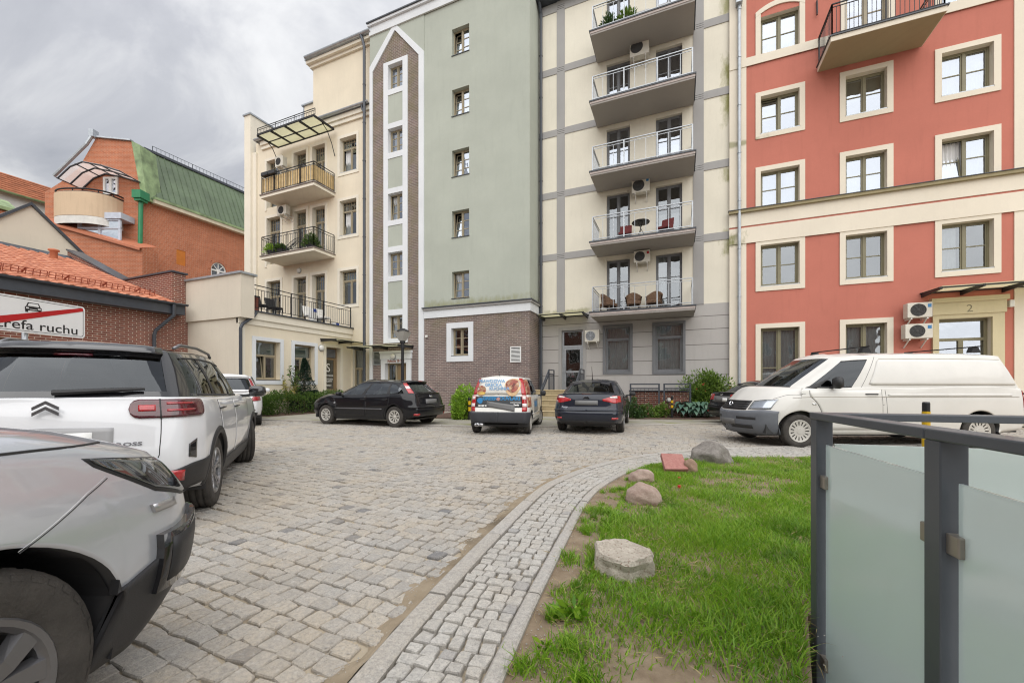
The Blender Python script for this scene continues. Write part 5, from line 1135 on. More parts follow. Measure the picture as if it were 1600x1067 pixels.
# ===== opposite side of the yard, behind the camera: what the windows and car glass mirror
OP = thing('brick_block', 'red brick block of flats behind the camera, seen only mirrored in glass', 'building', (-6, -14, 0))
OF = Face('v', -14.0); OF.fn = lambda a, d, z: (a, -14.0 + d, z); oh = [(-30 + 3.4 * i, -28.4 + 3.4 * i, 1.2 + 3.1 * k, 2.9 + 3.1 * k) for i in range(14) for k in range(3)]
wall(OF, 'wall', -32, 18, -.6, 10.6, oh, M['red_brick'], OP, .2, reveal=M['white_trim'])
for h in oh:
    m = OF.mb(); ring(m, *h, .08, -.19, -.12); m.box((h[0] + h[1]) / 2 - .04, (h[0] + h[1]) / 2 + .04, -.19, -.12, h[2] + .08, h[3] - .08); w_ = m.build('window', M['frame_white'], OP); OF.mb().quad((h[0], -.18, h[2]), (h[1], -.18, h[2]), (h[1], -.18, h[3]), (h[0], -.18, h[3])).build('pane', M['glass'], w_, recalc=False)
MB().box(-32, 18, -24, -14.25, -.6, 10.5).build('interior_wall', M['room'], OP); MB().box(-32.3, 18.3, -24.2, -13.6, 10.62, 10.9).build('roof', M['slate'], OP)
# ------------------------------------------------------------------ vehicles
def pchip(xk, yk, x):
    xk = np.asarray(xk, float); yk = np.asarray(yk, float); h = np.diff(xk); d = np.diff(yk) / h; m = np.zeros(len(xk))
    for i in range(1, len(xk) - 1):
        if d[i - 1] * d[i] > 0:
            w1, w2 = 2 * h[i] + h[i - 1], h[i] + 2 * h[i - 1]; m[i] = (w1 + w2) / (w1 / d[i - 1] + w2 / d[i])
    m[0], m[-1] = d[0], d[-1]
    x = np.clip(x, xk[0], xk[-1]); i = np.clip(np.searchsorted(xk, x, 'right') - 1, 0, len(h) - 1); t = (x - xk[i]) / h[i]
    return yk[i] * (1 + 2 * t) * (1 - t) ** 2 + h[i] * m[i] * t * (1 - t) ** 2 + yk[i + 1] * t * t * (3 - 2 * t) + h[i] * m[i + 1] * t * t * (t - 1)
def spline(xk, yk, x):
    """smooth (Catmull-Rom on uneven knots) for loops mirrored at both ends"""
    xk = np.asarray(xk, float); yk = np.asarray(yk, float); m = np.zeros(len(xk)); h = np.diff(xk); d = np.diff(yk) / h
    m[1:-1] = (d[:-1] * h[1:] + d[1:] * h[:-1]) / (h[1:] + h[:-1]); m[0] = m[-1] = 0
    x = np.clip(x, xk[0], xk[-1]); i = np.clip(np.searchsorted(xk, x, 'right') - 1, 0, len(h) - 1); t = (x - xk[i]) / h[i]
    return yk[i] * (1 + 2 * t) * (1 - t) ** 2 + h[i] * m[i] * t * (1 - t) ** 2 + yk[i + 1] * t * t * (3 - 2 * t) + h[i] * m[i + 1] * t * t * (t - 1)
class Car:
    def __init__(self, name, label, cat, sp, group=None):
        self.sp = sp; self.root = thing(name, label, cat, group=group); hw = sp['hw']
        z, xf, xr, wf = np.array(sp['ends'], float).T
        zg = np.linspace(z[0], z[-1], 48); XF, XR, WF = pchip(z, xf, zg), pchip(z, xr, zg), pchip(z, wf, zg) * hw
        fb, fc, rb, rc = sp.get('fb', .10), sp.get('fc', .50), sp.get('rb', .08), sp.get('rc', .40); fa, ra = sp['axles']
        fy, ry = sp.get('fy', .80), sp.get('ry', .82)
        def ctrl(a, b, w):
            return [(a, 0), (a - fb * .28, .5 * fy * w), (a - fb, fy * w), (a - fb - fc * .32, w * (1 + fy * .9) / 1.9 * .985), (a - fb - fc, w * .99), (fa - .02, w), ((fa + ra) / 2, w), (ra + .02, w), (b + rb + rc, w * .985), (b + rb + rc * .34, w * (1 + ry * .9) / 1.9 * .985), (b + rb, ry * w), (b + rb * .28, .5 * ry * w), (b, 0)]
        ref = ctrl(float(np.interp(.6, zg, XF)), float(np.interp(.6, zg, XR)), float(np.interp(.6, zg, WF)))
        k = np.array(ref); self.sk = np.concatenate([[0], np.cumsum(np.hypot(*np.diff(k, axis=0).T))]); self.L = self.sk[-1]
        self.sg = np.linspace(0, self.L, 700); self.zg = zg; self.X = np.zeros((48, 700)); self.Y = np.zeros((48, 700))
        for i in range(48):
            c = np.array(ctrl(XF[i], XR[i], WF[i])); self.X[i] = pchip(self.sk, c[:, 0], self.sg); self.Y[i] = pchip(self.sk, c[:, 1], self.sg)
        # tangent at the centre lines must be square to the car's axis
        self.X[:, :6] = self.X[:, 6:7]; self.X[:, -6:] = self.X[:, -7:-6]
        self.qs = [0, 1.0, 1.6, 2.0, 4.0, 5.5, 6.0, 7.0, 8.0]; self.qk = [self.sk[j] for j in (0, 2, 4, 5, 6, 7, 8, 10, 12)]
        self.g0, self.g1 = np.array(sp['g0'], float), np.array(sp['g1'], float)
    def fold(self, s):
        m = np.mod(s, 2 * self.L); neg = m > self.L; return np.where(neg, 2 * self.L - m, m), np.where(neg, -1.0, 1.0)
    def P(self, s, z):
        s, sg = self.fold(np.asarray(s, float)); z = np.broadcast_to(np.asarray(z, float), s.shape)
        a = np.clip(s / self.L * 699, 0, 698.999); i = a.astype(int); fa = a - i
        b = np.clip((z - self.zg[0]) / (self.zg[-1] - self.zg[0]) * 47, 0, 46.999); j = b.astype(int); fb = b - j
        def bi(T): return (T[j, i] * (1 - fa) + T[j, i + 1] * fa) * (1 - fb) + (T[j + 1, i] * (1 - fa) + T[j + 1, i + 1] * fa) * fb
        return np.stack([bi(self.X), bi(self.Y) * sg, z], -1)
    def N(self, s, z):
        e = .01; d = self.P(s + e, z) - self.P(s - e, z); n = np.stack([d[..., 1], -d[..., 0], 0 * d[..., 0]], -1)
        du = self.P(s, z + .02) - self.P(s, z - .02); t = d / (np.linalg.norm(d, axis=-1, keepdims=True) + 1e-9); n = np.cross(t, du); n /= (np.linalg.norm(n, axis=-1, keepdims=True) + 1e-9)
        c = self.P(s, z); flip = np.sign((n[..., :2] * c[..., :2] / np.array([2.2, .9]) ** 2).sum(-1, keepdims=True)); return n * np.where(flip == 0, 1, flip)
    def q(self, s): s, sg = self.fold(s); return np.interp(s, self.qk, self.qs), sg
    def sq(self, q): return np.sign(q) * np.interp(abs(q), self.qs, self.qk)
    def gp(self, s, t):
        q, sg = self.q(np.asarray(s, float)); kk = np.arange(9.0); A = np.stack([spline(kk, self.g0[:, c], q) for c in range(3)], -1); B = np.stack([spline(kk, self.g1[:, c], q) for c in range(3)], -1)
        t = np.broadcast_to(np.asarray(t, float), q.shape)[..., None]; p = A * (1 - t) + B * t; b = self.sp.get('bulge', .025) * np.sin(np.pi * t[..., 0])
        side = np.clip(np.minimum((q - 1.6) / .5, (6.3 - q) / .5), 0, 1); p[..., 1] += b * side; p[..., 0] += b * (np.clip((1.6 - q) / 1.6, 0, 1) - np.clip((q - 6.3) / 1.7, 0, 1)) * 1.2
        p[..., 1] *= sg; return p
    def gn(self, s, t):
        d = self.gp(s + .01, t) - self.gp(s - .01, t); u = self.gp(s, t + .02) - self.gp(s, t - .02); n = np.cross(d, u); n /= (np.linalg.norm(n, axis=-1, keepdims=True) + 1e-9)
        c = self.gp(s, t); c = c - np.array([self.g1[4][0], 0, 0]); f = np.sign((n[..., :2] * c[..., :2]).sum(-1, keepdims=True)); return n * np.where(f == 0, 1, f)
    def sx(self, x, z=.7):
        p = self.P(self.sg, z); return float(np.interp(-x, -p[:, 0], self.sg))
    def sf(self, y, z=.6):
        p = self.P(self.sg[:300], z); return math.copysign(float(np.interp(abs(y), p[:, 1], self.sg[:300])), y)
    def sr(self, y, z=.6):
        p = self.P(self.sg[400:][::-1], z); s = float(np.interp(abs(y), p[:, 1], self.sg[400:][::-1])); return s if y >= 0 else 2 * self.L - s
    def zb(self, s):
        p = self.P(s, .4); x = p[..., 0]; bt = self.sp['bot']; z = np.interp(-x, [-a for a, _ in bt], [b for _, b in bt])
        for ax in self.sp['axles']:
            Rr, zc = self.sp['arch']; d = np.abs(x - ax); h = zc + np.sqrt(np.maximum(Rr * Rr - d * d, 0)); side = np.abs(p[..., 1]) > .6 * self.sp['hw']
            z = np.where((d < Rr) & side, np.maximum(z, h), z)
        return z
    def zs(self, s):
        x = self.P(s, .8)[..., 0]; sh = self.sp['sh']; return pchip([-a for a, _ in sh], [b for _, b in sh], -x)
    def hood(self, s, r):
        s = np.asarray(s, float); a = self.P(s, self.zs(s)); b = self.gp(s, 0 * s); r = np.broadcast_to(np.asarray(r, float), s.shape)[..., None]
        p = a * (1 - r) + b * r; ez = 1 - (1 - r[..., 0]) ** 2.2; p[..., 2] = a[..., 2] + (b[..., 2] - a[..., 2]) * ez
        p[..., 2] += self.sp.get('crown', .03) * np.sin(np.pi * np.clip(r[..., 0], 0, 1)) * np.clip(np.linalg.norm((a - b)[..., :2], axis=-1) / .6, 0, 1)
        return p
    def hn(self, s, r):
        d = self.hood(s + .01, r) - self.hood(s - .01, r); u = self.hood(s, np.asarray(r) + .03) - self.hood(s, np.asarray(r) - .03); n = np.cross(d, u); n /= (np.linalg.norm(n, axis=-1, keepdims=True) + 1e-9)
        return n * np.where(n[..., 2:3] < 0, -1, 1)
    def body(self, mat, wins, roofmat=None, under=True):
        """wins: list of (s0, s1, t0, t1) openings in the greenhouse"""
        L = self.L; s = list(np.arange(0, 2 * L, .042))
        for ax in self.sp['axles']:
            for k in np.linspace(-1, 1, 27):
                q = self.sx(ax + self.sp['arch'][0] * .999 * math.sin(k * math.pi / 2)); s += [q, 2 * L - q]
        tb = {0.0, .5, 1.0}
        for (a, b, t0, t1) in wins: s += [a % (2 * L), b % (2 * L)]; tb |= {t0, t1}
        s = np.array(sorted(set(np.round(np.mod(s, 2 * L), 4)))); s = s[np.concatenate([[True], np.diff(s) > .004])]
        keep = [round(v % (2 * L), 4) for w in wins for v in w[:2]]
        n = len(s); tb = sorted(tb); rows = []; kinds = []
        zb, zs = self.zb(s), self.zs(s)
        p = self.P(s, zb); pin = p.copy(); pin[:, 1] *= .80; pin[:, 0] = np.where(np.abs(p[:, 0]) > max(map(abs, self.sp['axles'])) + self.sp['arch'][0], p[:, 0] * .95, p[:, 0]); rows.append(pin); kinds.append('in')
        for t in np.linspace(0, 1, 15): rows.append(self.P(s, zb + (zs - zb) * t)); kinds.append('low')
        for r in (.12, .3, .5, .7, .88): rows.append(self.hood(s, r)); kinds.append('hood')
        gt0 = len(rows); tl = []
        for a, b in zip(tb[:-1], tb[1:]): tl += list(np.linspace(a, b, 3)[:-1])
        tl.append(1.0)
        for t in tl: rows.append(self.gp(s, t)); kinds.append('g')
        top = self.gp(s, 1.0); x0, x1 = self.sp['spine']; cr = self.sp['roof']
        for r in (.08, .2, .4, .65, .85, 1.0):
            q = top.copy(); q[:, 1] *= (1 - r); q[:, 0] = top[:, 0] * (1 - r) + np.clip(top[:, 0], x0, x1) * r; q[:, 2] = top[:, 2] + cr * (1 - (1 - r) ** 2.2); rows.append(q); kinds.append('roof')
        V = np.concatenate(rows); mb = MB(); mb.v = V.tolist(); mid = (s + np.roll(s, -1)) / 2; mid[-1] = (s[-1] + 2 * L) / 2
        for j in range(len(rows) - 1):
            gr = j >= gt0 and j < gt0 + len(tl) - 1
            for i in range(n):
                if gr:
                    tm = (tl[j - gt0] + tl[j - gt0 + 1]) / 2
                    if any(t0 < tm < t1 and ((mid[i] - a) % (2 * L)) < ((b - a) % (2 * L)) for (a, b, t0, t1) in wins): continue
                k = (i + 1) % n; mb.f.append((j * n + i, j * n + k, (j + 1) * n + k, (j + 1) * n + i)); mb.mi.append(2 if j == 0 else 1 if roofmat and j >= gt0 + len(tl) - 1 or (roofmat and gr) else 0)
        ms = [mat, roofmat or mat, mt_trim]
        o = mb.build('body', ms, self.root, smooth=True, recalc=False)
        me = o.data; bm = bmesh.new(); bm.from_mesh(me); bmesh.ops.remove_doubles(bm, verts=bm.verts, dist=.0005); bmesh.ops.recalc_face_normals(bm, faces=bm.faces)
        up = sum(f.normal.z * f.calc_area() for f in bm.faces)
        if up < 0: bmesh.ops.reverse_faces(bm, faces=bm.faces)
        for f in bm.faces: f.smooth = True
        bm.to_mesh(me); bm.free()
        if under:
            mb = MB(); xs = self.sp['bot']; x0_, x1_ = self.sp['ends'][0][1] - .1, self.sp['ends'][0][2] + .1
            mb.box(x1_, x0_, -self.sp['hw'] * .62, self.sp['hw'] * .62, .21, .26)
            Rr, zc = self.sp['arch']; fx, rx = self.sp['axles']; w8 = self.sp['hw'] * .86; zt = zc + .12
            mb.box(fx + Rr, self.sp['ends'][2][1] - .34, -w8, w8, self.sp['bot'][1][1] + .02, zt); mb.box(self.sp['ends'][2][2] + .30, rx - Rr, -w8, w8, self.sp['bot'][-1][1] - .04, zt)
            for ax in self.sp['axles']:
                for sgn in (-1, 1):
                    pts = []; 
                    for k in range(25):
                        a = -.25 + (math.pi + .5) * k / 24; 
                        for y in (.955, .62): pts.append((ax + Rr * 1.03 * math.cos(a), sgn * self.sp['hw'] * y, zc + Rr * 1.03 * math.sin(a)))
                    mb.add(pts, [(2 * k, 2 * k + 2, 2 * k + 3, 2 * k + 1) for k in range(24)])
            mb.build('underbody', M['dark_plastic'], self.root, recalc=False)
        return o
    def grid(self, name, fp, fn, s0, s1, lo, hi, off, mat, parent, ns=14, nt=8, rim=.012, smooth=True):
        f = np.linspace(0, 1, ns); s = s0 + (s1 - s0) * f
        def ev(g):
            if callable(g): return g(s)
            if isinstance(g, (list, tuple)): return np.interp(f, [a for a, _ in g], [b for _, b in g])
            return np.full(ns, float(g))
        l, h = ev(lo), ev(hi); S_ = np.repeat(s[:, None], nt, 1); T = l[:, None] + (h - l)[:, None] * np.linspace(0, 1, nt)[None]
        p = fp(S_, T); nn = fn(S_, T); po = p + nn * off; V = po.reshape(-1, 3).tolist(); fs = [(i * nt + j, (i + 1) * nt + j, (i + 1) * nt + j + 1, i * nt + j + 1) for i in range(ns - 1) for j in range(nt - 1)]
        if rim:
            b = [i * nt for i in range(ns)] + [(ns - 1) * nt + j for j in range(1, nt)] + [i * nt + nt - 1 for i in range(ns - 2, -1, -1)] + [j for j in range(nt - 2, 0, -1)]
            o = len(V); V += (p + nn * (off - rim)).reshape(-1, 3)[b].tolist(); m = len(b); fs += [(b[k], b[(k + 1) % m], o + (k + 1) % m, o + k) for k in range(m)]
        mb = MB(); mb.v = V; mb.f = fs; mb.mi = [0] * len(fs); ob = mb.build(name, mat, parent or self.root, recalc=bool(rim))
        if smooth:
            ns_ = (ns - 1) * (nt - 1); ob.data.polygons.foreach_set('use_smooth', [i < ns_ for i in range(len(ob.data.polygons))])
        return ob
    def low(self, name, s0, s1, lo, hi, off, mat, parent=None, clip=False, **k):
        if clip:
            l0 = lo
            def lo(s, l0=l0): 
                f = np.linspace(0, 1, len(s)); b = np.interp(f, [a for a, _ in l0], [c for _, c in l0]) if isinstance(l0, (list, tuple)) else l0
                return np.maximum(self.zb(s), b)
        return self.grid(name, self.P, self.N, s0, s1, lo, hi, off, mat, parent, **k)
    def glass(self, name, s0, s1, lo, hi, mat, parent=None, off=-.004, ns=16, nt=7, rim=0): return self.grid(name, self.gp, self.gn, s0, s1, lo, hi, off, mat, parent, ns=ns, nt=nt, rim=rim)
    def bon(self, name, s0, s1, lo, hi, off, mat, parent=None, **k): return self.grid(name, self.hood, self.hn, s0, s1, lo, hi, off, mat, parent, **k)
    def seam(self, pts, r=.0035, mat=None, kind='low', parent=None, name='seam', n=24):
        """dark panel gap along (s, z) points on the body"""
        pts = np.array(pts, float); d = np.concatenate([[0], np.cumsum(np.hypot(*np.diff(pts, axis=0).T))]); x = np.linspace(0, d[-1], n); s = np.interp(x, d, pts[:, 0]); z = np.interp(x, d, pts[:, 1])
        p = {'low': self.P, 'g': self.gp, 'h': self.hood}[kind](s, z); return MB().tube([tuple(q) for q in p], r, 5).build(name, mat or M['dark_plastic'], parent or self.root, recalc=False)
    def flat_text(self, txt, size, y, z, mat, kind='low', rear=True, sx=1.0, parent=None, off=.006, name='lettering', bold=0.004):
        """lettering laid on the rear (or front) face around (y, z)"""
        S_ = self.sg[380:] if rear else self.sg[:300]
        def mp(tx, ty, h):
            yy, zz = (y - tx if False else y - tx * (1 if rear else -1)), z + ty
            if kind == 'low': p = self.P(S_, zz)
            else: t = (zz - self.g0[8 if rear else 0][2]) / (self.g1[8 if rear else 0][2] - self.g0[8 if rear else 0][2]); p = self.gp(S_, t)
            o = np.argsort(p[:, 1]); xx = float(np.interp(abs(yy), p[o, 1], p[o, 0])); return (xx + (-1 if rear else 1) * (off + h), yy, zz)
        return text_obj(name, txt, size, mat, parent or self.root, mp, bold=bold, sx=sx, res=2)
    def place(self, x, y, heading, z=0.0):
        self.root.location = (x, y, z); self.root.rotation_euler = (0, 0, heading); WPOS[self.root.name] = Vector((x, y, z)); return self
    def wheels(self, rad, wid, rimr, style, mats, steer=0.0, track=None, dish=.02):
        t = track or self.sp['hw'] - wid / 2 - .02
        first = True
        for ax in self.sp['axles']:
            for sg in (1, -1): make_wheel(self.root, ax, sg * t, rad, wid, rimr, style, mats, sg, steer if ax > 0 else 0.0, dish)
    def mirror(self, x, z, mat, size=(.16, .22, .15), arm=.06, y=None):
        for sg in (1, -1):
            yy = (y or self.sp['hw']) + arm; mb = MB(); a, b, c = size
            pts = []; n = 10; prof = [(-.5, .55), (-.42, .85), (0.0, 1.0), (.35, .82), (.5, .35)]
            for (xq, sc) in prof:
                for k in range(n): an = 2 * math.pi * k / n; pts.append((x + xq * a, sg * (yy + b / 2 * sc * math.copysign(abs(math.cos(an)) ** .6, math.cos(an)) + b * .35), z + c / 2 * sc * math.copysign(abs(math.sin(an)) ** .6, math.sin(an))))
            f = [(i * n + k, i * n + (k + 1) % n, (i + 1) * n + (k + 1) % n, (i + 1) * n + k) for i in range(4) for k in range(n)] + [tuple(range(n)), tuple(range(4 * n, 5 * n))]
            mb.add(pts, f); o = mb.build('mirror', mat, self.root, smooth=True); MB().bar((x + .02, sg * (yy - arm - .07), z - c * .4), (x, sg * (yy + b * .25), z - c * .3), .05, .04).build('mirror_arm', M['dark_plastic'], o)
    def handle(self, x, z, mat, l=.19):
        for sg in (1, -1):
            s = sg * self.sx(x); e = l / 2; q = np.linspace(-e, e, 7) + s; p = self.P(q, z) + self.N(q, z) * np.array([.004, .03, .036, .036, .036, .03, .004])[:, None]
            MB().tube([tuple(v) for v in p], .012, 6).build('handle', mat, self.root, smooth=True, recalc=False)
    def interior(self, dash_x, seats, cloth, wheel_side=1, zseat=.55, back=.62):
        for (x, y) in seats:
            mb = MB(); mb.box(x - .22, x + .26, y - .24, y + .24, zseat - .1, zseat + .06); st = mb.build('seat', cloth, self.root, bevel=.04)
            mb = MB(); mb.add([(x - .22, y - .24, zseat), (x - .22, y + .24, zseat), (x - .10, y + .24, zseat), (x - .10, y - .24, zseat), (x - .40, y - .20, zseat + back), (x - .40, y + .20, zseat + back), (x - .30, y + .20, zseat + back), (x - .30, y - .20, zseat + back)], [(0, 1, 2, 3), (4, 7, 6, 5), (0, 4, 5, 1), (1, 5, 6, 2), (2, 6, 7, 3), (3, 7, 4, 0)]); mb.build('backrest', cloth, st, bevel=.03)
            MB().box(x - .42, x - .33, y - .13, y + .13, zseat + back + .03, zseat + back + .20).build('headrest', cloth, st, bevel=.03)
        hw = self.sp['hw'] * .84; mb = MB(); mb.box(dash_x - .1, dash_x + .5, -hw, hw, .60, self.g0[2][2] - .03); mb.build('dashboard', M['dark_plastic'], self.root, bevel=.04)
        y = .37 * wheel_side; c = Vector((dash_x - .28, y, self.g0[2][2] - .06)); ux = Vector((.35, 0, .94)); mb = MB(); mb.tube([tuple(c + ux * .18 * math.sin(2 * math.pi * k / 20) + Vector((0, .18, 0)) * math.cos(2 * math.pi * k / 20)) for k in range(21)], .015, 6, False); mb.bar(c - Vector((0, .17, 0)), c + Vector((0, .17, 0)), .04, .03); mb.bar(c, c + Vector((.3, 0, -.1)), .05); mb.build('steering_wheel', M['dark_plastic'], self.root, recalc=False)
        mb = MB(); x0, x1 = self.g0[8][0] + .1, dash_x + .3; mb.box(x0, x1, -hw, hw, .30, .34); mb.build('cabin_floor', M['dark_plastic'], self.root)
def make_wheel(root, x, y, R_, w, rr, style, mats, sg, steer=0.0, dish=.02):
    """tyre with tread grooves (the part), rim and brake disc as sub-parts; outer face towards sg*y"""
    tm, rm, dk = mats; h = w / 2
    def tr(*v):
        px, py = v[0], v[1]; c, s = math.cos(steer), math.sin(steer); return (x + px * c - py * s, y + px * s + py * c, v[2] + R_)
    prof = [(rr - .012, -h * .86), (rr + .004, -h * .95), (rr + (R_ - rr) * .45, -h * 1.0), (R_ - .035, -h * .98), (R_ - .012, -h * .88), (R_ - .001, -h * .74), (R_ - .001, -h * .50), (R_ - .010, -h * .48), (R_ - .010, -h * .42), (R_, -h * .40), (R_, -h * .06), (R_ - .010, -h * .04)]
    prof = prof + [(r, -q) for r, q in prof[::-1]]
    mb = MB(tr); mb.lathe(prof, (0, 0, 0), 'y', 48); t = mb.build('wheel', tm, root, recalc=True); pl_ = t.data.polygons; pl_.foreach_set('use_smooth', [True] * len(pl_))
    mb = MB(tr)                                       # shoulder tread blocks
    for k in range(40):
        a = 2 * math.pi * k / 40
        for q in (-1, 1):
            c, s = math.cos(a), math.sin(a); c2, s2 = math.cos(a + .10), math.sin(a + .10); y0, y1 = q * h * .99, q * h * .60
            mb.add([(c * (R_ - .034), y0, s * (R_ - .034)), (c2 * (R_ - .034), y0, s2 * (R_ - .034)), (c2 * (R_ + .002), y1, s2 * (R_ + .002)), (c * (R_ + .002), y1, s * (R_ + .002)), (c * (R_ - .019), q * h * .93, s * (R_ - .019)), (c2 * (R_ - .019), q * h * .93, s2 * (R_ - .019))], [(0, 1, 5, 4), (4, 5, 2, 3)])
    stuff(mb.build('tread', tm, t, recalc=False))
    o = sg * h; mb = MB(tr)
    mb.lathe([(rr - .015, o * .86), (rr, o * .93), (rr - .006, o * .98), (rr - .022, o * .95), (rr - .035, o * .80), (rr - .04, -o * .8)], (0, 0, 0), 'y', 40)
    n, dbl, r0, wi, wo = style['n'], style.get('dbl', 0), style.get('r0', .05), style.get('wi', .03), style.get('wo', .045)
    yo, yi = o * .80 + sg * 0.0, o * .93 - sg * dish
    if style.get('cap'):                              # plastic wheel trim with slots
        m_ = n * 2; r1, r2, r3 = rr * .50, rr * .84, rr - .012
        mb.lathe([(0.0, o * .90), (.055, o * .90), (.06, o * .84), (r1, o * .83)], (0, 0, 0), 'y', 40); mb.lathe([(r2, o * .90), (r3, o * .95)], (0, 0, 0), 'y', 40)
        for k in range(n):
            a0 = 2 * math.pi * (k - .5 + style['gap'] / 2) / n; a1 = 2 * math.pi * (k + .5 - style['gap'] / 2) / n; pts = []
            for i in range(4):
                a = a0 + (a1 - a0) * i / 3
                for (r, yy) in ((r1 - .002, o * .83), (r2 + .002, o * .90)): pts.append((r * math.cos(a), yy, r * math.sin(a)))
            mb.add(pts, [(2 * i, 2 * i + 2, 2 * i + 3, 2 * i + 1) for i in range(3)])
    else:
        for k in range(n):
            for e in ((-1, 1) if dbl else (0,)):
                a = 2 * math.pi * (k + .25) / n; a1 = a + e * dbl; pts = []
                for (r, ww, yy, th, aa) in ((r0, wi, yi, .03, a + e * dbl * .35), (rr * .6, (wi + wo) / 2, (yi + yo) / 2 + sg * .012, .03, a + e * dbl * .7), (rr - .02, wo, yo + sg * .012, .03, a1)):
                    c, s = math.cos(aa), math.sin(aa)
                    for (t1, yy2) in ((-ww / 2, yy - sg * th), (-ww / 2 * .7, yy), (ww / 2 * .7, yy), (ww / 2, yy - sg * th)): pts.append((c * r - s * t1, yy2, s * r + c * t1))
                mb.add(pts, [(i * 4 + j, i * 4 + j + 1, i * 4 + 5 + j, i * 4 + 4 + j) for i in range(2) for j in range(3)])
        mb.lathe([(0, yi + sg * .012), (.035, yi + sg * .01), (r0 * .9, yi), (r0 + .02, yi - sg * .015), (r0 + .02, yi - sg * .05)], (0, 0, 0), 'y', 20)
    rim = mb.build('rim', rm, t, recalc=True)
    mb = MB(tr); mb.lathe([(0.0, o * .35), (rr * .62, o * .35), (rr * .62, o * .25)], (0, 0, 0), 'y', 24); mb.lathe([(rr - .045, -o * .5), (0, -o * .5)], (0, 0, 0), 'y', 24); mb.build('brake_disc', dk, t, recalc=False)
    return t
mt_tyre = plain('tyre_rubber', (0.028, 0.027, 0.026), .85, 0, .35, 9, .4, 90); mt_tyre_d = plain('dusty_tyre', (0.050, 0.045, 0.040), .9, 0, .35, 9, .4, 90)
mt_alloy = plain('alloy', (0.50, 0.50, 0.51), .3, .8, .06); mt_alloyd = plain('dark_alloy', (0.19, 0.19, 0.20), .3, .7, .1); mt_cap = plain('wheel_trim', (0.50, 0.48, 0.44), .45, .1, .08)
mt_disc = plain('brake_steel', (0.12, 0.11, 0.10), .5, .6, .2); mt_seat = plain('seat_cloth', (0.055, 0.055, 0.06), .9); mt_chrome = plain('chrome', (0.72, 0.73, 0.75), .12, 1.0, .02); mt_plate = plain('masked_plate', (0.155, 0.155, 0.155), .6, 0, .04)
mt_trim = plain('black_trim', (0.022, 0.022, 0.024), .5, 0, .15, 5, .15, 300); mt_gloss = plain('gloss_black', (0.012, 0.012, 0.014), .12, 0, .05, coat=1.0)
mt_wh = plain('white_lettering', (0.80, 0.80, 0.78), .5); mt_lamp = glassmat('lamp_clear', (.80, .82, .84), .18, rough=.03); mt_lampin = plain('lamp_reflector', (0.60, 0.61, 0.63), .25, .7, .15, 14)
def lampred(name, c=(0.30, 0.008, 0.014), v=.3): return plain(name, c, .15, 0, v, 18, coat=1.0)
mt_red = lampred('red_lens'); mt_redd = lampred('dark_red_lens', (0.075, 0.006, 0.012), .5); mt_redh = lampred('bright_red_lens', (0.42, 0.014, 0.018))
mt_white_lens = plain('white_lens', (0.72, 0.66, 0.64), .2, 0, .2, 20, coat=1.0)
mt_cglass = glassmat('car_glass', (.66, .76, .70), .08); mt_cglassd = glassmat('car_glass_dark', (.12, .135, .13), .02); mt_screen = glassmat('windscreen', (.72, .80, .76), .06)

def rev(g): return [(1 - a, b) for a, b in g[::-1]] if isinstance(g, (list, tuple)) else g
def both(C, name, s0, s1, lo, hi, off, mat, kind='low', **k):
    """the same patch on the left and on the right"""
    f = {'low': C.low, 'g': C.glass, 'h': C.bon}[kind]; kw = dict(k)
    if kind == 'g': a = f(name, s0, s1, lo, hi, mat, off=off, **kw); b = f(name, -s1, -s0, rev(lo), rev(hi), mat, off=off, **kw)
    else: a = f(name, s0, s1, lo, hi, off, mat, **kw); b = f(name, -s1, -s0, rev(lo), rev(hi), off, mat, **kw)
    return a, b
def seam2(C, pts, kind='low', r=.0035, mat=None):
    C.seam(pts, r, mat, kind); C.seam([(-s, z) for s, z in pts], r, mat, kind)
def doors(C, xs, zlo=.36, zc=None, paint=None, roofline=False):
    """door leaves as panels a hair proud of the body, with dark gaps round them; xs = front edges to rear edge"""
    for a, b in zip(xs[:-1], xs[1:]):
        sa, sb = C.sx(a), C.sx(b); n = 12
        cl = lambda s: np.maximum(C.zb(s) + .03, zlo)
        for sg in (1, -1):
            s0, s1 = (sa + .006, sb - .006) if sg > 0 else (-sb + .006, -sa - .006)
            lo = lambda s: np.maximum(C.zb(s) + .035, zlo); hi = lambda s: C.zs(s) - .012
            C.grid('door', C.P, C.N, s0, s1, lo, hi, .004, paint, C.root, ns=26, nt=12, rim=.008)
        for e in (sa, sb):
            zz = np.linspace(max(float(C.zb(np.array([e]))[0]) + .02, zlo), float(C.zs(np.array([e]))[0]), 10); seam2(C, [(e, z) for z in zz])
def arch_lip(C, w, off, mat, name='wheel_arch_trim'):
    """dark cladding band round each wheel arch"""
    for ax in C.sp['axles']:
        Rr, zc = C.sp['arch']
        for sg in (1, -1):
            pts = []; n = 24
            for k in range(n + 1):
                a = math.pi * (k / n) * 1.06 - .09
                for (r, o) in ((Rr - .012, off - .02), (Rr - .006, off), (Rr + w * .5, off + .004), (Rr + w, off * .6), (Rr + w + .004, -.004)):
                    x = ax + r * math.cos(a); z = max(zc + r * math.sin(a), float(C.sp['bot'][len(C.sp['bot']) // 2][1])); s = C.sx(x, min(z, .9)); p = C.P(np.array([s]), z)[0]; nn = C.N(np.array([s]), z)[0]; q = p + nn * o; pts.append((q[0], sg * q[1], q[2]))
            m = 5; MBx = MB(); MBx.add(pts, [(i * m + j, (i + 1) * m + j, (i + 1) * m + j + 1, i * m + j + 1) for i in range(n) for j in range(m - 1)]); MBx.build(name, mat, C.root, smooth=True)
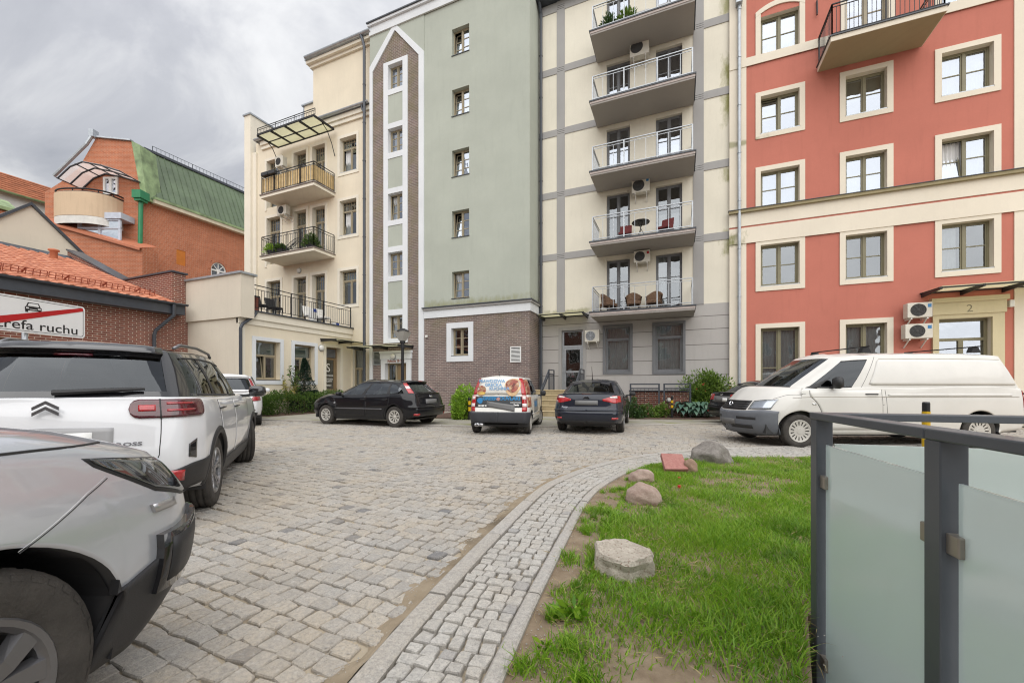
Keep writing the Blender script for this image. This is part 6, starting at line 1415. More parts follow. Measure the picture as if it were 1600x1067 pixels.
def winset(C, glass_side, qs, t0=.07, t1=.90, ws=(1.32, .05, .93), rw=(6.75, .10, .86), glass_rear=None, shapes=None, trim=True):
    """glazing: windscreen, rear window and the side windows between the pillars in qs = [(q0, q1), ...]; returns openings for the body"""
    w = [(-C.sq(ws[0]), C.sq(ws[0]), ws[1], ws[2])]
    if rw: w.append((C.sq(rw[0]), 2 * C.L - C.sq(rw[0]), rw[1], rw[2]))
    q0, q1 = qs[0][0], qs[-1][1]; w += [(C.sq(q0), C.sq(q1), t0, t1), (-C.sq(q1), -C.sq(q0), t0, t1)]
    C.glass('windscreen', w[0][0], w[0][1], ws[1], ws[2], mt_screen, ns=24)
    if rw: C.glass('rear_window', w[1][0], w[1][1], rw[1], rw[2], glass_rear or glass_side, ns=24)
    for i, (a, b) in enumerate(qs):
        lo, hi = (shapes or {}).get(i, (t0, t1))
        both(C, 'side_window', C.sq(a), C.sq(b), lo, hi, -.004, glass_side, 'g')
        if i: both(C, 'pillar', C.sq(qs[i - 1][1]), C.sq(a), t0, t1, .0, mt_trim, 'g', ns=4)
    for i, (lo, hi) in (shapes or {}).items():       # body colour round windows with cut corners
        a, b = qs[i]
        if isinstance(hi, (list, tuple)): both(C, 'pillar_panel', C.sq(a), C.sq(b), hi, t1, .0, C.paint, 'g')
    if trim:
        both(C, 'window_trim', C.sq(q0), C.sq(q1), t0 - .045, t0, .003, mt_trim, 'g', rim=.006, nt=3); both(C, 'window_trim', C.sq(q0), C.sq(q1), t1, t1 + .03, .002, mt_trim, 'g', rim=.006, nt=3)
        C.glass('window_trim', w[0][0] - .02, w[0][1] + .02, ws[1] - .05, ws[1], mt_trim, off=.002, rim=.006, nt=3)
    return w

# ---------- silver crossover, front right wing close to the camera
p_silver = paintmat('silver_paint', (0.56, 0.585, 0.635), .52, .28, 1.0, .05, .10)
C = Car('parked_car', 'silver crossover cut by the left edge, its front wing and black lower bumper close up', 'car', dict(
    hw=.915, axles=(1.335, -1.335), arch=(.425, .37), fb=.13, fc=.30, fy=.80, rb=.1, rc=.35,
    ends=[(.20, 2.20, -2.2, .90), (.32, 2.30, -2.33, .955), (.45, 2.37, -2.38, .985), (.60, 2.385, -2.39, 1.0), (.74, 2.365, -2.38, 1.0), (.86, 2.29, -2.36, .985), (.98, 2.18, -2.33, .955), (1.10, 2.05, -2.3, .92)],
    sh=[(2.38, .91), (2.1, .965), (1.75, 1.0), (1.2, 1.02), (.5, 1.03), (-1.2, 1.06), (-2.4, 1.07)], bot=[(2.25, .24), (1.8, .25), (.8, .24), (-.8, .25), (-1.9, .30), (-2.4, .34)],
    g0=[(1.22, 0, 1.095), (1.14, .42, 1.09), (.82, .76, 1.065), (.35, .80, 1.06), (-.25, .82, 1.065), (-1.0, .81, 1.08), (-1.95, .76, 1.12), (-2.22, .45, 1.12), (-2.27, 0, 1.12)],
    g1=[(.28, 0, 1.63), (.25, .36, 1.625), (.10, .59, 1.59), (-.1, .61, 1.605), (-.45, .62, 1.615), (-1.1, .61, 1.62), (-1.80, .57, 1.61), (-1.95, .36, 1.63), (-2.0, 0, 1.64)], spine=(-1.6, .0), roof=.07, crown=.05))
C.paint = p_silver; w = winset(C, mt_cglassd, [(2.06, 3.6), (3.75, 5.0), (5.15, 6.0)]); C.body(p_silver, w)
sA = C.sx(1.335 + .42); sT = C.sx(1.76, .9)
both(C, 'bumper_cladding', C.sf(.0), sA + .02, [(0, .22), (.7, .23), (1, .24)], [(0, .50), (.42, .52), (.58, .68), (.68, .66), (.80, .59), (1, .50)], .012, mt_trim, clip=True, ns=60, nt=10, rim=.03)
both(C, 'headlight', C.sf(.60), sT, [(0, .735), (.5, .765), (.80, .835), (1, .965)], [(0, .885), (.5, .93), (.80, .965), (1, .982)], .006, mt_lamp, ns=26, nt=9)
both(C, 'headlight_housing', C.sf(.61), sT - .01, [(0, .74), (.5, .77), (.80, .84), (1, .968)], [(0, .88), (.5, .925), (.80, .96), (1, .978)], .0022, plain('headlight_inner', (.09, .09, .095), .3, .3, .4, 22), ns=26, nt=5, rim=.001)
both(C, 'headlight_surround', C.sf(.585), sT + .02, [(0, .722), (.5, .753), (.80, .82), (1, .955)], [(0, .895), (.5, .94), (.80, .975), (1, .99)], .0012, mt_trim, ns=26, nt=5, rim=.001)
both(C, 'reflector', C.sf(.64), C.sx(2.12, .9), [(0, .76), (1, .785)], [(0, .86), (1, .90)], .0035, mt_lampin, ns=12, nt=3, rim=.001); both(C, 'reflector', C.sx(2.17, .9), C.sx(1.97, .9), [(0, .775), (1, .825)], [(0, .90), (1, .94)], .0035, mt_white_lens, ns=6, nt=3, rim=.001)
both(C, 'fog_lamp_frame', C.sf(.70), C.sx(1.90, .5), [(0, .43), (1, .43)], [(0, .665), (1, .65)], .03, mt_gloss, ns=10, nt=5, rim=.03); both(C, 'fog_lamp_recess', C.sf(.73), C.sx(1.94, .5), .46, .625, .032, mt_trim, ns=8, nt=4, rim=.004)
C.low('grille', -C.sf(.48), C.sf(.48), .56, .86, .012, mt_gloss, ns=20, nt=8)
for z in (.62, .69, .76): C.low('grille_bar', -C.sf(.46), C.sf(.46), z, z + .025, .022, mt_chrome if z == .69 else mt_trim, ns=16, nt=3)
seam2(C, [(C.sx(2.02, .9), .14), (C.sx(1.7), .11), (C.sx(1.2), .09), (C.sx(.8), .08)], 'h', .005)
seam2(C, [(C.sx(1.81, .8), .915), (C.sx(1.72), .875), (C.sx(1.60), .825), (C.sx(1.46), .765)], 'low', .0011, mt_alloy); seam2(C, [(C.sx(1.812, .8), .910), (C.sx(1.722), .870), (C.sx(1.602), .820), (C.sx(1.462), .760)], 'low', .0018)  # pale alloy line is the gap's highlight, put in as colour beside the dark gap
both(C, 'corner_sensor', C.sx(1.97, .8), C.sx(1.86, .8), .742, .775, .014, mt_alloy, ns=5, nt=3, rim=.014)
doors(C, [.80, -.35, -1.28], .40, paint=p_silver); C.handle(-.25, .92, p_silver); C.handle(-1.1, .95, p_silver); C.mirror(.62, 1.13, p_silver, (.16, .22, .17))
both(C, 'sill_cladding', C.sx(.9), C.sx(-.9), .24, .40, .012, mt_trim, ns=30)
both(C, 'taillight', C.sx(-1.95, .9), C.sr(.45, .9), .86, 1.02, .008, mt_red)
C.interior(.75, [(-.2, .37), (-.2, -.37), (-1.1, .37), (-1.1, -.37)], mt_seat, 1, .68, .62)
C.wheels(.37, .235, .245, dict(n=5, dbl=.30, r0=.06, wi=.05, wo=.085), (mt_tyre_d, mt_alloyd, mt_disc))
q = cam2w(-2.30, -.325); C.place(q.x, q.y, R(90) + YAW); SILVER = C

# ---------- white crossover, rear
p_white = paintmat('white_paint', (0.74, 0.75, 0.77), 0, .35, 1.0)
C = Car('parked_car', 'white crossover with black roof, seen from behind with wide red tail lights', 'car', dict(
    hw=.93, axles=(1.365, -1.365), arch=(.40, .36), fb=.12, fc=.42, rb=.10, rc=.30, ry=.84,
    ends=[(.22, 2.05, -2.05, .90), (.34, 2.18, -2.20, .955), (.48, 2.24, -2.26, .985), (.62, 2.26, -2.27, 1.0), (.80, 2.25, -2.25, 1.0), (.95, 2.18, -2.22, .985), (1.08, 2.05, -2.17, .955), (1.20, 1.9, -2.1, .92)],
    sh=[(2.26, .93), (1.9, 1.0), (1.2, 1.06), (.3, 1.07), (-1.0, 1.09), (-2.3, 1.11)], bot=[(2.26, .26), (1.8, .25), (.8, .25), (-.8, .25), (-1.8, .29), (-2.3, .38)],
    g0=[(1.15, 0, 1.13), (1.07, .42, 1.12), (.75, .76, 1.09), (.35, .80, 1.09), (-.25, .83, 1.10), (-1.0, .83, 1.115), (-1.80, .80, 1.13), (-2.08, .50, 1.135), (-2.13, 0, 1.14)],
    g1=[(.25, 0, 1.60), (.22, .36, 1.595), (.08, .60, 1.565), (-.1, .62, 1.58), (-.45, .635, 1.59), (-1.05, .63, 1.585), (-1.52, .60, 1.56), (-1.68, .40, 1.585), (-1.72, 0, 1.59)], spine=(-1.4, 0), roof=.06))
C.paint = mt_gloss; w = winset(C, mt_cglassd, [(2.06, 3.6), (3.75, 4.95), (5.1, 6.05)], rw=(6.55, .12, .80), t0=.08, t1=.86); C.body(p_white, w, mt_gloss)
sr = C.sr
both(C, 'taillight', C.sx(-1.86, .95), sr(.46, .95), [(0, 1.04), (.015, 1.0), (.05, .975), (.1, .965), (.9, .965), (.95, .975), (.985, 1.0), (1, 1.04)], [(0, 1.042), (.015, 1.08), (.05, 1.107), (.1, 1.117), (.9, 1.117), (.95, 1.107), (.985, 1.08), (1, 1.042)], .012, mt_redd, ns=60, nt=8, rim=.02)
for (a, b) in ((.52, .63),): both(C, 'lit_segment', sr(b, .95), sr(a, .95), 1.02, 1.07, .0155, mt_redh, ns=8, nt=4, rim=.003)
both(C, 'lit_segment', C.sx(-1.98, .95), sr(.70, .95), 1.072, 1.09, .0155, mt_red, ns=10, nt=3, rim=.003); both(C, 'lit_segment', C.sx(-1.98, .95), sr(.70, .95), 1.015, 1.033, .0155, mt_red, ns=10, nt=3, rim=.003)
both(C, 'light_divider', sr(.665, .95), sr(.655, .95), .96, 1.118, .0165, mt_trim, ns=3, nt=6, rim=.004)
seam2(C, [(sr(.66, .95), .965), (sr(.66, .7), .70), (sr(.66, .62), .64), (sr(.62, .58), .60), (sr(.3, .58), .58), (sr(0.001, .58), .58)])
both(C, 'bumper_cladding', C.sx(-1.365 - .40), sr(0.0, .4), [(0, .37), (.3, .34), (1, .33)], [(0, .58), (.25, .56), (.40, .52), (1, .50)], .012, mt_trim, clip=True, ns=30)
both(C, 'rear_reflector', sr(.80, .5), sr(.66, .5), [(0, .43), (1, .45)], [(0, .52), (1, .53)], .020, mt_redh, ns=8, nt=4, rim=.01)
both(C, 'air_vent', C.sx(-2.02, .65), C.sx(-2.10, .65), [(0, .60), (1, .62)], [(0, .77), (1, .73)], .006, mt_gloss, ns=6, nt=8, rim=.006)
C.low('plate_recess', sr(.38, .72), 2 * C.L - sr(.38, .72), [(0, .74), (.5, .72), (1, .74)], [(0, .90), (.5, .915), (1, .90)], .006, plain('recess_paint', (.34, .34, .345), .4, 0, .06), ns=16, nt=6, rim=.006); C.low('number_plate', sr(.26, .72), 2 * C.L - sr(.26, .72), .76, .87, .014, mt_wh, ns=6, nt=3, rim=.008)
C.flat_text('AIRCROSS', .040, -.40, .765, mt_alloyd, sx=1.7, bold=.001)
for k in range(2):                                    # double chevron badge
    zc = 1.055 + .042 * k; pts = [(-.072, zc - .047), (0.0, zc), (.072, zc - .047), (.072, zc - .023), (0.0, zc + .024), (-.072, zc - .023)]; xr_ = float(C.P(np.array([C.L]), .95)[0][0]) - .004
    MB(lambda a, d, z: (xr_ - d, a, z)).prism(pts[:3][::1] + pts[3:], 0, .012).build('badge', mt_alloyd, C.root)
doors(C, [.78, -.32, -1.20], .42, paint=p_white); C.handle(-.22, .98, mt_gloss); C.handle(-1.12, 1.0, mt_gloss); C.mirror(.60, 1.16, mt_gloss, (.15, .23, .17))
both(C, 'sill_cladding', C.sx(.97), C.sx(-.96), .25, .43, .014, mt_trim, ns=30); arch_lip(C, .06, .014, mt_trim)
# wiper, spoiler, rails, high brake light
C.glass('spoiler', C.sq(6.55), 2 * C.L - C.sq(6.55), .82, .97, mt_gloss, off=.045, rim=.045, ns=20, nt=4); C.glass('brake_light', 2 * C.L - C.sq(7.5), 2 * C.L - C.sq(7.5) if False else C.sq(7.5) * 0 + 2 * C.L - C.sq(7.5) + .001, .8, .81, mt_red, rim=0, ns=2, nt=2)
C.glass('brake_light', C.sq(7.6), 2 * C.L - C.sq(7.6), .775, .805, mt_redd, off=.012, rim=.012, ns=8, nt=3)
p = C.gp(np.array([C.L, C.sq(7.2), C.sq(6.9)]), np.array([.09, .15, .17])); MB().tube([(a[0] - .04, -a[1] if k else a[1], a[2]) for k, a in enumerate(p)], [.022, .018, .012], 8).build('wiper', mt_trim, C.root)
for sg in (1, -1): MB().tube([(.0, sg * .60, 1.60), (-.1, sg * .60, 1.645), (-.8, sg * .62, 1.66), (-1.35, sg * .60, 1.645), (-1.5, sg * .585, 1.60)], .016, 8).build('roof_rail', mt_alloyd, C.root, smooth=True)
C.interior(.7, [(-.2, .38), (-.2, -.38), (-1.05, .38), (-1.05, -.38)], mt_seat, 1, .72, .58)
C.wheels(.365, .235, .235, dict(n=5, dbl=.22, r0=.06, wi=.035, wo=.05), (mt_tyre_d, plain('two_tone_alloy', (.26, .26, .27), .3, .8, .5, 30), mt_disc), steer=R(16))
q = cam2w(-4.50, 5.02); C.place(q.x, q.y, math.atan2(.894, -.447) + YAW)

# ---------- white estate far left
C = Car('parked_car', 'white estate car with slim red tail lights behind the black-roofed crossover', 'car', dict(
    hw=.94, axles=(1.43, -1.43), arch=(.39, .35), rb=.12, rc=.34,
    ends=[(.22, 2.1, -2.1, .90), (.34, 2.25, -2.28, .955), (.48, 2.32, -2.36, .985), (.62, 2.34, -2.37, 1.0), (.80, 2.32, -2.34, 1.0), (.95, 2.2, -2.28, .98), (1.08, 2.0, -2.2, .95)],
    sh=[(2.3, .88), (1.9, .95), (1.2, 1.0), (-1.0, 1.03), (-2.4, 1.05)], bot=[(2.3, .26), (.8, .25), (-.8, .25), (-2.3, .36)],
    g0=[(1.15, 0, 1.08), (1.07, .42, 1.07), (.75, .76, 1.03), (.35, .80, 1.03), (-.25, .83, 1.04), (-1.0, .83, 1.055), (-1.95, .80, 1.08), (-2.20, .50, 1.085), (-2.25, 0, 1.09)],
    g1=[(.25, 0, 1.58), (.22, .36, 1.575), (.08, .60, 1.545), (-.1, .62, 1.56), (-.45, .635, 1.57), (-1.05, .63, 1.565), (-1.62, .60, 1.54), (-1.78, .40, 1.565), (-1.82, 0, 1.57)], spine=(-1.5, 0), roof=.06))
C.paint = p_white; w = winset(C, mt_cglassd, [(2.06, 3.6), (3.75, 4.95), (5.1, 6.0)], rw=(6.45, .10, .82)); C.body(p_white, w)
both(C, 'taillight', C.sx(-2.0, .9), C.sr(.62, .9), [(0, .80), (1, .78)], [(0, 1.03), (.6, .98), (1, .84)], .012, mt_red, ns=12, rim=.012); both(C, 'taillight_upper', C.sq(6.12), C.sq(6.42), 0.0, .85, .010, mt_red, 'g', rim=.012)
both(C, 'bumper_strip', C.sr(.75, .5), C.sr(0.0, .5), .50, .53, .012, mt_red if False else mt_trim, nt=3); both(C, 'rear_diffuser', C.sr(.8, .4), C.sr(0.0, .4), .36, .44, .012, mt_trim, nt=4)
C.low('number_plate', C.sr(.26, .72), 2 * C.L - C.sr(.26, .72), .66, .77, .012, mt_wh, ns=6, nt=3)
C.glass('spoiler', C.sq(6.45), 2 * C.L - C.sq(6.45), .84, .98, p_white, off=.05, rim=.05, ns=18, nt=4)
doors(C, [.78, -.32, -1.25], .40, paint=p_white); C.mirror(.60, 1.10, p_white); C.interior(.7, [(-.2, .38), (-.2, -.38), (-1.05, .38), (-1.05, -.38)], mt_seat, 1, .65, .58)
C.wheels(.35, .23, .24, dict(n=5, dbl=.2), (mt_tyre, mt_alloyd, mt_disc)); q = cam2w(-9.62, 13.75); C.place(q.x, q.y, math.atan2(.85, -.53) + YAW)

# ---------- black hatchback
p_black = paintmat('black_paint', (0.008, 0.0085, 0.011), 0, .35, .8)
C = Car('parked_car', 'black five-door hatchback parked side-on, red lamps high beside its rear window', 'car', dict(
    hw=.92, axles=(1.36, -1.36), arch=(.37, .32), fb=.20, fc=.42, rb=.10, rc=.36,
    ends=[(.18, 2.05, -2.0, .90), (.30, 2.18, -2.14, .955), (.42, 2.24, -2.20, .985), (.55, 2.25, -2.21, 1.0), (.68, 2.22, -2.13, 1.0), (.80, 2.12, -2.10, .985), (.92, 1.95, -2.07, .96), (1.02, 1.8, -2.02, .93)],
    sh=[(2.25, .70), (2.05, .78), (1.7, .86), (1.2, .91), (.5, .93), (-.5, .95), (-1.5, .99), (-2.2, 1.0)], bot=[(2.25, .20), (1.8, .20), (.8, .20), (-.8, .21), (-1.8, .26), (-2.2, .34)],
    g0=[(1.34, 0, .99), (1.25, .42, .98), (.90, .76, .95), (.40, .81, .945), (-.25, .83, .955), (-1.0, .83, .98), (-1.72, .76, 1.01), (-2.00, .48, 1.03), (-2.04, 0, 1.03)],
    g1=[(.32, 0, 1.40), (.28, .34, 1.395), (.12, .57, 1.36), (-.1, .60, 1.38), (-.45, .61, 1.385), (-1.0, .60, 1.37), (-1.38, .56, 1.34), (-1.58, .36, 1.355), (-1.63, 0, 1.36)], spine=(-1.2, 0.1), roof=.07))
C.paint = p_black; w = winset(C, mt_cglass, [(2.04, 3.72), (3.88, 5.05), (5.17, 5.85)], rw=(6.65, .12, .88), t0=.06, t1=.88, shapes={2: ([(0, .06), (.6, .12), (1, .42)], [(0, .88), (.5, .80), (1, .52)])}); C.body(p_black, w)
both(C, 'taillight', C.sq(6.12), C.sq(6.50), [(0, .0), (1, -.05)], .96, .012, mt_redh, 'g', rim=.012); both(C, 'light_white_band', C.sq(6.14), C.sq(6.48), .42, .66, .016, mt_white_lens, 'g', rim=.004)
both(C, 'door_moulding', C.sx(.95), C.sx(-.95), .53, .56, .012, mt_alloyd, ns=24, nt=3)
seam2(C, [(C.sr(.62, .95), 1.0), (C.sr(.60, .7), .70), (C.sr(.50, .62), .63), (C.sr(.001, .62), .62)]); C.low('number_plate', C.sr(.30, .78), 2 * C.L - C.sr(.30, .78), .70, .84, .012, mt_plate, ns=6, nt=3)
both(C, 'bumper_top', C.sx(-1.85, .6), C.sr(0.001, .6), .585, .615, .03, p_black, ns=20, nt=3, rim=.03); both(C, 'rear_reflector', C.sr(.80, .4), C.sr(.66, .4), .36, .42, .010, mt_redh, ns=6, nt=3)
C.low('badge', C.sr(.07, .9), 2 * C.L - C.sr(.07, .9), .90, .95, .014, mt_chrome, ns=6, nt=4)
both(C, 'headlight', C.sf(.5), C.sx(1.70, .8), [(0, .60), (.5, .62), (1, .76)], [(0, .70), (.5, .77), (1, .80)], .006, mt_lamp, ns=16); C.low('grille', -C.sf(.5), C.sf(.5), .36, .50, .008, mt_trim)
both(C, 'indicator', C.sx(1.0), C.sx(.92), .70, .725, .008, mt_chrome, ns=4, nt=3)
C.glass('spoiler', C.sq(6.5), 2 * C.L - C.sq(6.5), .90, 1.0, p_black, off=.06, rim=.06, ns=16, nt=3); C.glass('brake_light', C.sq(7.6), 2 * C.L - C.sq(7.6), .93, .97, mt_redh, off=.065, rim=.01, ns=6, nt=3)
doors(C, [.95, -.28, -1.16], .32, paint=p_black); C.handle(-.18, .82, p_black); C.handle(-1.02, .85, p_black); C.mirror(.66, 1.0, p_black, (.14, .2, .13))
C.interior(.72, [(-.25, .38), (-.25, -.38), (-1.05, .38), (-1.05, -.38)], mt_seat, 1, .56, .60)
C.wheels(.318, .21, .20, dict(n=9, dbl=.09, r0=.05, wi=.022, wo=.032), (mt_tyre_d, mt_cap, mt_disc)); q = cam2w(-4.46, 13.42); C.place(q.x, q.y, math.atan2(.376, -.927) + YAW)

# ---------- small white van-car with printed food advertising
p_panda = paintmat('cream_white_paint', (0.72, 0.71, 0.67), 0, .35, .8)
C = Car('parked_car', 'small white delivery car with Greek kitchen lettering and meat pictures on its back', 'car', dict(
    hw=.79, axles=(1.15, -1.15), arch=(.335, .29), fb=.12, fc=.38, rb=.07, rc=.22, ry=.86,
    ends=[(.20, 1.65, -1.58, .92), (.30, 1.76, -1.66, .96), (.42, 1.81, -1.71, .99), (.56, 1.82, -1.72, 1.0), (.68, 1.79, -1.68, 1.0), (.82, 1.74, -1.66, .99), (.95, 1.6, -1.64, .975), (1.05, 1.5, -1.62, .96)],
    sh=[(1.82, .76), (1.6, .86), (1.2, .93), (.4, .96), (-.8, .98), (-1.7, 1.0)], bot=[(1.8, .23), (.7, .22), (-.7, .22), (-1.5, .27), (-1.7, .33)],
    g0=[(1.12, 0, 1.01), (1.05, .38, 1.0), (.85, .66, .97), (.40, .71, .97), (-.15, .73, .985), (-.8, .73, .995), (-1.45, .70, 1.01), (-1.60, .42, 1.02), (-1.62, 0, 1.02)],
    g1=[(.42, 0, 1.46), (.38, .34, 1.455), (.26, .56, 1.43), (.05, .585, 1.45), (-.25, .60, 1.46), (-.8, .60, 1.46), (-1.32, .575, 1.44), (-1.48, .36, 1.455), (-1.51, 0, 1.46)], spine=(-1.2, .2), roof=.06))
C.paint = p_panda; w = winset(C, mt_cglassd, [(2.05, 3.7), (3.86, 5.1)], rw=None, t0=.06, t1=.86); C.body(p_panda, w)
both(C, 'taillight', C.sq(6.10), C.sq(6.50), [(0, -.02), (1, -.02)], .98, .014, mt_redh, 'g', rim=.014); both(C, 'taillight_lower', C.sx(-1.55, .8), C.sr(.60, .8), .60, .985, .014, mt_redh, ns=10, rim=.014); both(C, 'reverse_light', C.sx(-1.56, .9), C.sr(.61, .9), .90, .97, .018, mt_white_lens, ns=8, nt=4, rim=.004); both(C, 'indicator', C.sx(-1.56, .75), C.sr(.61, .75), .715, .80, .018, mt_white_lens, ns=8, nt=4, rim=.004)
both(C, 'bumper', C.sx(-1.43, .4), C.sr(0.0, .4), [(0, .30), (.3, .30), (1, .30)], [(0, .58), (1, .585)], .03, plain('bumper_plastic', (.045, .048, .056), .6, 0, .15), clip=True, ns=30, nt=10, rim=.04)
vin = plain('grey_vinyl', (.30, .31, .31), .4, 0, .15, 6); vbl = plain('blue_vinyl', (.03, .20, .42), .4); vdk = plain('dark_vinyl', (.05, .058, .065), .4); 
C.low('dark_print_band', C.sr(.60, .8), 2 * C.L - C.sr(.60, .8), .70, .975, .003, vdk, ns=16, nt=5, rim=.003)
C.flat_text('GREEK', .125, .22, .925, vbl, off=.007, sx=1.05, bold=.006); C.flat_text('SOUVLAKI', .125, -.26, .925, vbl, off=.007, sx=1.0, bold=.006)
t0 = plain('pale_blue_vinyl', (.20, .36, .56), .4)
for txt, y, z in (('PRAWDZIWA', .20, 1.365), ('GRECKA', .14, 1.27), ('KUCHNIA', -.02, 1.175)): C.flat_text(txt, .105, y, z, t0, kind='g', off=.026, sx=1.1)
mm, nt, b = nmat('meat_print'); pq = pos(nt); vo = nd(nt, 'ShaderNodeTexVoronoi', {'Vector': pq, 'Scale': 18.0}); rc_ = nt.nodes.new('ShaderNodeValToRGB'); nt.links.new(vo.outputs['Color'], rc_.inputs[0])
rc_.color_ramp.elements[0].color = (.10, .02, .015, 1); rc_.color_ramp.elements[1].color = (.62, .42, .26, 1); e = rc_.color_ramp.elements.new(.45); e.color = (.36, .09, .06, 1); e = rc_.color_ramp.elements.new(.65); e.color = (.30, .16, .09, 1); nt.links.new(rc_.outputs[0], b.inputs['Base Color'])
def disc_print(name, y, z, ry, rz, mat, kind='g', off=.024, n=20, rot=0):
    S_ = C.sg[380:]
    def at(yy, zz):
        p = C.P(S_, zz) if kind == 'low' else C.gp(S_, (zz - C.g0[8][2]) / (C.g1[8][2] - C.g0[8][2])); o = np.argsort(p[:, 1]); return (float(np.interp(abs(yy), p[o, 1], p[o, 0])) - off, yy, zz)
    pts = [at(y, z)]
    for k in range(n): a = 2 * math.pi * k / n; r = 1 + .06 * math.sin(3 * a + 1); u_, w_ = ry * r * math.cos(a), rz * r * math.sin(a); pts.append(at(y + u_ * math.cos(rot) - w_ * math.sin(rot), z + u_ * math.sin(rot) + w_ * math.cos(rot)))
    m = MB(); m.add(pts, [(0, 1 + k, 1 + (k + 1) % n) for k in range(n)]); return m.build(name, mat, C.root, recalc=False)
C.glass('rear_panel', C.sq(6.52), 2 * C.L - C.sq(6.52), .03, .93, p_panda, off=.018, rim=.02, ns=20)
disc_print('pita_print', -.36, 1.22, .20, .225, plain('pita_print', (.60, .40, .22), .5, 0, .2, 9), off=.0225, rot=.25); disc_print('filling_print', -.35, 1.25, .165, .165, mm, off=.0245, rot=.25); disc_print('gyros_print', .46, 1.13, .13, .13, mm, off=.0235, rot=.5); disc_print('chips_print', .45, 1.06, .12, .035, plain('chips_print', (.62, .42, .10), .5, 0, .3, 12), off=.0255)
disc_print('round_logo', .48, .87, .075, .075, vbl, 'low', .008); disc_print('badge', 0, .915, .045, .045, plain('badge_red', (.42, .22, .20), .4), 'low', .010); C.flat_text('601 807 030', .05, .40, .74, mt_wh, off=.008)
C.low('number_plate', C.sr(.30, .72), 2 * C.L - C.sr(.42, .72), [(0, .72), (1, .60)], [(0, .86), (1, .76)], .016, mt_plate, ns=8, nt=4)
C.low('tailgate_grip', C.sr(-.30, .8) , C.sr(-.58, .8), .815, .83, .012, mt_wh, ns=5, nt=2); C.flat_text('Panda', .055, -.46, .765, mt_wh, off=.008)
both(C, 'side_print', C.sx(.2), C.sx(-.75), .52, .90, .0065, vin, ns=20); both(C, 'side_print', C.sx(-1.20, .9), C.sx(-1.5, .9), .70, .96, .0045, mm, ns=8); both(C, 'quarter_print', C.sq(5.2), C.sq(6.05), .02, .92, .004, mm, 'g', rim=.004)
sp_ = C.sx(-.3)
def side_txt(x, y, h): p = C.P(np.array([-(sp_) + x]), np.array([.74 + y]))[0]; n_ = C.N(np.array([-(sp_) + x]), np.array([.74 + y]))[0]; return tuple(p + n_ * (.0085 + h))
text_obj('side_lettering', 'GREEK', .20, vbl, C.root, side_txt, bold=.01)
both(C, 'side_stripe', C.sx(.6), C.sx(-1.0), .50, .52, .006, mt_wh, nt=2)
doors(C, [.80, -.22, -.95], .34, paint=p_panda); C.handle(-.15, .86, mt_trim, .15); C.mirror(.62, 1.03, mt_trim, (.13, .17, .17)); C.seam([(C.L, .06), (C.L, .02)], .02, mt_trim, 'g', name='wiper_base')
MB().tube([(-1.50, 0, 1.50), (-1.56, 0, 1.60)], .008, 6).build('aerial', mt_trim, C.root); MB().lathe([(.025, -.12), (.045, -.10), (.05, 0), (.035, .0), (.03, -.08)], (-1.72, .50, .27), 'x', 14).build('exhaust_pipe', mt_alloy, C.root); MB().box(-1.70, -1.45, .38, .62, .215, .30).build('silencer', mt_alloy, C.root, bevel=.03)
C.interior(.75, [(-.1, .34), (-.1, -.34)], mt_seat, 1, .6, .6); both(C, 'headlight', C.sf(.42), C.sx(1.45, .75), .64, .80, .006, mt_lamp)
C.wheels(.288, .17, .185, dict(n=12, cap=True, gap=.3), (mt_tyre_d, mt_cap, mt_disc), steer=R(-14)); q = cam2w(-.06, 11.80); C.place(q.x, q.y, R(90 - 10) + YAW)

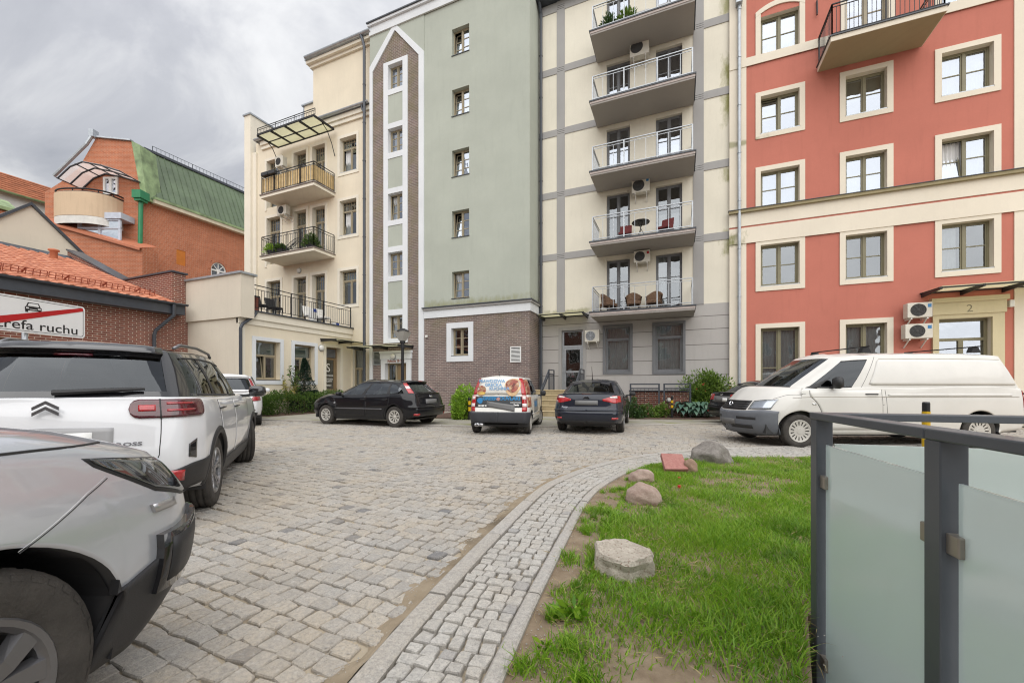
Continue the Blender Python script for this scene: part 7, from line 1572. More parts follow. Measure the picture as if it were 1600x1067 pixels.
# ---------- dark saloon seen from behind
p_navy = paintmat('midnight_paint', (0.018, 0.022, 0.034), .2, .3, .9)
def saloon(label, paint, rear_lamps, navy=True):
    C = Car('parked_car', label, 'car', dict(
        hw=.91, axles=(1.325, -1.325), arch=(.36, .315), fb=.18, fc=.42, rb=.12, rc=.34, ry=.80,
        ends=[(.18, 2.05, -2.10, .90), (.30, 2.14, -2.24, .955), (.42, 2.19, -2.32, .985), (.56, 2.20, -2.33, 1.0), (.66, 2.19, -2.26, 1.0), (.80, 2.1, -2.23, .985), (.95, 1.95, -2.20, .955), (1.06, 1.8, -2.16, .92)],
        sh=[(2.2, .70), (1.9, .84), (1.2, .91), (.3, .94), (-.8, .97), (-1.6, 1.0), (-2.3, 1.02)], bot=[(2.2, .20), (.8, .20), (-.8, .21), (-1.8, .26), (-2.3, .32)],
        g0=[(1.28, 0, .99), (1.2, .42, .98), (.88, .76, .95), (.40, .81, .95), (-.25, .83, .965), (-1.0, .82, .99), (-1.50, .74, 1.025), (-1.74, .46, 1.06), (-1.80, 0, 1.065)],
        g1=[(.30, 0, 1.40), (.26, .34, 1.395), (.10, .57, 1.36), (-.1, .60, 1.38), (-.40, .61, 1.385), (-.75, .60, 1.37), (-1.0, .56, 1.345), (-1.12, .36, 1.37), (-1.16, 0, 1.375)], spine=(-.8, 0.1), roof=.06, crown=.015))
    C.paint = paint; w = winset(C, mt_cglassd, [(2.04, 3.72), (3.88, 5.1), (5.2, 5.8)], rw=(6.35, .06, .90), t0=.06, t1=.88); C.body(paint, w)
    both(C, 'taillight', C.sx(-1.88, .9), C.sr(.40, .9), rear_lamps[0], rear_lamps[1], .010, mt_redh, ns=22, nt=8, rim=.014); both(C, 'light_white_band', C.sx(-2.02, .93), C.sr(.58, .93), [(0, .925), (1, .935)], [(0, .985), (1, .965)], .014, mt_white_lens, ns=12, nt=4, rim=.004)
    seam2(C, [(C.sr(.62, .85), .84), (C.sr(.58, .7), .70), (C.sr(.50, .66), .655), (C.sr(.001, .66), .65)]); C.low('number_plate', C.sr(.29, .8), 2 * C.L - C.sr(.29, .8), .755, .875, .014, mt_plate, ns=6, nt=3)
    both(C, 'rear_reflector', C.sr(.78, .42), C.sr(.63, .42), .40, .445, .010, mt_redh, ns=6, nt=3); both(C, 'bumper_step', C.sx(-1.9, .6), C.sr(.001, .6), .60, .63, .022, paint, ns=20, nt=3, rim=.022); both(C, 'diffuser', C.sr(.70, .3), C.sr(.001, .3), .27, .36, .006, mt_trim, nt=4)
    C.bon('boot_lip', C.sr(.66, .9), 2 * C.L - C.sr(.66, .9), .04, .22, .02, paint, ns=20, nt=5, rim=.02)
    doors(C, [.90, -.25, -1.05], .32, paint=paint); C.handle(-.15, .84, paint); C.handle(-.92, .87, paint); C.mirror(.64, 1.0, mt_trim if navy else paint, (.14, .2, .13))
    C.interior(.72, [(-.25, .38), (-.25, -.38), (-.85, .38), (-.85, -.38)], mt_seat, 1, .56, .58); both(C, 'headlight', C.sf(.5), C.sx(1.70, .78), .64, .77, .006, mt_lamp)
    return C
C = saloon('dark blue saloon seen from behind before the yellow steps', p_navy, ([(0, .83), (.5, .80), (1, .865)], [(0, .985), (.5, .99), (1, .905)]))
MB().tube([(-.95, 0, 1.43), (-.98, 0, 1.50), (-1.15, 0, 1.78)], [.014, .008, .004], 6).build('aerial', mt_trim, C.root); C.bon('brake_light', C.sr(.13, .9), 2 * C.L - C.sr(.13, .9), .02, .05, .024, mt_redd, ns=6, nt=2)
disc = MB(); xr_ = float(C.P(np.array([C.L]), .94)[0][0]); disc.v = [(xr_ - .016, .09 * math.cos(2 * math.pi * k / 24), .94 + .038 * math.sin(2 * math.pi * k / 24)) for k in range(24)]; disc.f = [tuple(range(24))]; disc.mi = [0]; bd = disc.build('badge', mt_chrome, C.root, recalc=False); d2 = MB(); d2.v = [(xr_ - .018, .078 * math.cos(2 * math.pi * k / 24), .94 + .029 * math.sin(2 * math.pi * k / 24)) for k in range(24)]; d2.f = [tuple(range(24))]; d2.mi = [0]; d2.build('badge_field', p_navy, bd, recalc=False)
C.flat_text('Focus', .07, .56, .70, mt_chrome, off=.006)
C.wheels(.315, .205, .205, dict(n=5, dbl=.2), (mt_tyre_d, mt_alloy, mt_disc)); q = cam2w(2.60, 12.40); C.place(q.x, q.y, R(90 - 18.5) + YAW)
C = saloon('black saloon mostly hidden behind the white van, its tail by the hostas', p_black, ([(0, .78), (.5, .78), (1, .80)], [(0, 1.0), (.5, 1.0), (1, .97)]), False)
C.low('plate_surround', C.sr(.5, .82), 2 * C.L - C.sr(.5, .82), .73, .92, .008, mt_plate, ns=10, nt=4); C.low('number_plate_end', C.sr(-.10, .82), C.sr(-.30, .82), .76, .86, .018, mt_wh, ns=5, nt=3); C.low('badge', C.sr(.05, .96), 2 * C.L - C.sr(.05, .96), .94, .99, .012, mt_chrome, ns=5, nt=4); C.flat_text('E270', .05, .56, .965, mt_chrome, off=.006)
C.wheels(.315, .205, .205, dict(n=5, dbl=.2), (mt_tyre_d, mt_alloy, mt_disc)); q = cam2w(8.92, 13.25); C.place(q.x, q.y, math.atan2(.12, .98) + YAW)

# ---------- white panel van
p_van = paintmat('old_white_paint', (0.68, 0.665, 0.63), 0, .42, .6, 0, .35, (.42, .36, .27))
C = Car('panel_van', 'white panel van with grey bumper and roof bars, parked side-on behind the glass railing', 'van', dict(
    hw=.95, axles=(1.80, -1.80), arch=(.40, .345), fb=.24, fc=.46, fy=.74, rb=.05, rc=.14, ry=.88,
    ends=[(.22, 2.58, -2.72, .92), (.34, 2.70, -2.80, .965), (.50, 2.76, -2.84, .985), (.66, 2.76, -2.84, .995), (.80, 2.68, -2.83, 1.0), (.95, 2.56, -2.82, 1.0), (1.10, 2.40, -2.81, .985), (1.25, 2.2, -2.79, .97)],
    sh=[(2.76, .93), (2.5, 1.0), (2.2, 1.07), (1.7, 1.14), (1.0, 1.165), (-1, 1.17), (-2.9, 1.17)], bot=[(2.76, .24), (2.2, .26), (1.0, .27), (-1.0, .27), (-2.2, .31), (-2.85, .38)],
    g0=[(2.02, 0, 1.22), (1.93, .45, 1.21), (1.62, .81, 1.19), (1.25, .885, 1.18), (.30, .91, 1.19), (-1.8, .91, 1.19), (-2.62, .88, 1.19), (-2.77, .55, 1.19), (-2.79, 0, 1.19)],
    g1=[(1.02, 0, 1.87), (.96, .42, 1.865), (.72, .69, 1.835), (.45, .735, 1.86), (.0, .755, 1.87), (-1.7, .755, 1.87), (-2.38, .73, 1.85), (-2.52, .45, 1.865), (-2.55, 0, 1.87)], spine=(-2.2, .6), roof=.085, bulge=.035, crown=.05))
C.paint = p_van; C.qs = [0, 1.0, 1.6, 2.0, 4.0, 5.5, 6.0, 7.0, 8.0]
w = winset(C, mt_cglassd, [(2.06, 3.62)], rw=None, t0=.07, t1=.84, ws=(1.40, .05, .93)); C.body(p_van, w)
grey = plain('grey_bumper_plastic', (.135, .145, .165), .6, 0, .12, 4, .1, 200)
both(C, 'bumper', C.sf(0.0), C.sx(1.80 + .41), [(0, .25), (.6, .26), (1, .27)], [(0, .70), (.45, .71), (.75, .745), (1, .72)], .03, grey, clip=True, ns=36, nt=12, rim=.04)
both(C, 'bumper_slot', C.sf(.30), C.sf(.68), .545, .60, .034, mt_trim, ns=10, nt=3, rim=.004); both(C, 'lower_intake', C.sf(.12), C.sf(.62), .37, .44, .034, mt_trim, ns=12, nt=3, rim=.004); C.low('number_plate', C.sf(-.26), C.sf(.26), .43, .54, .042, mt_plate, ns=6, nt=3)
C.low('grille', C.sf(-.46), C.sf(.46), .735, .925, .014, mt_trim, ns=16, nt=6)
for z in (.755, .80, .845, .89): C.low('grille_bar', C.sf(-.44), C.sf(.44), z, z + .018, .024, mt_trim, ns=14, nt=2)
xb = float(C.P(np.array([0.0]), .83)[0][0]) + .03
mb = MB(); mb.lathe([(.082, 0), (.082, .012), (.07, .012), (.07, 0.004)], (xb, 0, .835), 'x', 24); W_ = [(-.055, .04), (-.02, -.055), (0, .0), (.02, -.055), (.055, .04)]
for a, b in zip(W_[:-1], W_[1:]): mb.bar((xb + .008, a[0], .835 + a[1]), (xb + .008, b[0], .835 + b[1]), .012, .012)
mb.bar((xb + .008, -.03, .86), (xb + .008, 0, .885 - .01), .01, .01) if False else None
mb.bar((xb + .008, -.028, .90), (xb + .008, 0, .855), .011, .011); mb.bar((xb + .008, .028, .90), (xb + .008, 0, .855), .011, .011); mb.build('badge', mt_chrome, C.root, recalc=False)
both(C, 'headlight', C.sf(.50), C.sx(2.26, .85), [(0, .755), (1, .765)], [(0, .925), (.5, .955), (1, .965)], .012, mt_lamp, ns=18, nt=8, rim=.014); both(C, 'headlight_housing', C.sf(.52), C.sx(2.27, .85), [(0, .765), (1, .775)], [(0, .915), (.5, .945), (1, .955)], .004, mt_lampin, ns=16, nt=6, rim=.003)
seam2(C, [(C.sx(2.26, .95), .975), (C.sx(2.0, 1.05), 1.06), (C.sx(1.5), 1.085)]); 
doors(C, [1.38, .16], .36, paint=p_van); sl_ = C.sx(.16)
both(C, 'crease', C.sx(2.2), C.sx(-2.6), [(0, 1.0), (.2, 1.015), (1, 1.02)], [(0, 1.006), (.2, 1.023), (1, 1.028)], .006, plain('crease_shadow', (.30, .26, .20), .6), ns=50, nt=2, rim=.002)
both(C, 'panel_ridge', C.sx(.05), C.sx(-2.45), 1.045, 1.075, .012, p_van, ns=40, nt=4, rim=.012)
for sg in (1, -1):                                   # pressed side panel above the waist
    s0, s1 = C.sq(3.9), C.sq(5.92); s0, s1 = (s0, s1) if sg > 0 else (-s1, -s0)
    tl = [(0, .13), (.02, .10), (.98, .10), (1, .16)]; th = [(0, .82), (.02, .86), (.94, .86), (.985, .80), (1, .70)]
    if sg < 0: tl, th = rev(tl), rev(th)
    C.grid('side_panel', C.gp, C.gn, s0, s1, tl, th, .012, p_van, C.root, ns=50, nt=12, rim=.012)
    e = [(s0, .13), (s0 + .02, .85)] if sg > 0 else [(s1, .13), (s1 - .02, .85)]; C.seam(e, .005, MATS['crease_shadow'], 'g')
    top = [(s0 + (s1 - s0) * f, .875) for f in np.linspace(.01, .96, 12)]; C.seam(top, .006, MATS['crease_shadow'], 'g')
seam2(C, [(C.sq(3.80), .0), (C.sq(3.80), .5), (C.sq(3.82), .95)], 'g'); seam2(C, [(C.sx(.10), 1.16), (C.sx(.07), .7), (C.sx(.05), .36)])
C.handle(.33, 1.075, mt_trim, .2); C.mirror(1.14, 1.30, mt_trim, (.15, .20, .24), .05, .92); both(C, 'mirror_triangle', C.sq(1.99), C.sq(2.62), .0, [(0, .03), (1, .34)], .008, mt_trim, 'g', rim=.008)
both(C, 'indicator', C.sx(1.50), C.sx(1.42), .865, .895, .010, mt_chrome, ns=4, nt=3); seam2(C, [(C.sx(.30), .36), (C.sx(.30), .78), (C.sx(.24), .84), (C.sx(.12), .87)])
both(C, 'taillight', C.sx(-2.70, 1.0), C.sr(.80, 1.0), .80, 1.15, .012, mt_red, ns=8)
C.low('rear_door_recess', C.sr(.6, .9), 2 * C.L - C.sr(.6, .9), .45, 1.1, .004, p_van)
for x in (.30, -1.95):
    mb = MB(); mb.bar((x, -.78, 2.045), (x, .80, 2.045), .03, .022); rk = mb.build('roof_bar', M['black_metal'], C.root)
    for y in (-.68, .68): mb = MB(); mb.prism([(x - .10, 1.925), (x + .10, 1.925), (x + .05, 2.035), (x - .05, 2.035)], y - .05, y + .05); mb.build('bar_foot', M['black_metal'], rk)
# bicycle rack hoops on the tailgate
mb = MB()
for zc in (1.02, .80): mb.tube([(-2.80, .60, zc + .06), (-3.18, .60, zc + .06), (-3.22, .60, zc), (-3.18, .60, zc - .06), (-2.80, .60, zc - .06)], .022, 8)
for zc in (1.02, .80): mb.tube([(-2.80, -.60, zc + .06), (-3.18, -.60, zc + .06), (-3.22, -.60, zc), (-3.18, -.60, zc - .06), (-2.80, -.60, zc - .06)], .022, 8)
mb.build('bicycle_rack', M['black_metal'], C.root)
C.interior(1.35, [(.55, .45), (.55, -.45)], mt_seat, 1, .85, .66); MB().box(-.05, .0, -.70, .70, .35, 1.8).build('bulkhead', M['dark_plastic'], C.root)
MB().box(1.50, 1.75, -.15, .10, 1.155, 1.165).build('paper_on_dashboard', mt_wh, C.root)
C.wheels(.335, .21, .225, dict(n=15, cap=True, gap=.34), (mt_tyre_d, mt_cap, mt_disc)); q = cam2w(7.57, 9.0); C.place(q.x, q.y, R(180) + YAW)
# ------------------------------------------------------------------ plants
def leafmat(name, c1, c2, gloss=.45, trans=.25):
    m, nt, b = nmat(name); gi = nt.nodes.new('ShaderNodeNewGeometry'); oi = nd(nt, 'ShaderNodeObjectInfo')
    rr = nd(nt, 'ShaderNodeMath', {0: nd(nt, 'ShaderNodeMath', {0: oi.outputs['Random'], 1: gi.outputs['Random Per Island']}, operation='ADD').outputs[0]}, operation='FRACT').outputs[0]
    nt.links.new(mixc(nt, rr, c1, c2), b.inputs['Base Color']); b.inputs['Roughness'].default_value = gloss
    out = nt.nodes['Material Output']; tl = nd(nt, 'ShaderNodeBsdfTranslucent'); nt.links.new(mixc(nt, rr, c1, c2), tl.inputs[0]); mx = nd(nt, 'ShaderNodeMixShader', {0: trans, 1: b.outputs[0], 2: tl.outputs[0]}); nt.links.new(mx.outputs[0], out.inputs[0]); return m
def leaves(pts, dirs, size, rng, asp=.5, fold=.25):
    """numpy leaf blades: four-point folded leaves at pts pointing along dirs"""
    n = len(pts); d = dirs / (np.linalg.norm(dirs, axis=1, keepdims=True) + 1e-9); r = rng.normal(size=(n, 3)); s = np.cross(d, r); s /= (np.linalg.norm(s, axis=1, keepdims=True) + 1e-9); nn = np.cross(d, s); L = (size * rng.uniform(.7, 1.3, n))[:, None]
    V = np.stack([pts, pts + d * L * .5 + s * L * asp * .5 + nn * L * fold * .3, pts + d * L - nn * L * .1, pts + d * L * .5 - s * L * asp * .5 + nn * L * fold * .3], 1)
    return V.reshape(-1, 3)
def mesh_quads(name, V, mat, parent, k=4, c=None):
    c = Vector(V.mean(0)) if c is None else c; c = Vector((c[0], c[1], float(V[:, 2].min()))); V = V - np.array(c); n = len(V) // k
    me = bpy.data.meshes.new(name); me.vertices.add(len(V)); me.vertices.foreach_set('co', V.astype(np.float32).ravel()); me.loops.add(n * k); me.loops.foreach_set('vertex_index', np.arange(n * k, dtype=np.int32)); me.polygons.add(n); me.polygons.foreach_set('loop_start', np.arange(0, n * k, k, dtype=np.int32)); me.polygons.foreach_set('loop_total', np.full(n, k, dtype=np.int32)); me.update(calc_edges=True); me.validate(); me.materials.append(mat)
    return link(name, me, parent, c)
def bush(name, label, cat, c, rad, n, size, mat, seed, clumps=14, up=.35, asp=.5, stems=5, group=None, flowers=None):
    rng = np.random.default_rng(seed); t = thing(name, label, cat, c, group); c = np.array(c, float); rad = np.array(rad)
    cc = rng.normal(size=(clumps, 3)); cc /= np.linalg.norm(cc, axis=1, keepdims=True); cc *= rng.uniform(.35, .82, (clumps, 1)); cc[:, 2] = np.abs(cc[:, 2]) * .95 + .08 if rad[2] > 0 else cc[:, 2]
    k = rng.integers(0, clumps, n); p = rng.normal(size=(n, 3)); p /= np.linalg.norm(p, axis=1, keepdims=True); rr = rng.uniform(.18, .42, clumps)[k][:, None] * rng.uniform(.35, 1.0, (n, 1)) ** .5
    q = cc[k] + p * rr; q[:, 2] = np.maximum(q[:, 2], .03); P_ = c + q * rad * np.array([1, 1, 1.0]); d = p * .8 + np.array([0, 0, up]) + rng.normal(size=(n, 3)) * .35
    stuff(mesh_quads('foliage', leaves(P_, d, size, rng, asp), mat, t))
    mb = MB()
    for i in range(stems): e = c + cc[i] * rad * .8; mb.tube([tuple(c + np.array([(i - stems / 2) * .04, 0, 0])), tuple((c + e) / 2 + rng.normal(size=3) * .05), tuple(e)], [.02, .014, .006], 5)
    mb.build('stem', M['bark'], t, recalc=False)
    if flowers:
        fm, nf, fs = flowers; k = rng.integers(0, n, nf); o = q[k] * 1.06; F_ = c + o * rad; V = leaves(np.repeat(F_, 5, 0), rng.normal(size=(nf * 5, 3)) + np.array([0, -.3, .3]), fs, rng, .8); stuff(mesh_quads('blossom', V, fm, t))
    return t
M['bark'] = plain('bark', (.09, .065, .045), .9, 0, .3, 20)
lf_lime = leafmat('lime_leaf', (.19, .36, .03), (.36, .54, .07)); lf_hedge = leafmat('hedge_leaf', (.045, .10, .02), (.13, .21, .04)); lf_con = leafmat('conifer_leaf', (.012, .035, .022), (.03, .065, .035)); lf_rhod = leafmat('shrub_leaf', (.07, .145, .02), (.23, .34, .06)); lf_host = leafmat('hosta_leaf', (.06, .13, .10), (.14, .24, .16), .4, .15); lf_dark = leafmat('dark_leaf', (.03, .075, .02), (.08, .14, .035)); lf_fl = leafmat('red_blossom', (.50, .03, .04), (.55, .14, .08)); lf_pk = leafmat('pink_blossom', (.55, .18, .20), (.62, .28, .22)); lf_yel = leafmat('yellow_leaf', (.25, .24, .05), (.40, .34, .08))
def g2(x, y, z=0.03): p = G(x, y, z); return (p.x, p.y, z)
bed([(-9.6, 12.6), (-5.9, 13.7), (-5.9, 16.55), (-9.6, 16.55)]); bed([(-2.2, 15.15), (1.9, 16.65), (1.9, 17.72), (-2.2, 17.72)]); bed([(-16.4, 11.1), (-15.0, 11.1), (-15.0, 15.4), (-16.4, 15.4)])
p = g2(721, 655); bush('lime_bush', 'bright lime green bush against the brown clinker wall, left of the delivery car', 'bush', (p[0], p[1] + .35, .03), (.62, .62, 1.22), 5200, .085, lf_lime, 5, 26, .5, .55)
t = thing('low_hedge', 'low clipped hedge under the two windows of the cream wing', 'hedge', (-15.75, 13.2, 0.03)); rng = np.random.default_rng(8); n = 9000
q = rng.uniform(-1, 1, (n, 3)); ax = rng.integers(0, 3, n); q[np.arange(n), ax] = np.sign(q[np.arange(n), ax]) * rng.uniform(.75, 1.03, n); q[:, 2] = np.abs(q[:, 2]); hgt = 1 + .12 * np.sin(q[:, 1] * 9) + .1 * np.sin(q[:, 1] * 23 + 1)
Pp = np.array([-15.75, 13.2, .05]) + q * np.array([.55, 2.0, .80]) * np.stack([np.ones(n), np.ones(n), hgt], 1); stuff(mesh_quads('foliage', leaves(Pp, q + np.array([0, 0, .6]) + rng.normal(size=(n, 3)) * .5, .085, rng, .5), lf_hedge, t))
mb = MB()
for k in range(12): mb.tube([(-15.75, 11.4 + k * .33, .03), (-15.7, 11.4 + k * .33, .45), (-15.6 - .2 * (k % 2), 11.5 + k * .33, .75)], [.015, .012, .005], 5)
stuff(mb.build('stem', M['bark'], t, recalc=False))
t = thing('conifer', 'dark dwarf conifer with a pointed top in front of the cream wing window', 'conifer', (-15.95, 13.45, .03)); n = 9000; rng = np.random.default_rng(4)
lob = [(0, 0, 0, .55, 1.1), (.12, .12, .55, .42, 1.0), (-.1, .0, 1.0, .34, .9), (.05, .03, 1.45, .24, .85), (.02, 0, 1.9, .12, .55), (.05, .52, .1, .26, .8), (.0, .66, .55, .17, .42), (-.1, -.34, .15, .26, .65), (.2, .30, .1, .30, .9)]
k = rng.integers(0, len(lob), n); lb = np.array(lob)[k]; d = rng.normal(size=(n, 3)); d /= np.linalg.norm(d, axis=1, keepdims=True); d[:, 2] = np.abs(d[:, 2]); hh = rng.uniform(0, 1, n); rad = lb[:, 3] * np.sqrt(1 - hh ** 1.6) * rng.uniform(.8, 1.05, n); an = rng.uniform(0, 2 * np.pi, n)
Pp = np.stack([-15.95 + lb[:, 0] + rad * np.cos(an), 13.45 + lb[:, 1] + rad * np.sin(an), .05 + lb[:, 2] + hh * lb[:, 4]], 1); dd = np.stack([np.cos(an), np.sin(an), np.full(n, .9)], 1) + rng.normal(size=(n, 3)) * .4; stuff(mesh_quads('foliage', leaves(Pp, dd, .07, rng, .35), lf_con, t)); MB().tube([(-15.95, 13.45, .03), (-15.95, 13.45, 1.9)], [.05, .02], 7).build('trunk', M['bark'], t)
for (x, v, h, lb, sd) in ((-15.75, 12.45, 1.25, 'yellow green upright sprig plant left in the low hedge', 1), (-15.8, 13.02, 1.75, 'tall leaning dark green sprig beside the conifer', 2)):
    t = thing('sprig_plant', lb, 'plant', (x, v, .5)); rng = np.random.default_rng(sd); P_, D_ = [], []
    for s in range(6):
        b = np.array([x, v, .45]); e = b + np.array([rng.uniform(-.2, .2), rng.uniform(-.42, .42), h * rng.uniform(.6, 1)]); MB().tube([tuple(b), tuple(e)], [.012, .005], 5).build('stem', M['bark'], t)
        for k in np.linspace(.25, 1, 34): P_.append(b + (e - b) * k); D_.append(rng.normal(size=3) + np.array([0, 0, .5]))
    stuff(mesh_quads('foliage', leaves(np.array(P_), np.array(D_), .15, rng, .3), lf_yel if sd == 1 else lf_hedge, t))
bush('flowering_bush', 'large green bush dotted with red blossom in front of the grey and cream corner', 'bush', (1.0, 17.3, .35), (1.05, .42, 1.45), 7000, .12, lf_rhod, 9, 30, .3, .4, 7, flowers=(lf_fl, 26, .07))
bush('dark_shrub', 'small dark shrub right beside the rear wheel of the blue saloon', 'shrub', g2(991, 653), (.28, .35, .85), 1600, .08, lf_dark, 3, 9)
for i, (x, lb) in enumerate(((1008, 'low pink-flowered plant nearest to the blue saloon'), (1024, 'low pink-flowered plant in the middle of the bed'), (1040, 'low pink-flowered plant beside the yellow and black post'))):
    bush('flowering_plant', lb, 'plant', (U(x, 16.3) , 16.3 + .12 * (i - 1), .05), (.36, .30, .56), 1100, .075, lf_rhod if i else lf_hedge, 20 + i, 9, group='pink-flowered plants in the right bed', flowers=(lf_pk, 10, .06))
def hosta(c, n, rad, label, seed):
    t = thing('hosta', label, 'plant', c, 'blue-green hostas in the right bed'); rg = random.Random(seed)
    for k in range(n):
        a = 2.4 * k + rg.uniform(-.2, .2); q = (k + 1) / n; r = rad * (.35 + .65 * (1 - q)); z0 = .18 + .38 * q; c0 = Vector(c); L = rg.uniform(.20, .30); W = L * .72; o = Vector((math.cos(a), math.sin(a), 0)); s = Vector((-o.y, o.x, 0)); b = c0 + o * r * .55 + Vector((0, 0, z0)); m = MB(); pts = []
        for (u_, w_, h_) in ((0, .04, 0), (.25, .42, .05), (.5, .5, .06), (.78, .33, .02), (1, 0.02, -.06)):
            for e in (-1, 0, 1): q_ = b + o * L * u_ + s * W * w_ * e + Vector((0, 0, h_ + abs(e) * .035 - .10 * u_)); pts.append(tuple(q_))
        m.add(pts, [(i * 3 + j, i * 3 + j + 1, i * 3 + 4 + j, i * 3 + 3 + j) for i in range(4) for j in range(2)]); m.build('leaf', lf_host, t, smooth=True, recalc=False)
    m = MB()
    for k in range(6): a = k * 1.05; m.tube([tuple(c), (c[0] + .2 * math.cos(a), c[1] + .2 * math.sin(a), c[2] + .35)], .008, 4)
    m.build('stem', lf_dark, t, recalc=False)
for i, (x, y, n, r, lb) in enumerate(((1066, 651, 22, .42, 'blue-green hosta just right of the yellow and black post'), (1086, 652, 24, .45, 'blue-green hosta in the middle of the three'), (1106, 652, 22, .42, 'blue-green hosta touching the tail of the black saloon'), (1077, 640, 20, .40, 'upper blue-green hosta behind the front row'), (1096, 640, 20, .40, 'blue-green hosta under the red-dotted bush'))): hosta((U(x, 16.75 - .0 * i) + .0, 16.35 + (.3 if i > 2 else 0) + .12 * (i % 3) + .28, .05), n, r, lb, i)

# ------------------------------------------------------------------ lawn: blades, bare patches, stones
rng = np.random.default_rng(2)
Iarr = np.array([(p.x, p.y) for p in INN])
def lawn_blades():
    N = 950000; x = rng.uniform(-.6, 8.2, N); y = rng.uniform(.8, 9.2, N); X = x * CF + y * SF; Y = -x * SF + y * CF
    px = CX + FPX * X / np.maximum(Y, .2); py = CY + FPX * CAM_H / np.maximum(Y, .2)
    ok = (Y > 1.25) & (px < 1680) & (px > 780) & (py < 1250) & ~((x > .165 + (y - .5) * .2135) & (y < 2.67 + .119 * (x - .63))); x, y, Y, px = x[ok], y[ok], Y[ok], px[ok]
    keep = rng.uniform(0, 1, len(x)) < np.clip(3.2 / Y, .25, 1.0); x, y = x[keep], y[keep]
    # distance to the inner kerb, on its lawn side only
    d = np.full(len(x), 9.0); sd = np.zeros(len(x))
    for (ax, ay), (bx, by) in zip(Iarr[:-1], Iarr[1:]):
        ex, ey = bx - ax, by - ay; L2 = ex * ex + ey * ey; t = np.clip(((x - ax) * ex + (y - ay) * ey) / L2, 0, 1); qx, qy = x - ax - t * ex, y - ay - t * ey; dd = np.hypot(qx, qy); m = dd < d; d = np.where(m, dd, d); sd = np.where(m, (ex * qy - ey * qx), sd)
    ok = (sd < 0) & (d > .04); x, y, d = x[ok], y[ok], d[ok]
    def vn(x, y, s, o):                               # smooth value noise
        gx, gy = x * s + o, y * s + o * 1.7; ix, iy = np.floor(gx), np.floor(gy); fx, fy = gx - ix, gy - iy; h = lambda a, b: np.modf(np.abs(np.sin(a * 127.1 + b * 311.7) * 43758.5))[0]; u_, w_ = fx * fx * (3 - 2 * fx), fy * fy * (3 - 2 * fy)
        return (h(ix, iy) * (1 - u_) + h(ix + 1, iy) * u_) * (1 - w_) + (h(ix, iy + 1) * (1 - u_) + h(ix + 1, iy + 1) * u_) * w_
    n1 = vn(x, y, 2.2, 3.1) * .6 + vn(x, y, 5.5, 9.2) * .4; lowf = vn(x, y, 1.7, 4.4); d = d + .11 + .25 * np.clip((y - 4.6) / .8, 0, 1) - .24 * (lowf - .45) * (y < 5.2); edge = np.clip((d - .02 - .26 * np.clip(vn(x, y, 4.3, 7.7) * .6 + vn(x, y, 9.5, 2.2) * .4 - .18, 0, 1)) / .09, 0, 1); near = np.clip((np.hypot(x - .02, y - 1.55) - .25) / .55, 0, 1)
    dens = np.clip((n1 - .28 + .10 * np.clip((np.hypot(x, y) - 2.2) / 1.6, 0, 1)) * 3.4, .13, 1) * edge * (.10 + .90 * near) * .66; ok = rng.uniform(0, 1, len(x)) < dens; x, y, n1, edge = x[ok], y[ok], n1[ok], edge[ok]
    TX, TY = [], []
    for _ in range(75):                               # stray tufts on the bare strip by the kerb
        k = rng.integers(4, len(INN) - 60); c = INN[k] + (INN[k + 1] - INN[k]).normalized().orthogonal() * -kside * -1 * rng.uniform(.05, .34); m_ = rng.integers(30, 150); r_ = rng.uniform(.012, .045); TX.append(rng.normal(c.x, r_, m_)); TY.append(rng.normal(c.y, r_, m_))
    tx, ty = np.concatenate(TX), np.concatenate(TY); x, y, n1, edge = np.concatenate([x, tx]), np.concatenate([y, ty]), np.concatenate([n1, tx * 0 + .5]), np.concatenate([edge, tx * 0 + .8])
    n = len(x); h = rng.uniform(.025, .092, n) * (.45 + .85 * vn(x, y, 3.3, 5.0)) * (.6 + .4 * edge); w = rng.uniform(.0022, .0042, n); a = rng.uniform(0, 2 * np.pi, n); lean = rng.uniform(.3, 1.5, n) * h; la = a + rng.normal(size=n) * .5 + vn(x, y, 2.0, 1.0) * 5
    z0 = np.full(n, -.004); cx, sx_ = np.cos(a) * w, np.sin(a) * w; lx, ly = np.cos(la) * lean, np.sin(la) * lean
    def pt(f, g, sgn): return np.stack([x + lx * g + cx * sgn, y + ly * g + sx_ * sgn, z0 + h * f], 1)
    V = np.stack([pt(0, 0, 1), pt(.55, .28, .8), pt(.93, .85, .0), pt(.55, .28, -.8)], 1)
    V2 = V[:, [0, 1, 2, 3]]; base = np.stack([pt(0, 0, -1)], 1)
    return np.concatenate([V2[:, :1], V2[:, 1:2], V2[:, 2:3], V2[:, 3:4], base], 1).reshape(-1, 3)
LV = lawn_blades()
lf_gr = leafmat('grass_blade', (.11, .28, .014), (.36, .56, .05), .5, .40)
nt = lf_gr.node_tree; pz = noise(nt, pos(nt), 1.9, 4, .6)
for n_ in list(nt.nodes):                             # patches of deeper and yellower green, a little straw
    if n_.type in ('BSDF_PRINCIPLED', 'BSDF_TRANSLUCENT'):
        sk = n_.inputs[0]; src = sk.links[0].from_socket; v1 = mixc(nt, ramp(nt, pz, .52, .72, 0, .65), src, (.29, .40, .05)); v2 = mixc(nt, ramp(nt, pz, .46, .30, 0, .6), v1, (.05, .15, .012)); nt.links.new(v2, sk)
GR = stuff(mesh_quads('grass', LV, lf_gr, None, 5)); GR['label'] = 'green lawn grass growing in uneven tufts beside the curved path'; GR['category'] = 'grass'
rg = np.random.default_rng(6); sel = rg.integers(0, len(LV) // 5, 15000); B0 = LV.reshape(-1, 5, 3)[sel][:, 4] + rg.normal(size=(15000, 3)) * np.array([.05, .05, 0]); B0[:, 2] = .005
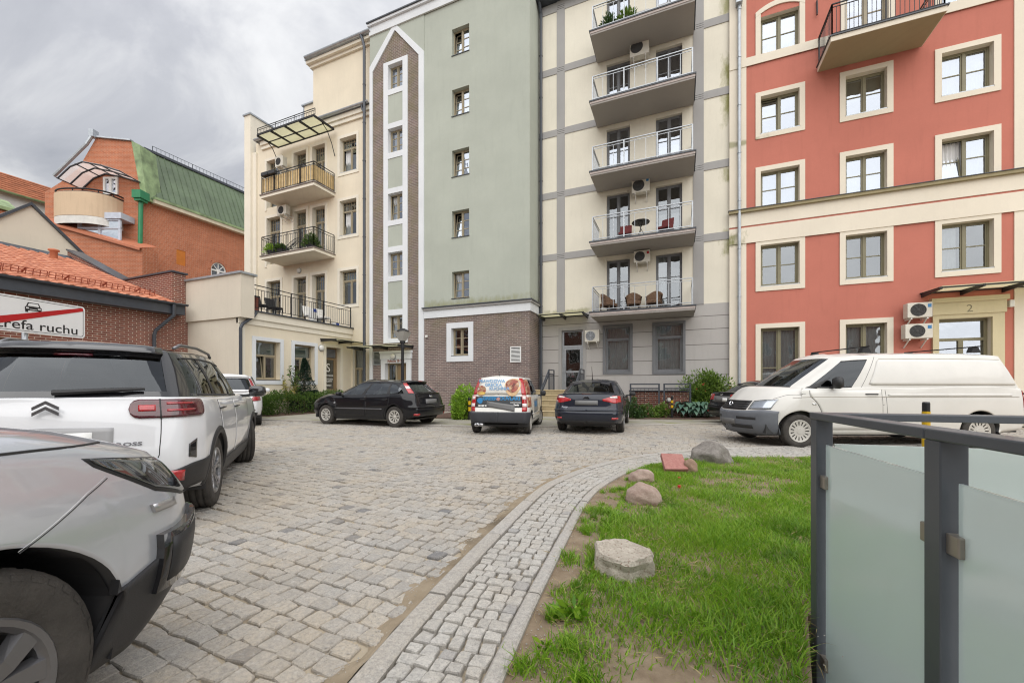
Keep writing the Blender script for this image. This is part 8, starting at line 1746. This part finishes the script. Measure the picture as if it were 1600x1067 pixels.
dry = mesh_quads('dry_grass', leaves(B0, np.stack([rg.normal(size=15000), rg.normal(size=15000), rg.uniform(.05, .5, 15000)], 1), .075, rg, .05), leafmat('dry_grass', (.36, .27, .12), (.50, .40, .20), .7, .2), None); stuff(dry); dry['label'] = 'dry straw blades lying among the green grass'; dry['category'] = 'grass'
# broad-leaved weeds on the bare strip
for i, (x, y, lb) in enumerate(((850, 1012, 'small weed rosette alone on the bare earth strip'), (872, 962, 'tufted weed between the kerb and the nearest grass'), (900, 965, 'leafy weed at the near edge of the grass'))):
    c = G(x, y, 0); t = thing('weed', lb, 'weed', tuple(c)); r2 = np.random.default_rng(i); n = 16 + 10 * i; a = r2.uniform(0, 6.28, n); stuff(mesh_quads('foliage', leaves(np.repeat(np.array([c]), n, 0) + r2.normal(size=(n, 3)) * .008 * (1 + i), np.stack([np.cos(a), np.sin(a), r2.uniform(.2, 1.3, n)], 1), .055 + .02 * i, r2, .28), lf_gr, t))
def rockmat(name, c1, c2, sc=9.0):
    m, nt, b = nmat(name); p = pos(nt); c = mixc(nt, ramp(nt, noise(nt, p, sc, 7, .7), .3, .7), c1, c2); c = mixc(nt, ramp(nt, noise(nt, p, 160, 2), .5, .7, 0, .4), c, tuple(k * .45 for k in c1)); nt.links.new(c, b.inputs['Base Color']); b.inputs['Roughness'].default_value = .85; bump(nt, b, noise(nt, p, 38, 6, .7), .7, .02); return m
def rock(label, px, py, size, seed, mat, rz=0, cat='boulder', flat=.25, name='boulder', sub=4):
    bm = bmesh.new(); bmesh.ops.create_icosphere(bm, subdivisions=sub, radius=1); rg = random.Random(seed); from_ = [Vector((rg.uniform(-1, 1), rg.uniform(-1, 1), rg.uniform(-.6, 1))).normalized() for _ in range(9)]
    for v in bm.verts:
        p = v.co.copy(); r = 1.0
        for k, d in enumerate(from_):
            q = p.dot(d); lim = .74 + .16 * ((k * 37) % 10) / 10
            if q > lim: p -= d * (q - lim) * .85
        f = .05 * math.sin(p.x * 5 + seed) + .04 * math.sin(p.y * 7 + seed * 2) + .03 * math.sin(p.z * 9 + p.x * 4); v.co = p * (1 + f)
        v.co.x *= size[0]; v.co.y *= size[1]; v.co.z *= size[2]
        if v.co.z < -size[2] * flat: v.co.z = -size[2] * flat
    me = bpy.data.meshes.new(name); 
    for f in bm.faces: f.smooth = True
    bm.to_mesh(me); bm.free(); me.materials.append(mat); o = bpy.data.objects.new(name, me); COL.objects.link(o); c = G(px, py, 0); o.location = (c.x, c.y, size[2] * flat - .015); o.rotation_euler = (0, 0, rz); tag(o, label, cat, None); return o
rk_p = rockmat('pink_granite', (.31, .21, .17), (.47, .37, .31)); rk_g = rockmat('grey_boulder_stone', (.13, .115, .10), (.31, .285, .26), 14); rk_r = rockmat('red_granite', (.36, .15, .13), (.45, .22, .19), 20)
rock('pinkish boulder lying behind the flat pale block, second nearest of the stones', 1003, 783, (.19, .14, .15), 3, rk_p, R(-5), flat=.45); rock('small pink boulder at the inner edging of the path', 1002, 751, (.165, .13, .13), 5, rk_p, R(20), flat=.4)
rock('big grey boulder at the far corner of the lawn', 1110, 721, (.34, .26, .27), 8, rk_g, R(15), flat=.3); rock('brown stone propping up the red granite slab', 1079, 737, (.10, .11, .15), 12, rockmat('brown_stone', (.27, .17, .12), (.38, .26, .19)), flat=.5)
c = G(1056, 738, 0); mb = MB(); 
o = Vector((c.x, c.y, 0)); ex = Vector((CF, SF, 0)); ey = Vector((-SF, CF, 0)) * .80 + Vector((0, 0, .60)); en = ex.cross(ey).normalized(); P_ = [o + ex * a * .165 + ey * b + en * h for h in (0, .065) for a, b in ((-1, 0), (1.0, 0), (1.05, .29), (-.82, .31))]
mb.add([tuple(q + Vector((0, 0, .012))) for q in P_], [(0, 3, 2, 1), (4, 5, 6, 7), (0, 1, 5, 4), (1, 2, 6, 5), (2, 3, 7, 6), (3, 0, 4, 7)]); tag(mb.build('granite_slab', rk_r, None, bevel=.008), 'red granite slab tilted against a brown stone beside the grey boulder', 'stone slab')
zt = .135; top = [G(*q, zt) for q in ((931, 843), (952, 841), (976, 839), (1000, 848), (1018, 857), (1021, 868), (1003, 872), (985, 879), (958, 872), (933, 862))]
bm = bmesh.new(); rg = random.Random(4); cen = sum(top, Vector()) / len(top); rings = []
for (s, z) in ((1.05, -.02), (1.05, .03), (1.02, .07), (1.03, .11), (.97, .135), (.75, .139), (.4, .136)): rings.append([bm.verts.new((cen.x + (p.x - cen.x) * s + rg.uniform(-.008, .008), cen.y + (p.y - cen.y) * s + rg.uniform(-.008, .008), z + rg.uniform(-.005, .005))) for p in top])
for a, b in zip(rings[:-1], rings[1:]):
    for k in range(10): bm.faces.new((a[k], a[(k + 1) % 10], b[(k + 1) % 10], b[k]))
bm.faces.new(rings[-1]); bmesh.ops.subdivide_edges(bm, edges=bm.edges[:], cuts=2, use_grid_fill=True)
for v in bm.verts: v.co += Vector((math.sin(v.co.y * 61 + v.co.z * 50), math.sin(v.co.x * 57 + v.co.z * 40), math.sin(v.co.x * 70 + v.co.y * 66))) * .0035
me = bpy.data.meshes.new('stone_block'); bm.to_mesh(me); bm.free(); mc, nt, b = nmat('broken_concrete'); p = pos(nt); cc = mixc(nt, ramp(nt, noise(nt, p, 12, 6, .7), .35, .7), (.43, .38, .31), (.66, .60, .51)); cc = mixc(nt, ramp(nt, noise(nt, p, 60, 3), .56, .66, 0, .7), cc, (.24, .15, .11)); nt.links.new(cc, b.inputs['Base Color']); b.inputs['Roughness'].default_value = .95; bump(nt, b, noise(nt, p, 45, 6, .75), .9, .02); me.materials.append(mc)
o = bpy.data.objects.new('stone_block', me); COL.objects.link(o); tag(o, 'flat-topped pale broken concrete block in the grass, nearest of the stones', 'stone block')
for i, (x, y, lb) in enumerate(((1061.5, 745.5, 'small red cap lying in the grass nearer to the red slab'), (1061.5, 758.5, 'small red cap lying in the grass nearer to the camera'))):
    c = G(x, y, .03); tag(MB().lathe([(.0, .012), (.018, .01), (.02, 0), (.02, -.02)], tuple(c), 'z', 10).build('plastic_cap', plain('red_cap', (.45, .02, .03), .4) if 'red_cap' not in MATS else MATS['red_cap'], None), lb, 'cap', 'red caps in the lawn')

# ------------------------------------------------------------------ glass railing in the right foreground
RU, RV, RZ = .70, 2.70, 1.095
RL = thing('glass_railing', 'grey steel railing with frosted glass panes round the corner at the right', 'railing', (RU, RV, 0))
m_post = plain('railing_paint', (.075, .085, .098), .42, 0, .06, 8, .05, 400, coat=.1)
m_fr = glassmat('frosted_glass', (.80, .90, .88), .06, (.95, 1, 1), .10, .92, (.88, .97, .955), .55); m_edge = plain('glass_edge', (.12, .36, .38), .15)
p_in = RU - .01
for v in (RV, RV - .845, RV - 1.69, RV - 2.535): MB().box(RU - .036, RU + .036, v - .036, v + .036, -.6, RZ - .036).build('post', m_post, RL, bevel=.004)
for k in range(4): MB().box(RU + 1.16 * (k + 1) - .032, RU + 1.16 * (k + 1) + .032, RV - .032, RV + .032, -.6, RZ - .036).build('post', m_post, RL, bevel=.004)
for (a, b) in ((RV + .04, RV - .814), (RV - .816, RV - 1.659), (RV - 1.661, RV - 2.6)): MB().box(RU - .04, RU + .04, b, a, RZ - .036, RZ).build('handrail', m_post, RL, bevel=.005)
MB().box(RU + .0405, RU + 5.0, RV - .04, RV + .04, RZ - .037, RZ - .001).build('handrail', m_post, RL, bevel=.005)
def gpane(a0, a1, b0, b1, z0, z1): return MB().box(a0, a1, b0, b1, z0, z1).build('glass_pane', m_fr, RL, bevel=.0015)
gz = .935
for (v0, v1) in ((RV - .79, RV - .06), (RV - 1.635, RV - .905), (RV - 2.48, RV - 1.75)):
    g = gpane(RU - .006, RU + .006, v0, v1, -.42, gz)
    for z in (-.17, .745):
        for v in (v0, v1):
            s = 1 if v == v0 else -1; m = MB(); m.box(RU - .022, RU + .022, v - s * .026, v + s * .026, z - .032, z + .032); m.build('clamp', plain('brushed_clamp', (.34, .31, .27), .35, .7, .1) if 'brushed_clamp' not in MATS else MATS['brushed_clamp'], RL, bevel=.004)
for k in range(4):
    a0, a1 = RU + 1.16 * k + .055, RU + 1.16 * (k + 1) - .055; gpane(a0, a1, RV - .006, RV + .006, -.42, gz)
    for z in (-.17, .745):
        for a, s in ((a0, 1), (a1, -1)): m = MB(); m.box(a - .026, a + .026, RV - .022, RV + .022, z - .032, z + .032); m.build('clamp', MATS['brushed_clamp'], RL, bevel=.004)
struct(MB().slab([(-.45, -3), (-.45, .2), (.15, .46), (.63, 2.64), (6.6, 3.35), (6.6, -3)], -.60, -.55).build('stairwell_floor', plain('concrete_floor', (.55, .54, .51), .9, 0, .12, 4)))
mb = MB(); mb.slab([(.17, .46), (.64, 2.63), (.62, 2.66), (.15, .47)], -.55, -.006); mb.slab([(.64, 2.63), (6.6, 3.34), (6.6, 3.38), (.62, 2.66)], -.55, .0); struct(mb.build('retaining_wall', m_dirt))

RL.location = (.68, 2.55, 0); RL.rotation_euler = (0, 0, R(6.8)); WPOS[RL.name] = Vector((.68, 2.55, 0))
# ------------------------------------------------------------------ road sign
LS, RS = cam2w(-7.07, 5.12), cam2w(-6.90, 6.50); sd = (RS - LS); sl_ = 1.40; sd.normalize(); so = RS - sd * sl_; snn = Vector((sd.y, -sd.x, 0)); snn = snn if snn.dot(-so) > 0 else -snn; z0s = 2.0; hs = .505
def SG(a, d, z): q = so + sd * a + snn * d; return (q.x, q.y, z0s + z)
SIGN = thing('road_sign', 'white traffic zone end sign with a car symbol crossed by a red bar', 'road sign', tuple(so + sd * .7))
def rrect(a0, a1, z0, z1, r, n=5): return [(cx + r * math.cos(t), cz + r * math.sin(t)) for cx, cz, t0 in ((a1 - r, z1 - r, 0), (a0 + r, z1 - r, 90), (a0 + r, z0 + r, 180), (a1 - r, z0 + r, 270)) for t in [R(t0 + 90 * k / n) for k in range(n + 1)]]
m_sw = plain('sign_white', (.78, .78, .77), .35, 0, .03); m_sb = plain('sign_black', (.012, .012, .013), .4); m_sr = plain('sign_red', (.45, .012, .015), .35)
pl_ = MB(SG).prism(rrect(0, sl_, 0, hs, .05), 0, .018).build('plate', m_sw, SIGN)
o1, o2 = rrect(.022, sl_ - .022, .022, hs - .022, .035), rrect(.029, sl_ - .029, .029, hs - .029, .03); mb = MB(SG); n = len(o1); mb.add([(a, .0195, z) for a, z in o1 + o2], [(k, (k + 1) % n, n + (k + 1) % n, n + k) for k in range(n)]); mb.build('border', m_sb, pl_, recalc=False)
text_obj('lettering', 'strefa ruchu', .185, m_sb, pl_, lambda x, y, h: SG(.80 + x, .0195 + h, .105 + y), bold=.001, sx=1.13, res=4)
mb = MB(SG); bar = [(.02, .03), (.02, -.0), (.09, .03)]; mb.add([(a, .022, z) for a, z in ((.045, .028), (.20, .028), (sl_ - .03, hs - .075), (sl_ - .03, hs - .028), (sl_ - .06, hs - .028), (.03, .085), (.03, .04))], [tuple(range(7))]); mb.build('red_bar', m_sr, pl_, recalc=False)
mb = MB(SG); c0 = .76; z = .325; ks = .72
for poly in ([(-.13, 0), (.13, 0), (.13, .075), (-.13, .075)], [(-.115, .078), (.115, .078), (.085, .16), (-.085, .16)], [(-.125, -.035), (-.08, -.035), (-.08, 0), (-.125, 0)], [(.08, -.035), (.125, -.035), (.125, 0), (.08, 0)]): mb.add([(c0 + a * ks, .0205, z + b * ks) for a, b in poly], [tuple(range(4))])
cs = mb.build('car_symbol', m_sb, pl_, recalc=False); mb = MB(SG)
for poly in ([(-.09, .09), (.09, .09), (.07, .146), (-.07, .146)], [(-.115, .035), (-.07, .035), (-.07, .06), (-.115, .06)], [(.07, .035), (.115, .035), (.115, .06), (.07, .06)], [(-.06, .02), (.06, .02), (.06, .03), (-.06, .03)]): mb.add([(c0 + a * ks, .0212, z + b * ks) for a, b in poly], [tuple(range(4))])
mb.build('symbol_cutout', m_sw, cs, recalc=False)
q = so + sd * .70 - snn * .035; MB().tube([(q.x, q.y, 0), (q.x, q.y, z0s + hs - .03)], .032, 12).build('pole', M['steel'], SIGN, smooth=True)

# ------------------------------------------------------------------ street lamp, bollards, steps, fence
c = cam2w(-171 / 630 * 15.2, 15.2); LP = thing('street_lamp', 'black lamp post with a flared square lantern between the hatchback and the pointed stair bay', 'street lamp', (c.x, c.y, 0))
zl = CAM_H + (603 - 532) * 15.2 / 630
MB().lathe([(.11, 0), (.11, .5), (.075, .55), (.06, .6), (.055, zl - .3), (.075, zl - .28), (.075, zl - .1), (.10, zl - .08), (.10, zl)], tuple(c), 'z', 14).build('post', M['black_metal'], LP, smooth=False)
mb = MB(); 
for (a, b_, zz0, zz1) in ((.09, .24, 0, .34),):
    pts = [(c.x + sx_ * a, c.y + sy_ * a, zl + zz0) for sx_, sy_ in ((-1, -1), (1, -1), (1, 1), (-1, 1))] + [(c.x + sx_ * b_, c.y + sy_ * b_, zl + zz1) for sx_, sy_ in ((-1, -1), (1, -1), (1, 1), (-1, 1))]; mb.add(pts, [(0, 1, 5, 4), (1, 2, 6, 5), (2, 3, 7, 6), (3, 0, 4, 7)])
mb.build('lantern', plain('lantern_glass', (.42, .41, .38), .3, 0, .1), LP); MB().lathe([(.30, 0), (.30, .03), (.10, .12), (0, .14)], (c.x, c.y, zl + .34), 'z', 4).build('cap', M['black_metal'], LP)
m_yel = plain('signal_yellow', (.62, .38, .012), .45, 0, .08, 30)
def bollard(c, h, r, label, bands):
    t = thing('bollard', label, 'bollard', tuple(c), 'yellow and black bollards'); MB().lathe([(r, 0), (r, h - .02), (r * .8, h), (0, h)], tuple(c), 'z', 14).build('post', M['black_metal'], t)
    for (a, b) in bands: MB().lathe([(r + .003, a), (r + .003, b)], tuple(c), 'z', 14).build('yellow_band', m_yel, t, recalc=False)
bollard(cam2w(647 / 630 * 6.0, 6.0), 1.0, .045, 'black-topped yellow bollard in front of the white van', [(.2, .86)])
q = g2(733.5, 655); bollard(Vector(q), .80, .05, 'thin yellow and black post left of the delivery car', [(.32, .46), (.54, .68)])
q = g2(1050, 653); bollard(Vector(q), .84, .042, 'thin black post with two yellow bands among the hostas', [(.40, .50), (.58, .68)])
q = g2(1045, 651); t = thing('garden_globe', 'white globe ornament on a stick beside the yellow-banded post', 'ornament', q); MB().lathe([(.0, -.09)] + [(.09 * math.cos(a), .09 * math.sin(a)) for a in [R(x) for x in range(-75, 90, 15)]] + [(0, .09)], (q[0], q[1], .70), 'z', 14).build('globe', M['white_plastic'], t, smooth=True); MB().tube([q, (q[0], q[1], .62)], .012, 6).build('stick', M['bark'], t)
ST = thing('entrance_steps', 'yellow clinker steps up to the grey glazed door', 'steps', (-3.9, 16.6, 0)); m_ycl = brickmat('yellow_clinker', (.44, .36, .22), (.37, .29, .175), (.30, .25, .17), .25, .20, .012, .5, .4, moss=None)
s0, s1 = U(840, 17.0), U(931, 17.0); zt_ = 1.06
for k in range(5): MB().box(s0, s1, 16.75 - .30 * (4 - k), V_GREY - .035 if k == 4 else 16.75 - .30 * (3 - k), 0, zt_ * (k + 1) / 5).build('step', m_ycl, ST, bevel=.01); MB().box(s0 - .02, s1 + .02, 16.75 - .30 * (4 - k) - .02, 16.75 - .30 * (4 - k) + .24, zt_ * (k + 1) / 5 + .001, zt_ * (k + 1) / 5 + .03).build('nosing', plain('pale_nosing', (.56, .46, .28), .8) if 'pale_nosing' not in MATS else MATS['pale_nosing'], ST)
for a, lb in ((U(865.5, V_GREY - .3), 'left handrail of the yellow steps'), (U(912.5, V_GREY - .3), 'right handrail of the yellow steps')):
    t = thing('handrail', lb, 'handrail', (a, 16.8, zt_), 'dark handrails of the yellow steps'); mb = MB(); w0, w1, w2 = V_GREY - .3, 16.85, 15.75
    for hh, zb_ in ((.90, 0), (.72, 0)):
        mb.bar((a, w0, zt_ + hh), (a, w1, zt_ + hh), .045, .04); mb.bar((a, w1, zt_ + hh), (a, w2, hh + .18), .045, .04)
    mb.bar((a, w0, zt_), (a, w0, zt_ + .9), .045); mb.bar((a, w1, zt_), (a, w1, zt_ + .9), .045); mb.bar((a, w2, .2), (a, w2, 1.08), .045); mb.build('frame', M['anthracite'], t, recalc=False)
    for k in range(1, 8): v = w1 + (w0 - w1) * k / 8; MB().bar((a, v, zt_ + .03), (a, v, zt_ + .72), .012).build('bar', M['anthracite'], t, recalc=False)
b0, b1 = U(984, 17.1), U(1076, 17.1); LW = thing('low_wall', 'low red clinker wall with a dark coping under the grey windows', 'wall', ((b0 + b1) / 2, 17.2, 0)); MB().box(b0, b1, 17.0, 17.3, 0, 1.02).build('brickwork', M['red_brick'], LW); MB().box(b0 - .02, b1 + .02, 16.96, 17.34, 1.021, 1.08).build('coping', M['anthracite'], LW)
f0, fm0, fm1, f1 = U(984, 16.75), U(1031, 16.75), U(1036.5, 16.75), U(1080, 16.75)
for (a, b, lb) in ((f0, fm0, 'left wire mesh fence panel before the low red wall'), (fm1, f1, 'right wire mesh fence panel before the low red wall')):
    t = thing('mesh_fence', lb, 'fence', ((a + b) / 2, 16.75, 0), 'mesh fence panels before the low red wall'); mb = MB(); v = 16.75
    for x in (a + .03, b - .03): MB().bar((x, v, .03), (x, v, 1.32), .06).build('post', M['anthracite'], t)
    MB().bar((a, v, 1.32), (b, v, 1.32), .05).build('rail', M['anthracite'], t); MB().bar((a, v, 1.15), (b, v, 1.15), .05).build('rail', M['anthracite'], t)
    n = int((b - a) / .14)
    for k in range(1, n): x = a + (b - a) * k / n; mb.bar((x, v, .2), (x, v, 1.13), .012)
    for k in range(7): mb.bar((a, v - .01, .25 + .13 * k), (b, v - .01, .25 + .13 * k), .010)
    stuff(mb.build('mesh', M['black_metal'], t, recalc=False))

# ------------------------------------------------------------------ air conditioners and balcony furniture
m_ac = plain('aircon_white', (.66, .63, .55), .5, 0, .06, 6)
def aircon(label, v, px, fan=.5, dark=False, dep=.30, brand=None, wallv=None, sidegrille=False):
    F_ = Face('v', v); x0, x1, y0, y1 = px; a0, a1, z0, z1 = F_.a(x0), F_.a(x1), F_.z(x0, y1), F_.z(x0, y0); wv = wallv or v + dep + .12
    t = thing('air_conditioner', label, 'air conditioner', ((a0 + a1) / 2, v, z0), 'air conditioner units on the facades'); MB().box(a0, a1, v, v + dep, z0, z1).build('case', m_ac, t, bevel=.015)
    fc = a0 + (a1 - a0) * fan; zc = (z0 + z1) / 2; r = min((z1 - z0) * .42, (a1 - a0) * .33); MB().lathe([(0, -.002), (r, -.002)], (fc, v, zc), 'y', 26).build('fan_recess', plain('aircon_dark', (.06, .06, .06), .7) if 'aircon_dark' not in MATS else MATS['aircon_dark'], t, recalc=False)
    mb = MB()
    for q in (.98, .78, .58, .38): mb.lathe([(r * q, -.010), (r * q - .012, -.014), (r * q - .022, -.010)], (fc, v, zc), 'y', 26)
    for k in range(8): an = k * math.pi / 4; mb.bar((fc + .05 * math.cos(an), v - .012, zc + .05 * math.sin(an)), (fc + r * math.cos(an), v - .012, zc + r * math.sin(an)), .012)
    mb.lathe([(0, -.022), (r * .2, -.018), (r * .22, -.008)], (fc, v, zc), 'y', 16); mb.build('fan_grille', MATS['aircon_dark'] if not dark else M['steel'], t, recalc=False)
    mb = MB()
    for q in (.18, .82): a = a0 + (a1 - a0) * q; mb.box(a - .02, a + .02, v + .02, wv, z0 - .05, z0 - .002); mb.bar((a, v + .08, z0 - .04), (a, wv, z0 - .28), .03)
    mb.build('bracket', M['white_plastic'], t)
    if brand: MB().box(a1 - (a1 - a0) * .19, a1 - (a1 - a0) * .05, v - .004, v - .0005, z1 - .17, z1 - .06).build('badge', brand, t)
b_blue = plain('blue_badge', (.03, .20, .45), .4); b_red = plain('red_badge', (.42, .02, .03), .4)
aircon('beige air conditioner highest on the cream and grey facade', 17.45, (984, 1014, 63, 90), .36, brand=b_blue); aircon('air conditioner with a blue badge on the middle of the cream and grey facade', 17.45, (987, 1015, 280.5, 301.5), .38, brand=b_blue); aircon('air conditioner with a round red badge above the lowest grey balcony', 17.45, (990, 1015.5, 392, 410), .38, brand=b_red); aircon('air conditioner beside the grey glazed door at ground level', 17.48, (913.5, 936, 515.5, 533.5), .40, True)
aircon('upper of the two stacked air conditioners by the red building door', 17.35, (1418, 1457.5, 473, 496), .44, brand=b_blue, wallv=17.78); aircon('lower of the two stacked air conditioners by the red building door', 17.35, (1414.5, 1458, 506, 528.5), .44, brand=b_blue, wallv=17.78)
aircon('white air conditioner on the upper iron balcony of the cream tenement', 16.25, (429.5, 441.5, 245.5, 261), .42, wallv=16.88); aircon('grey air conditioner high beside the lower iron balcony of the cream tenement', 16.3, (432.5, 446.5, 322, 336), .45, wallv=16.88)
def box_planter(c, w, label, leafm, h=.4, group=None, n=500, ls=.14, seed=1, droop=.3):
    t = thing('potted_plant', label, 'plant', c, group); MB().lathe([(w * .36, 0), (w * .5, .28), (w * .5, .30), (w * .44, .30), (w * .42, .26), (0, .26)], c, 'z', 14).build('pot', M['dark_plastic'], t); r2 = np.random.default_rng(seed); d = r2.normal(size=(n, 3)); d /= np.linalg.norm(d, axis=1, keepdims=True); d[:, 2] = np.abs(d[:, 2]) - droop; P_ = np.array(c) + np.array([0, 0, .32]) + d * np.array([w * .75, w * .75, h]) * r2.uniform(.3, 1, (n, 1)); P_[:, 2] = np.maximum(P_[:, 2], c[2] + .15); stuff(mesh_quads('foliage', leaves(P_, d + np.array([0, 0, .4]), ls, r2, .35), leafm, t))
zl_ = cb_z[1]
box_planter((-21.2, 15.8, zl_), .55, 'bushy potted plant at the left end of the lower iron balcony', lf_lime, .55, seed=3); box_planter((-20.45, 15.75, zl_), .4, 'low dark potted plant on the lower iron balcony', lf_hedge, .3, seed=4); box_planter((-18.25, 15.85, zl_), .55, 'leafy potted plant at the right corner of the lower iron balcony', lf_hedge, .75, seed=5, n=800)
t = thing('wire_chair', 'black round wire chair on the lower iron balcony of the cream tenement', 'chair', (-19.7, 15.9, zl_)); mb = MB()
for k in range(22): an = 2 * math.pi * k / 22; mb.tube([(-19.7 + .38 * math.cos(an), 15.9 + .12 * math.sin(an) + .18 * math.sin(an), zl_ + .55 + .42 * math.sin(an)), (-19.7, 15.78, zl_ + .38)], .007, 4)
mb.tube([(-19.7 + .38 * math.cos(a), 15.9 + .30 * math.sin(a), zl_ + .55 + .42 * math.sin(a)) for a in [2 * math.pi * k / 24 for k in range(25)]], .014, 6, False); mb.build('shell', M['black_metal'], t, recalc=False)
for (x, y) in ((-.2, -.15), (.2, -.15), (0, .2)): MB().tube([(-19.7, 15.78, zl_ + .38), (-19.7 + x, 15.85 + y, zl_)], .012, 5).build('leg', M['black_metal'], t)
for i, x in enumerate((-21.3, -20.75)): t = thing('window_box', ('dark planter box hung at the left end of the straw-screened balcony', 'dark planter box hung right of the leftmost one on the straw-screened balcony')[i], 'planter', (x, 15.42, 12.9), 'planter boxes on the straw-screened balcony'); MB().box(x - .25, x + .25, 15.36, 15.56, 12.92, 13.12).build('box', M['dark_plastic'], t, bevel=.02); MB().box(x - .22, x + .22, 15.39, 15.53, 13.10, 13.125).build('soil', m_soil, t)
m_wick = brickmat('wicker', (.30, .19, .12), (.20, .12, .08), (.05, .03, .02), .05, .022, .006, .5, .8)
def wicker_chair(x, v, z, label, rz):
    t = thing('wicker_chair', label, 'chair', (x, v, z), 'wicker chairs on the lowest grey balcony'); c, s = math.cos(rz), math.sin(rz)
    def fn(a, b, h): return (x + a * c - b * s, v + a * s + b * c, z + h)
    m = MB(fn); m.box(-.27, .27, -.27, .25, .30, .42); m.build('seat', m_wick, t, bevel=.02); m = MB(fn); n = 14; pts = []
    for k in range(n + 1):
        a = math.pi * (1.12 * k / n - .06); r = .31; hh = .62 + .26 * math.sin(max(0, min(math.pi, a))) ** 1.5
        for (rr, h) in ((r * .92, .34), (r * 1.1, hh), (r * 1.05 - .03, hh), (r * .85, .36)): pts.append((rr * math.cos(a), rr * math.sin(a) - .02, h))
    m.add(pts, [(i * 4 + j, i * 4 + (j + 1) % 4, i * 4 + 4 + (j + 1) % 4, i * 4 + 4 + j) for i in range(n) for j in range(4)]); m.build('backrest', m_wick, t)
    for (a, b) in ((-.23, -.23), (.23, -.23), (-.22, .22), (.22, .22)): MB(fn).box(a - .02, a + .02, b - .02, b + .02, 0, .30).build('leg', M['bark'], t)
wicker_chair(-2.75, 17.1, 4.262, 'high-backed wicker chair at the left end of the lowest grey balcony', R(60)); wicker_chair(-1.75, 17.2, 4.262, 'wicker chair in the middle of the lowest grey balcony', R(10)); wicker_chair(-.95, 17.25, 4.262, 'wicker chair right of the middle on the lowest grey balcony', R(-10))
def metal_table(x, v, z, label): t = thing('bistro_table', label, 'table', (x, v, z)); MB().lathe([(0, .70), (.34, .70), (.35, .72), (.34, .74), (0, .74)], (x, v, z), 'z', 20).build('table_top', M['black_metal'], t); [MB().tube([(x + .24 * math.cos(a), v + .24 * math.sin(a), z), (x - .1 * math.cos(a), v - .1 * math.sin(a), z + .70)], .012, 5).build('leg', M['black_metal'], t) for a in (.4, 2.5, 4.6)]
metal_table(-1.45, 17.0, 7.112, 'round black table on the second lowest grey balcony')
def cushion_chair(x, v, z, label, cloth, grp, rz=0, frame=None):
    t = thing('garden_chair', label, 'chair', (x, v, z), grp); fr = frame or M['black_metal']; c, s = math.cos(rz), math.sin(rz)
    def fn(a, b, h): return (x + a * c - b * s, v + a * s + b * c, z + h)
    MB(fn).box(-.24, .24, -.24, .24, .38, .48).build('seat', cloth, t, bevel=.02); m = MB(fn); m.add([(-.24, .20, .48), (.24, .20, .48), (.24, .26, .48), (-.24, .26, .48), (-.24, .32, .92), (.24, .32, .92), (.24, .38, .92), (-.24, .38, .92)], [(0, 3, 2, 1), (4, 5, 6, 7), (0, 1, 5, 4), (1, 2, 6, 5), (2, 3, 7, 6), (3, 0, 4, 7)]); m.build('backrest', cloth, t, bevel=.015)
    for (a, b) in ((-.22, -.22), (.22, -.22), (-.22, .22), (.22, .22)): MB(fn).box(a - .015, a + .015, b - .015, b + .015, 0, .38).build('leg', fr, t)
mred = plain('maroon_cushion', (.14, .03, .03), .9)
cushion_chair(-2.1, 17.3, 7.112, 'maroon chair left of the round table on the second lowest grey balcony', mred, 'maroon balcony chairs'); cushion_chair(-.55, 17.25, 7.112, 'maroon chair right of the round table on the second lowest grey balcony', mred, 'maroon balcony chairs', R(-20))
box_planter((-2.7, 16.9, 15.662), .5, 'potted plant at the left of the topmost grey balcony', lf_dark, .8, seed=9, n=500); box_planter((-1.95, 16.8, 15.662), .5, 'green and red potted plant on the topmost grey balcony', lf_rhod, .6, seed=10, n=500)
for i, x in enumerate((-1.35, -.6)): cushion_chair(x, 17.0, 15.662, ('pale chair left of its twin on the topmost grey balcony', 'pale chair right of its twin on the topmost grey balcony')[i], plain('pale_cushion', (.5, .5, .5), .8) if 'pale_cushion' not in MATS else MATS['pale_cushion'], 'pale chairs on the topmost grey balcony')
tz_ = 4.402
for (v, lb, m_) in ((12.3, 'black terrace chair nearest to the beige parapet', M['black_metal']), (13.0, 'black terrace chair before the middle of the terrace railing', M['black_metal']), (15.0, 'white terrace chair near the right end of the terrace railing', M['white_plastic']), (15.8, 'white terrace chair at the right end of the terrace railing', M['white_plastic'])): cushion_chair(-17.3, v, tz_, lb, m_, 'terrace chairs', R(90))
t = thing('crate', 'rusty red crate in the corner of the terrace by the parapet', 'crate', (-16.75, 11.55, tz_)); MB().box(-16.95, -16.6, 11.4, 11.75, tz_, tz_ + .55).build('body', plain('rusty_crate', (.20, .06, .04), .8), t, bevel=.02); MB().box(-16.97, -16.58, 11.38, 11.77, tz_ + .551, tz_ + .60).build('lid', MATS['rusty_crate'], t)
for i, (v, z) in enumerate(((14.75, .5), (16.2, .0))): t = thing('blue_box', ('small blue box standing on the terrace behind the railing, left one', 'small blue box at the right end of the terrace, near its floor')[i], 'box', (-16.9, v, tz_ + z)); m = MB(); m.box(-17.05, -16.75, v - .12, v + .12, tz_, tz_ + .2 + z); m.build('body', M['white_plastic'], t, bevel=.01); MB().box(-16.749, -16.745, v - .10, v + .10, tz_ + z + .02, tz_ + z + .18).build('label_panel', plain('blue_panel', (.03, .07, .33), .5) if 'blue_panel' not in MATS else MATS['blue_panel'], t)
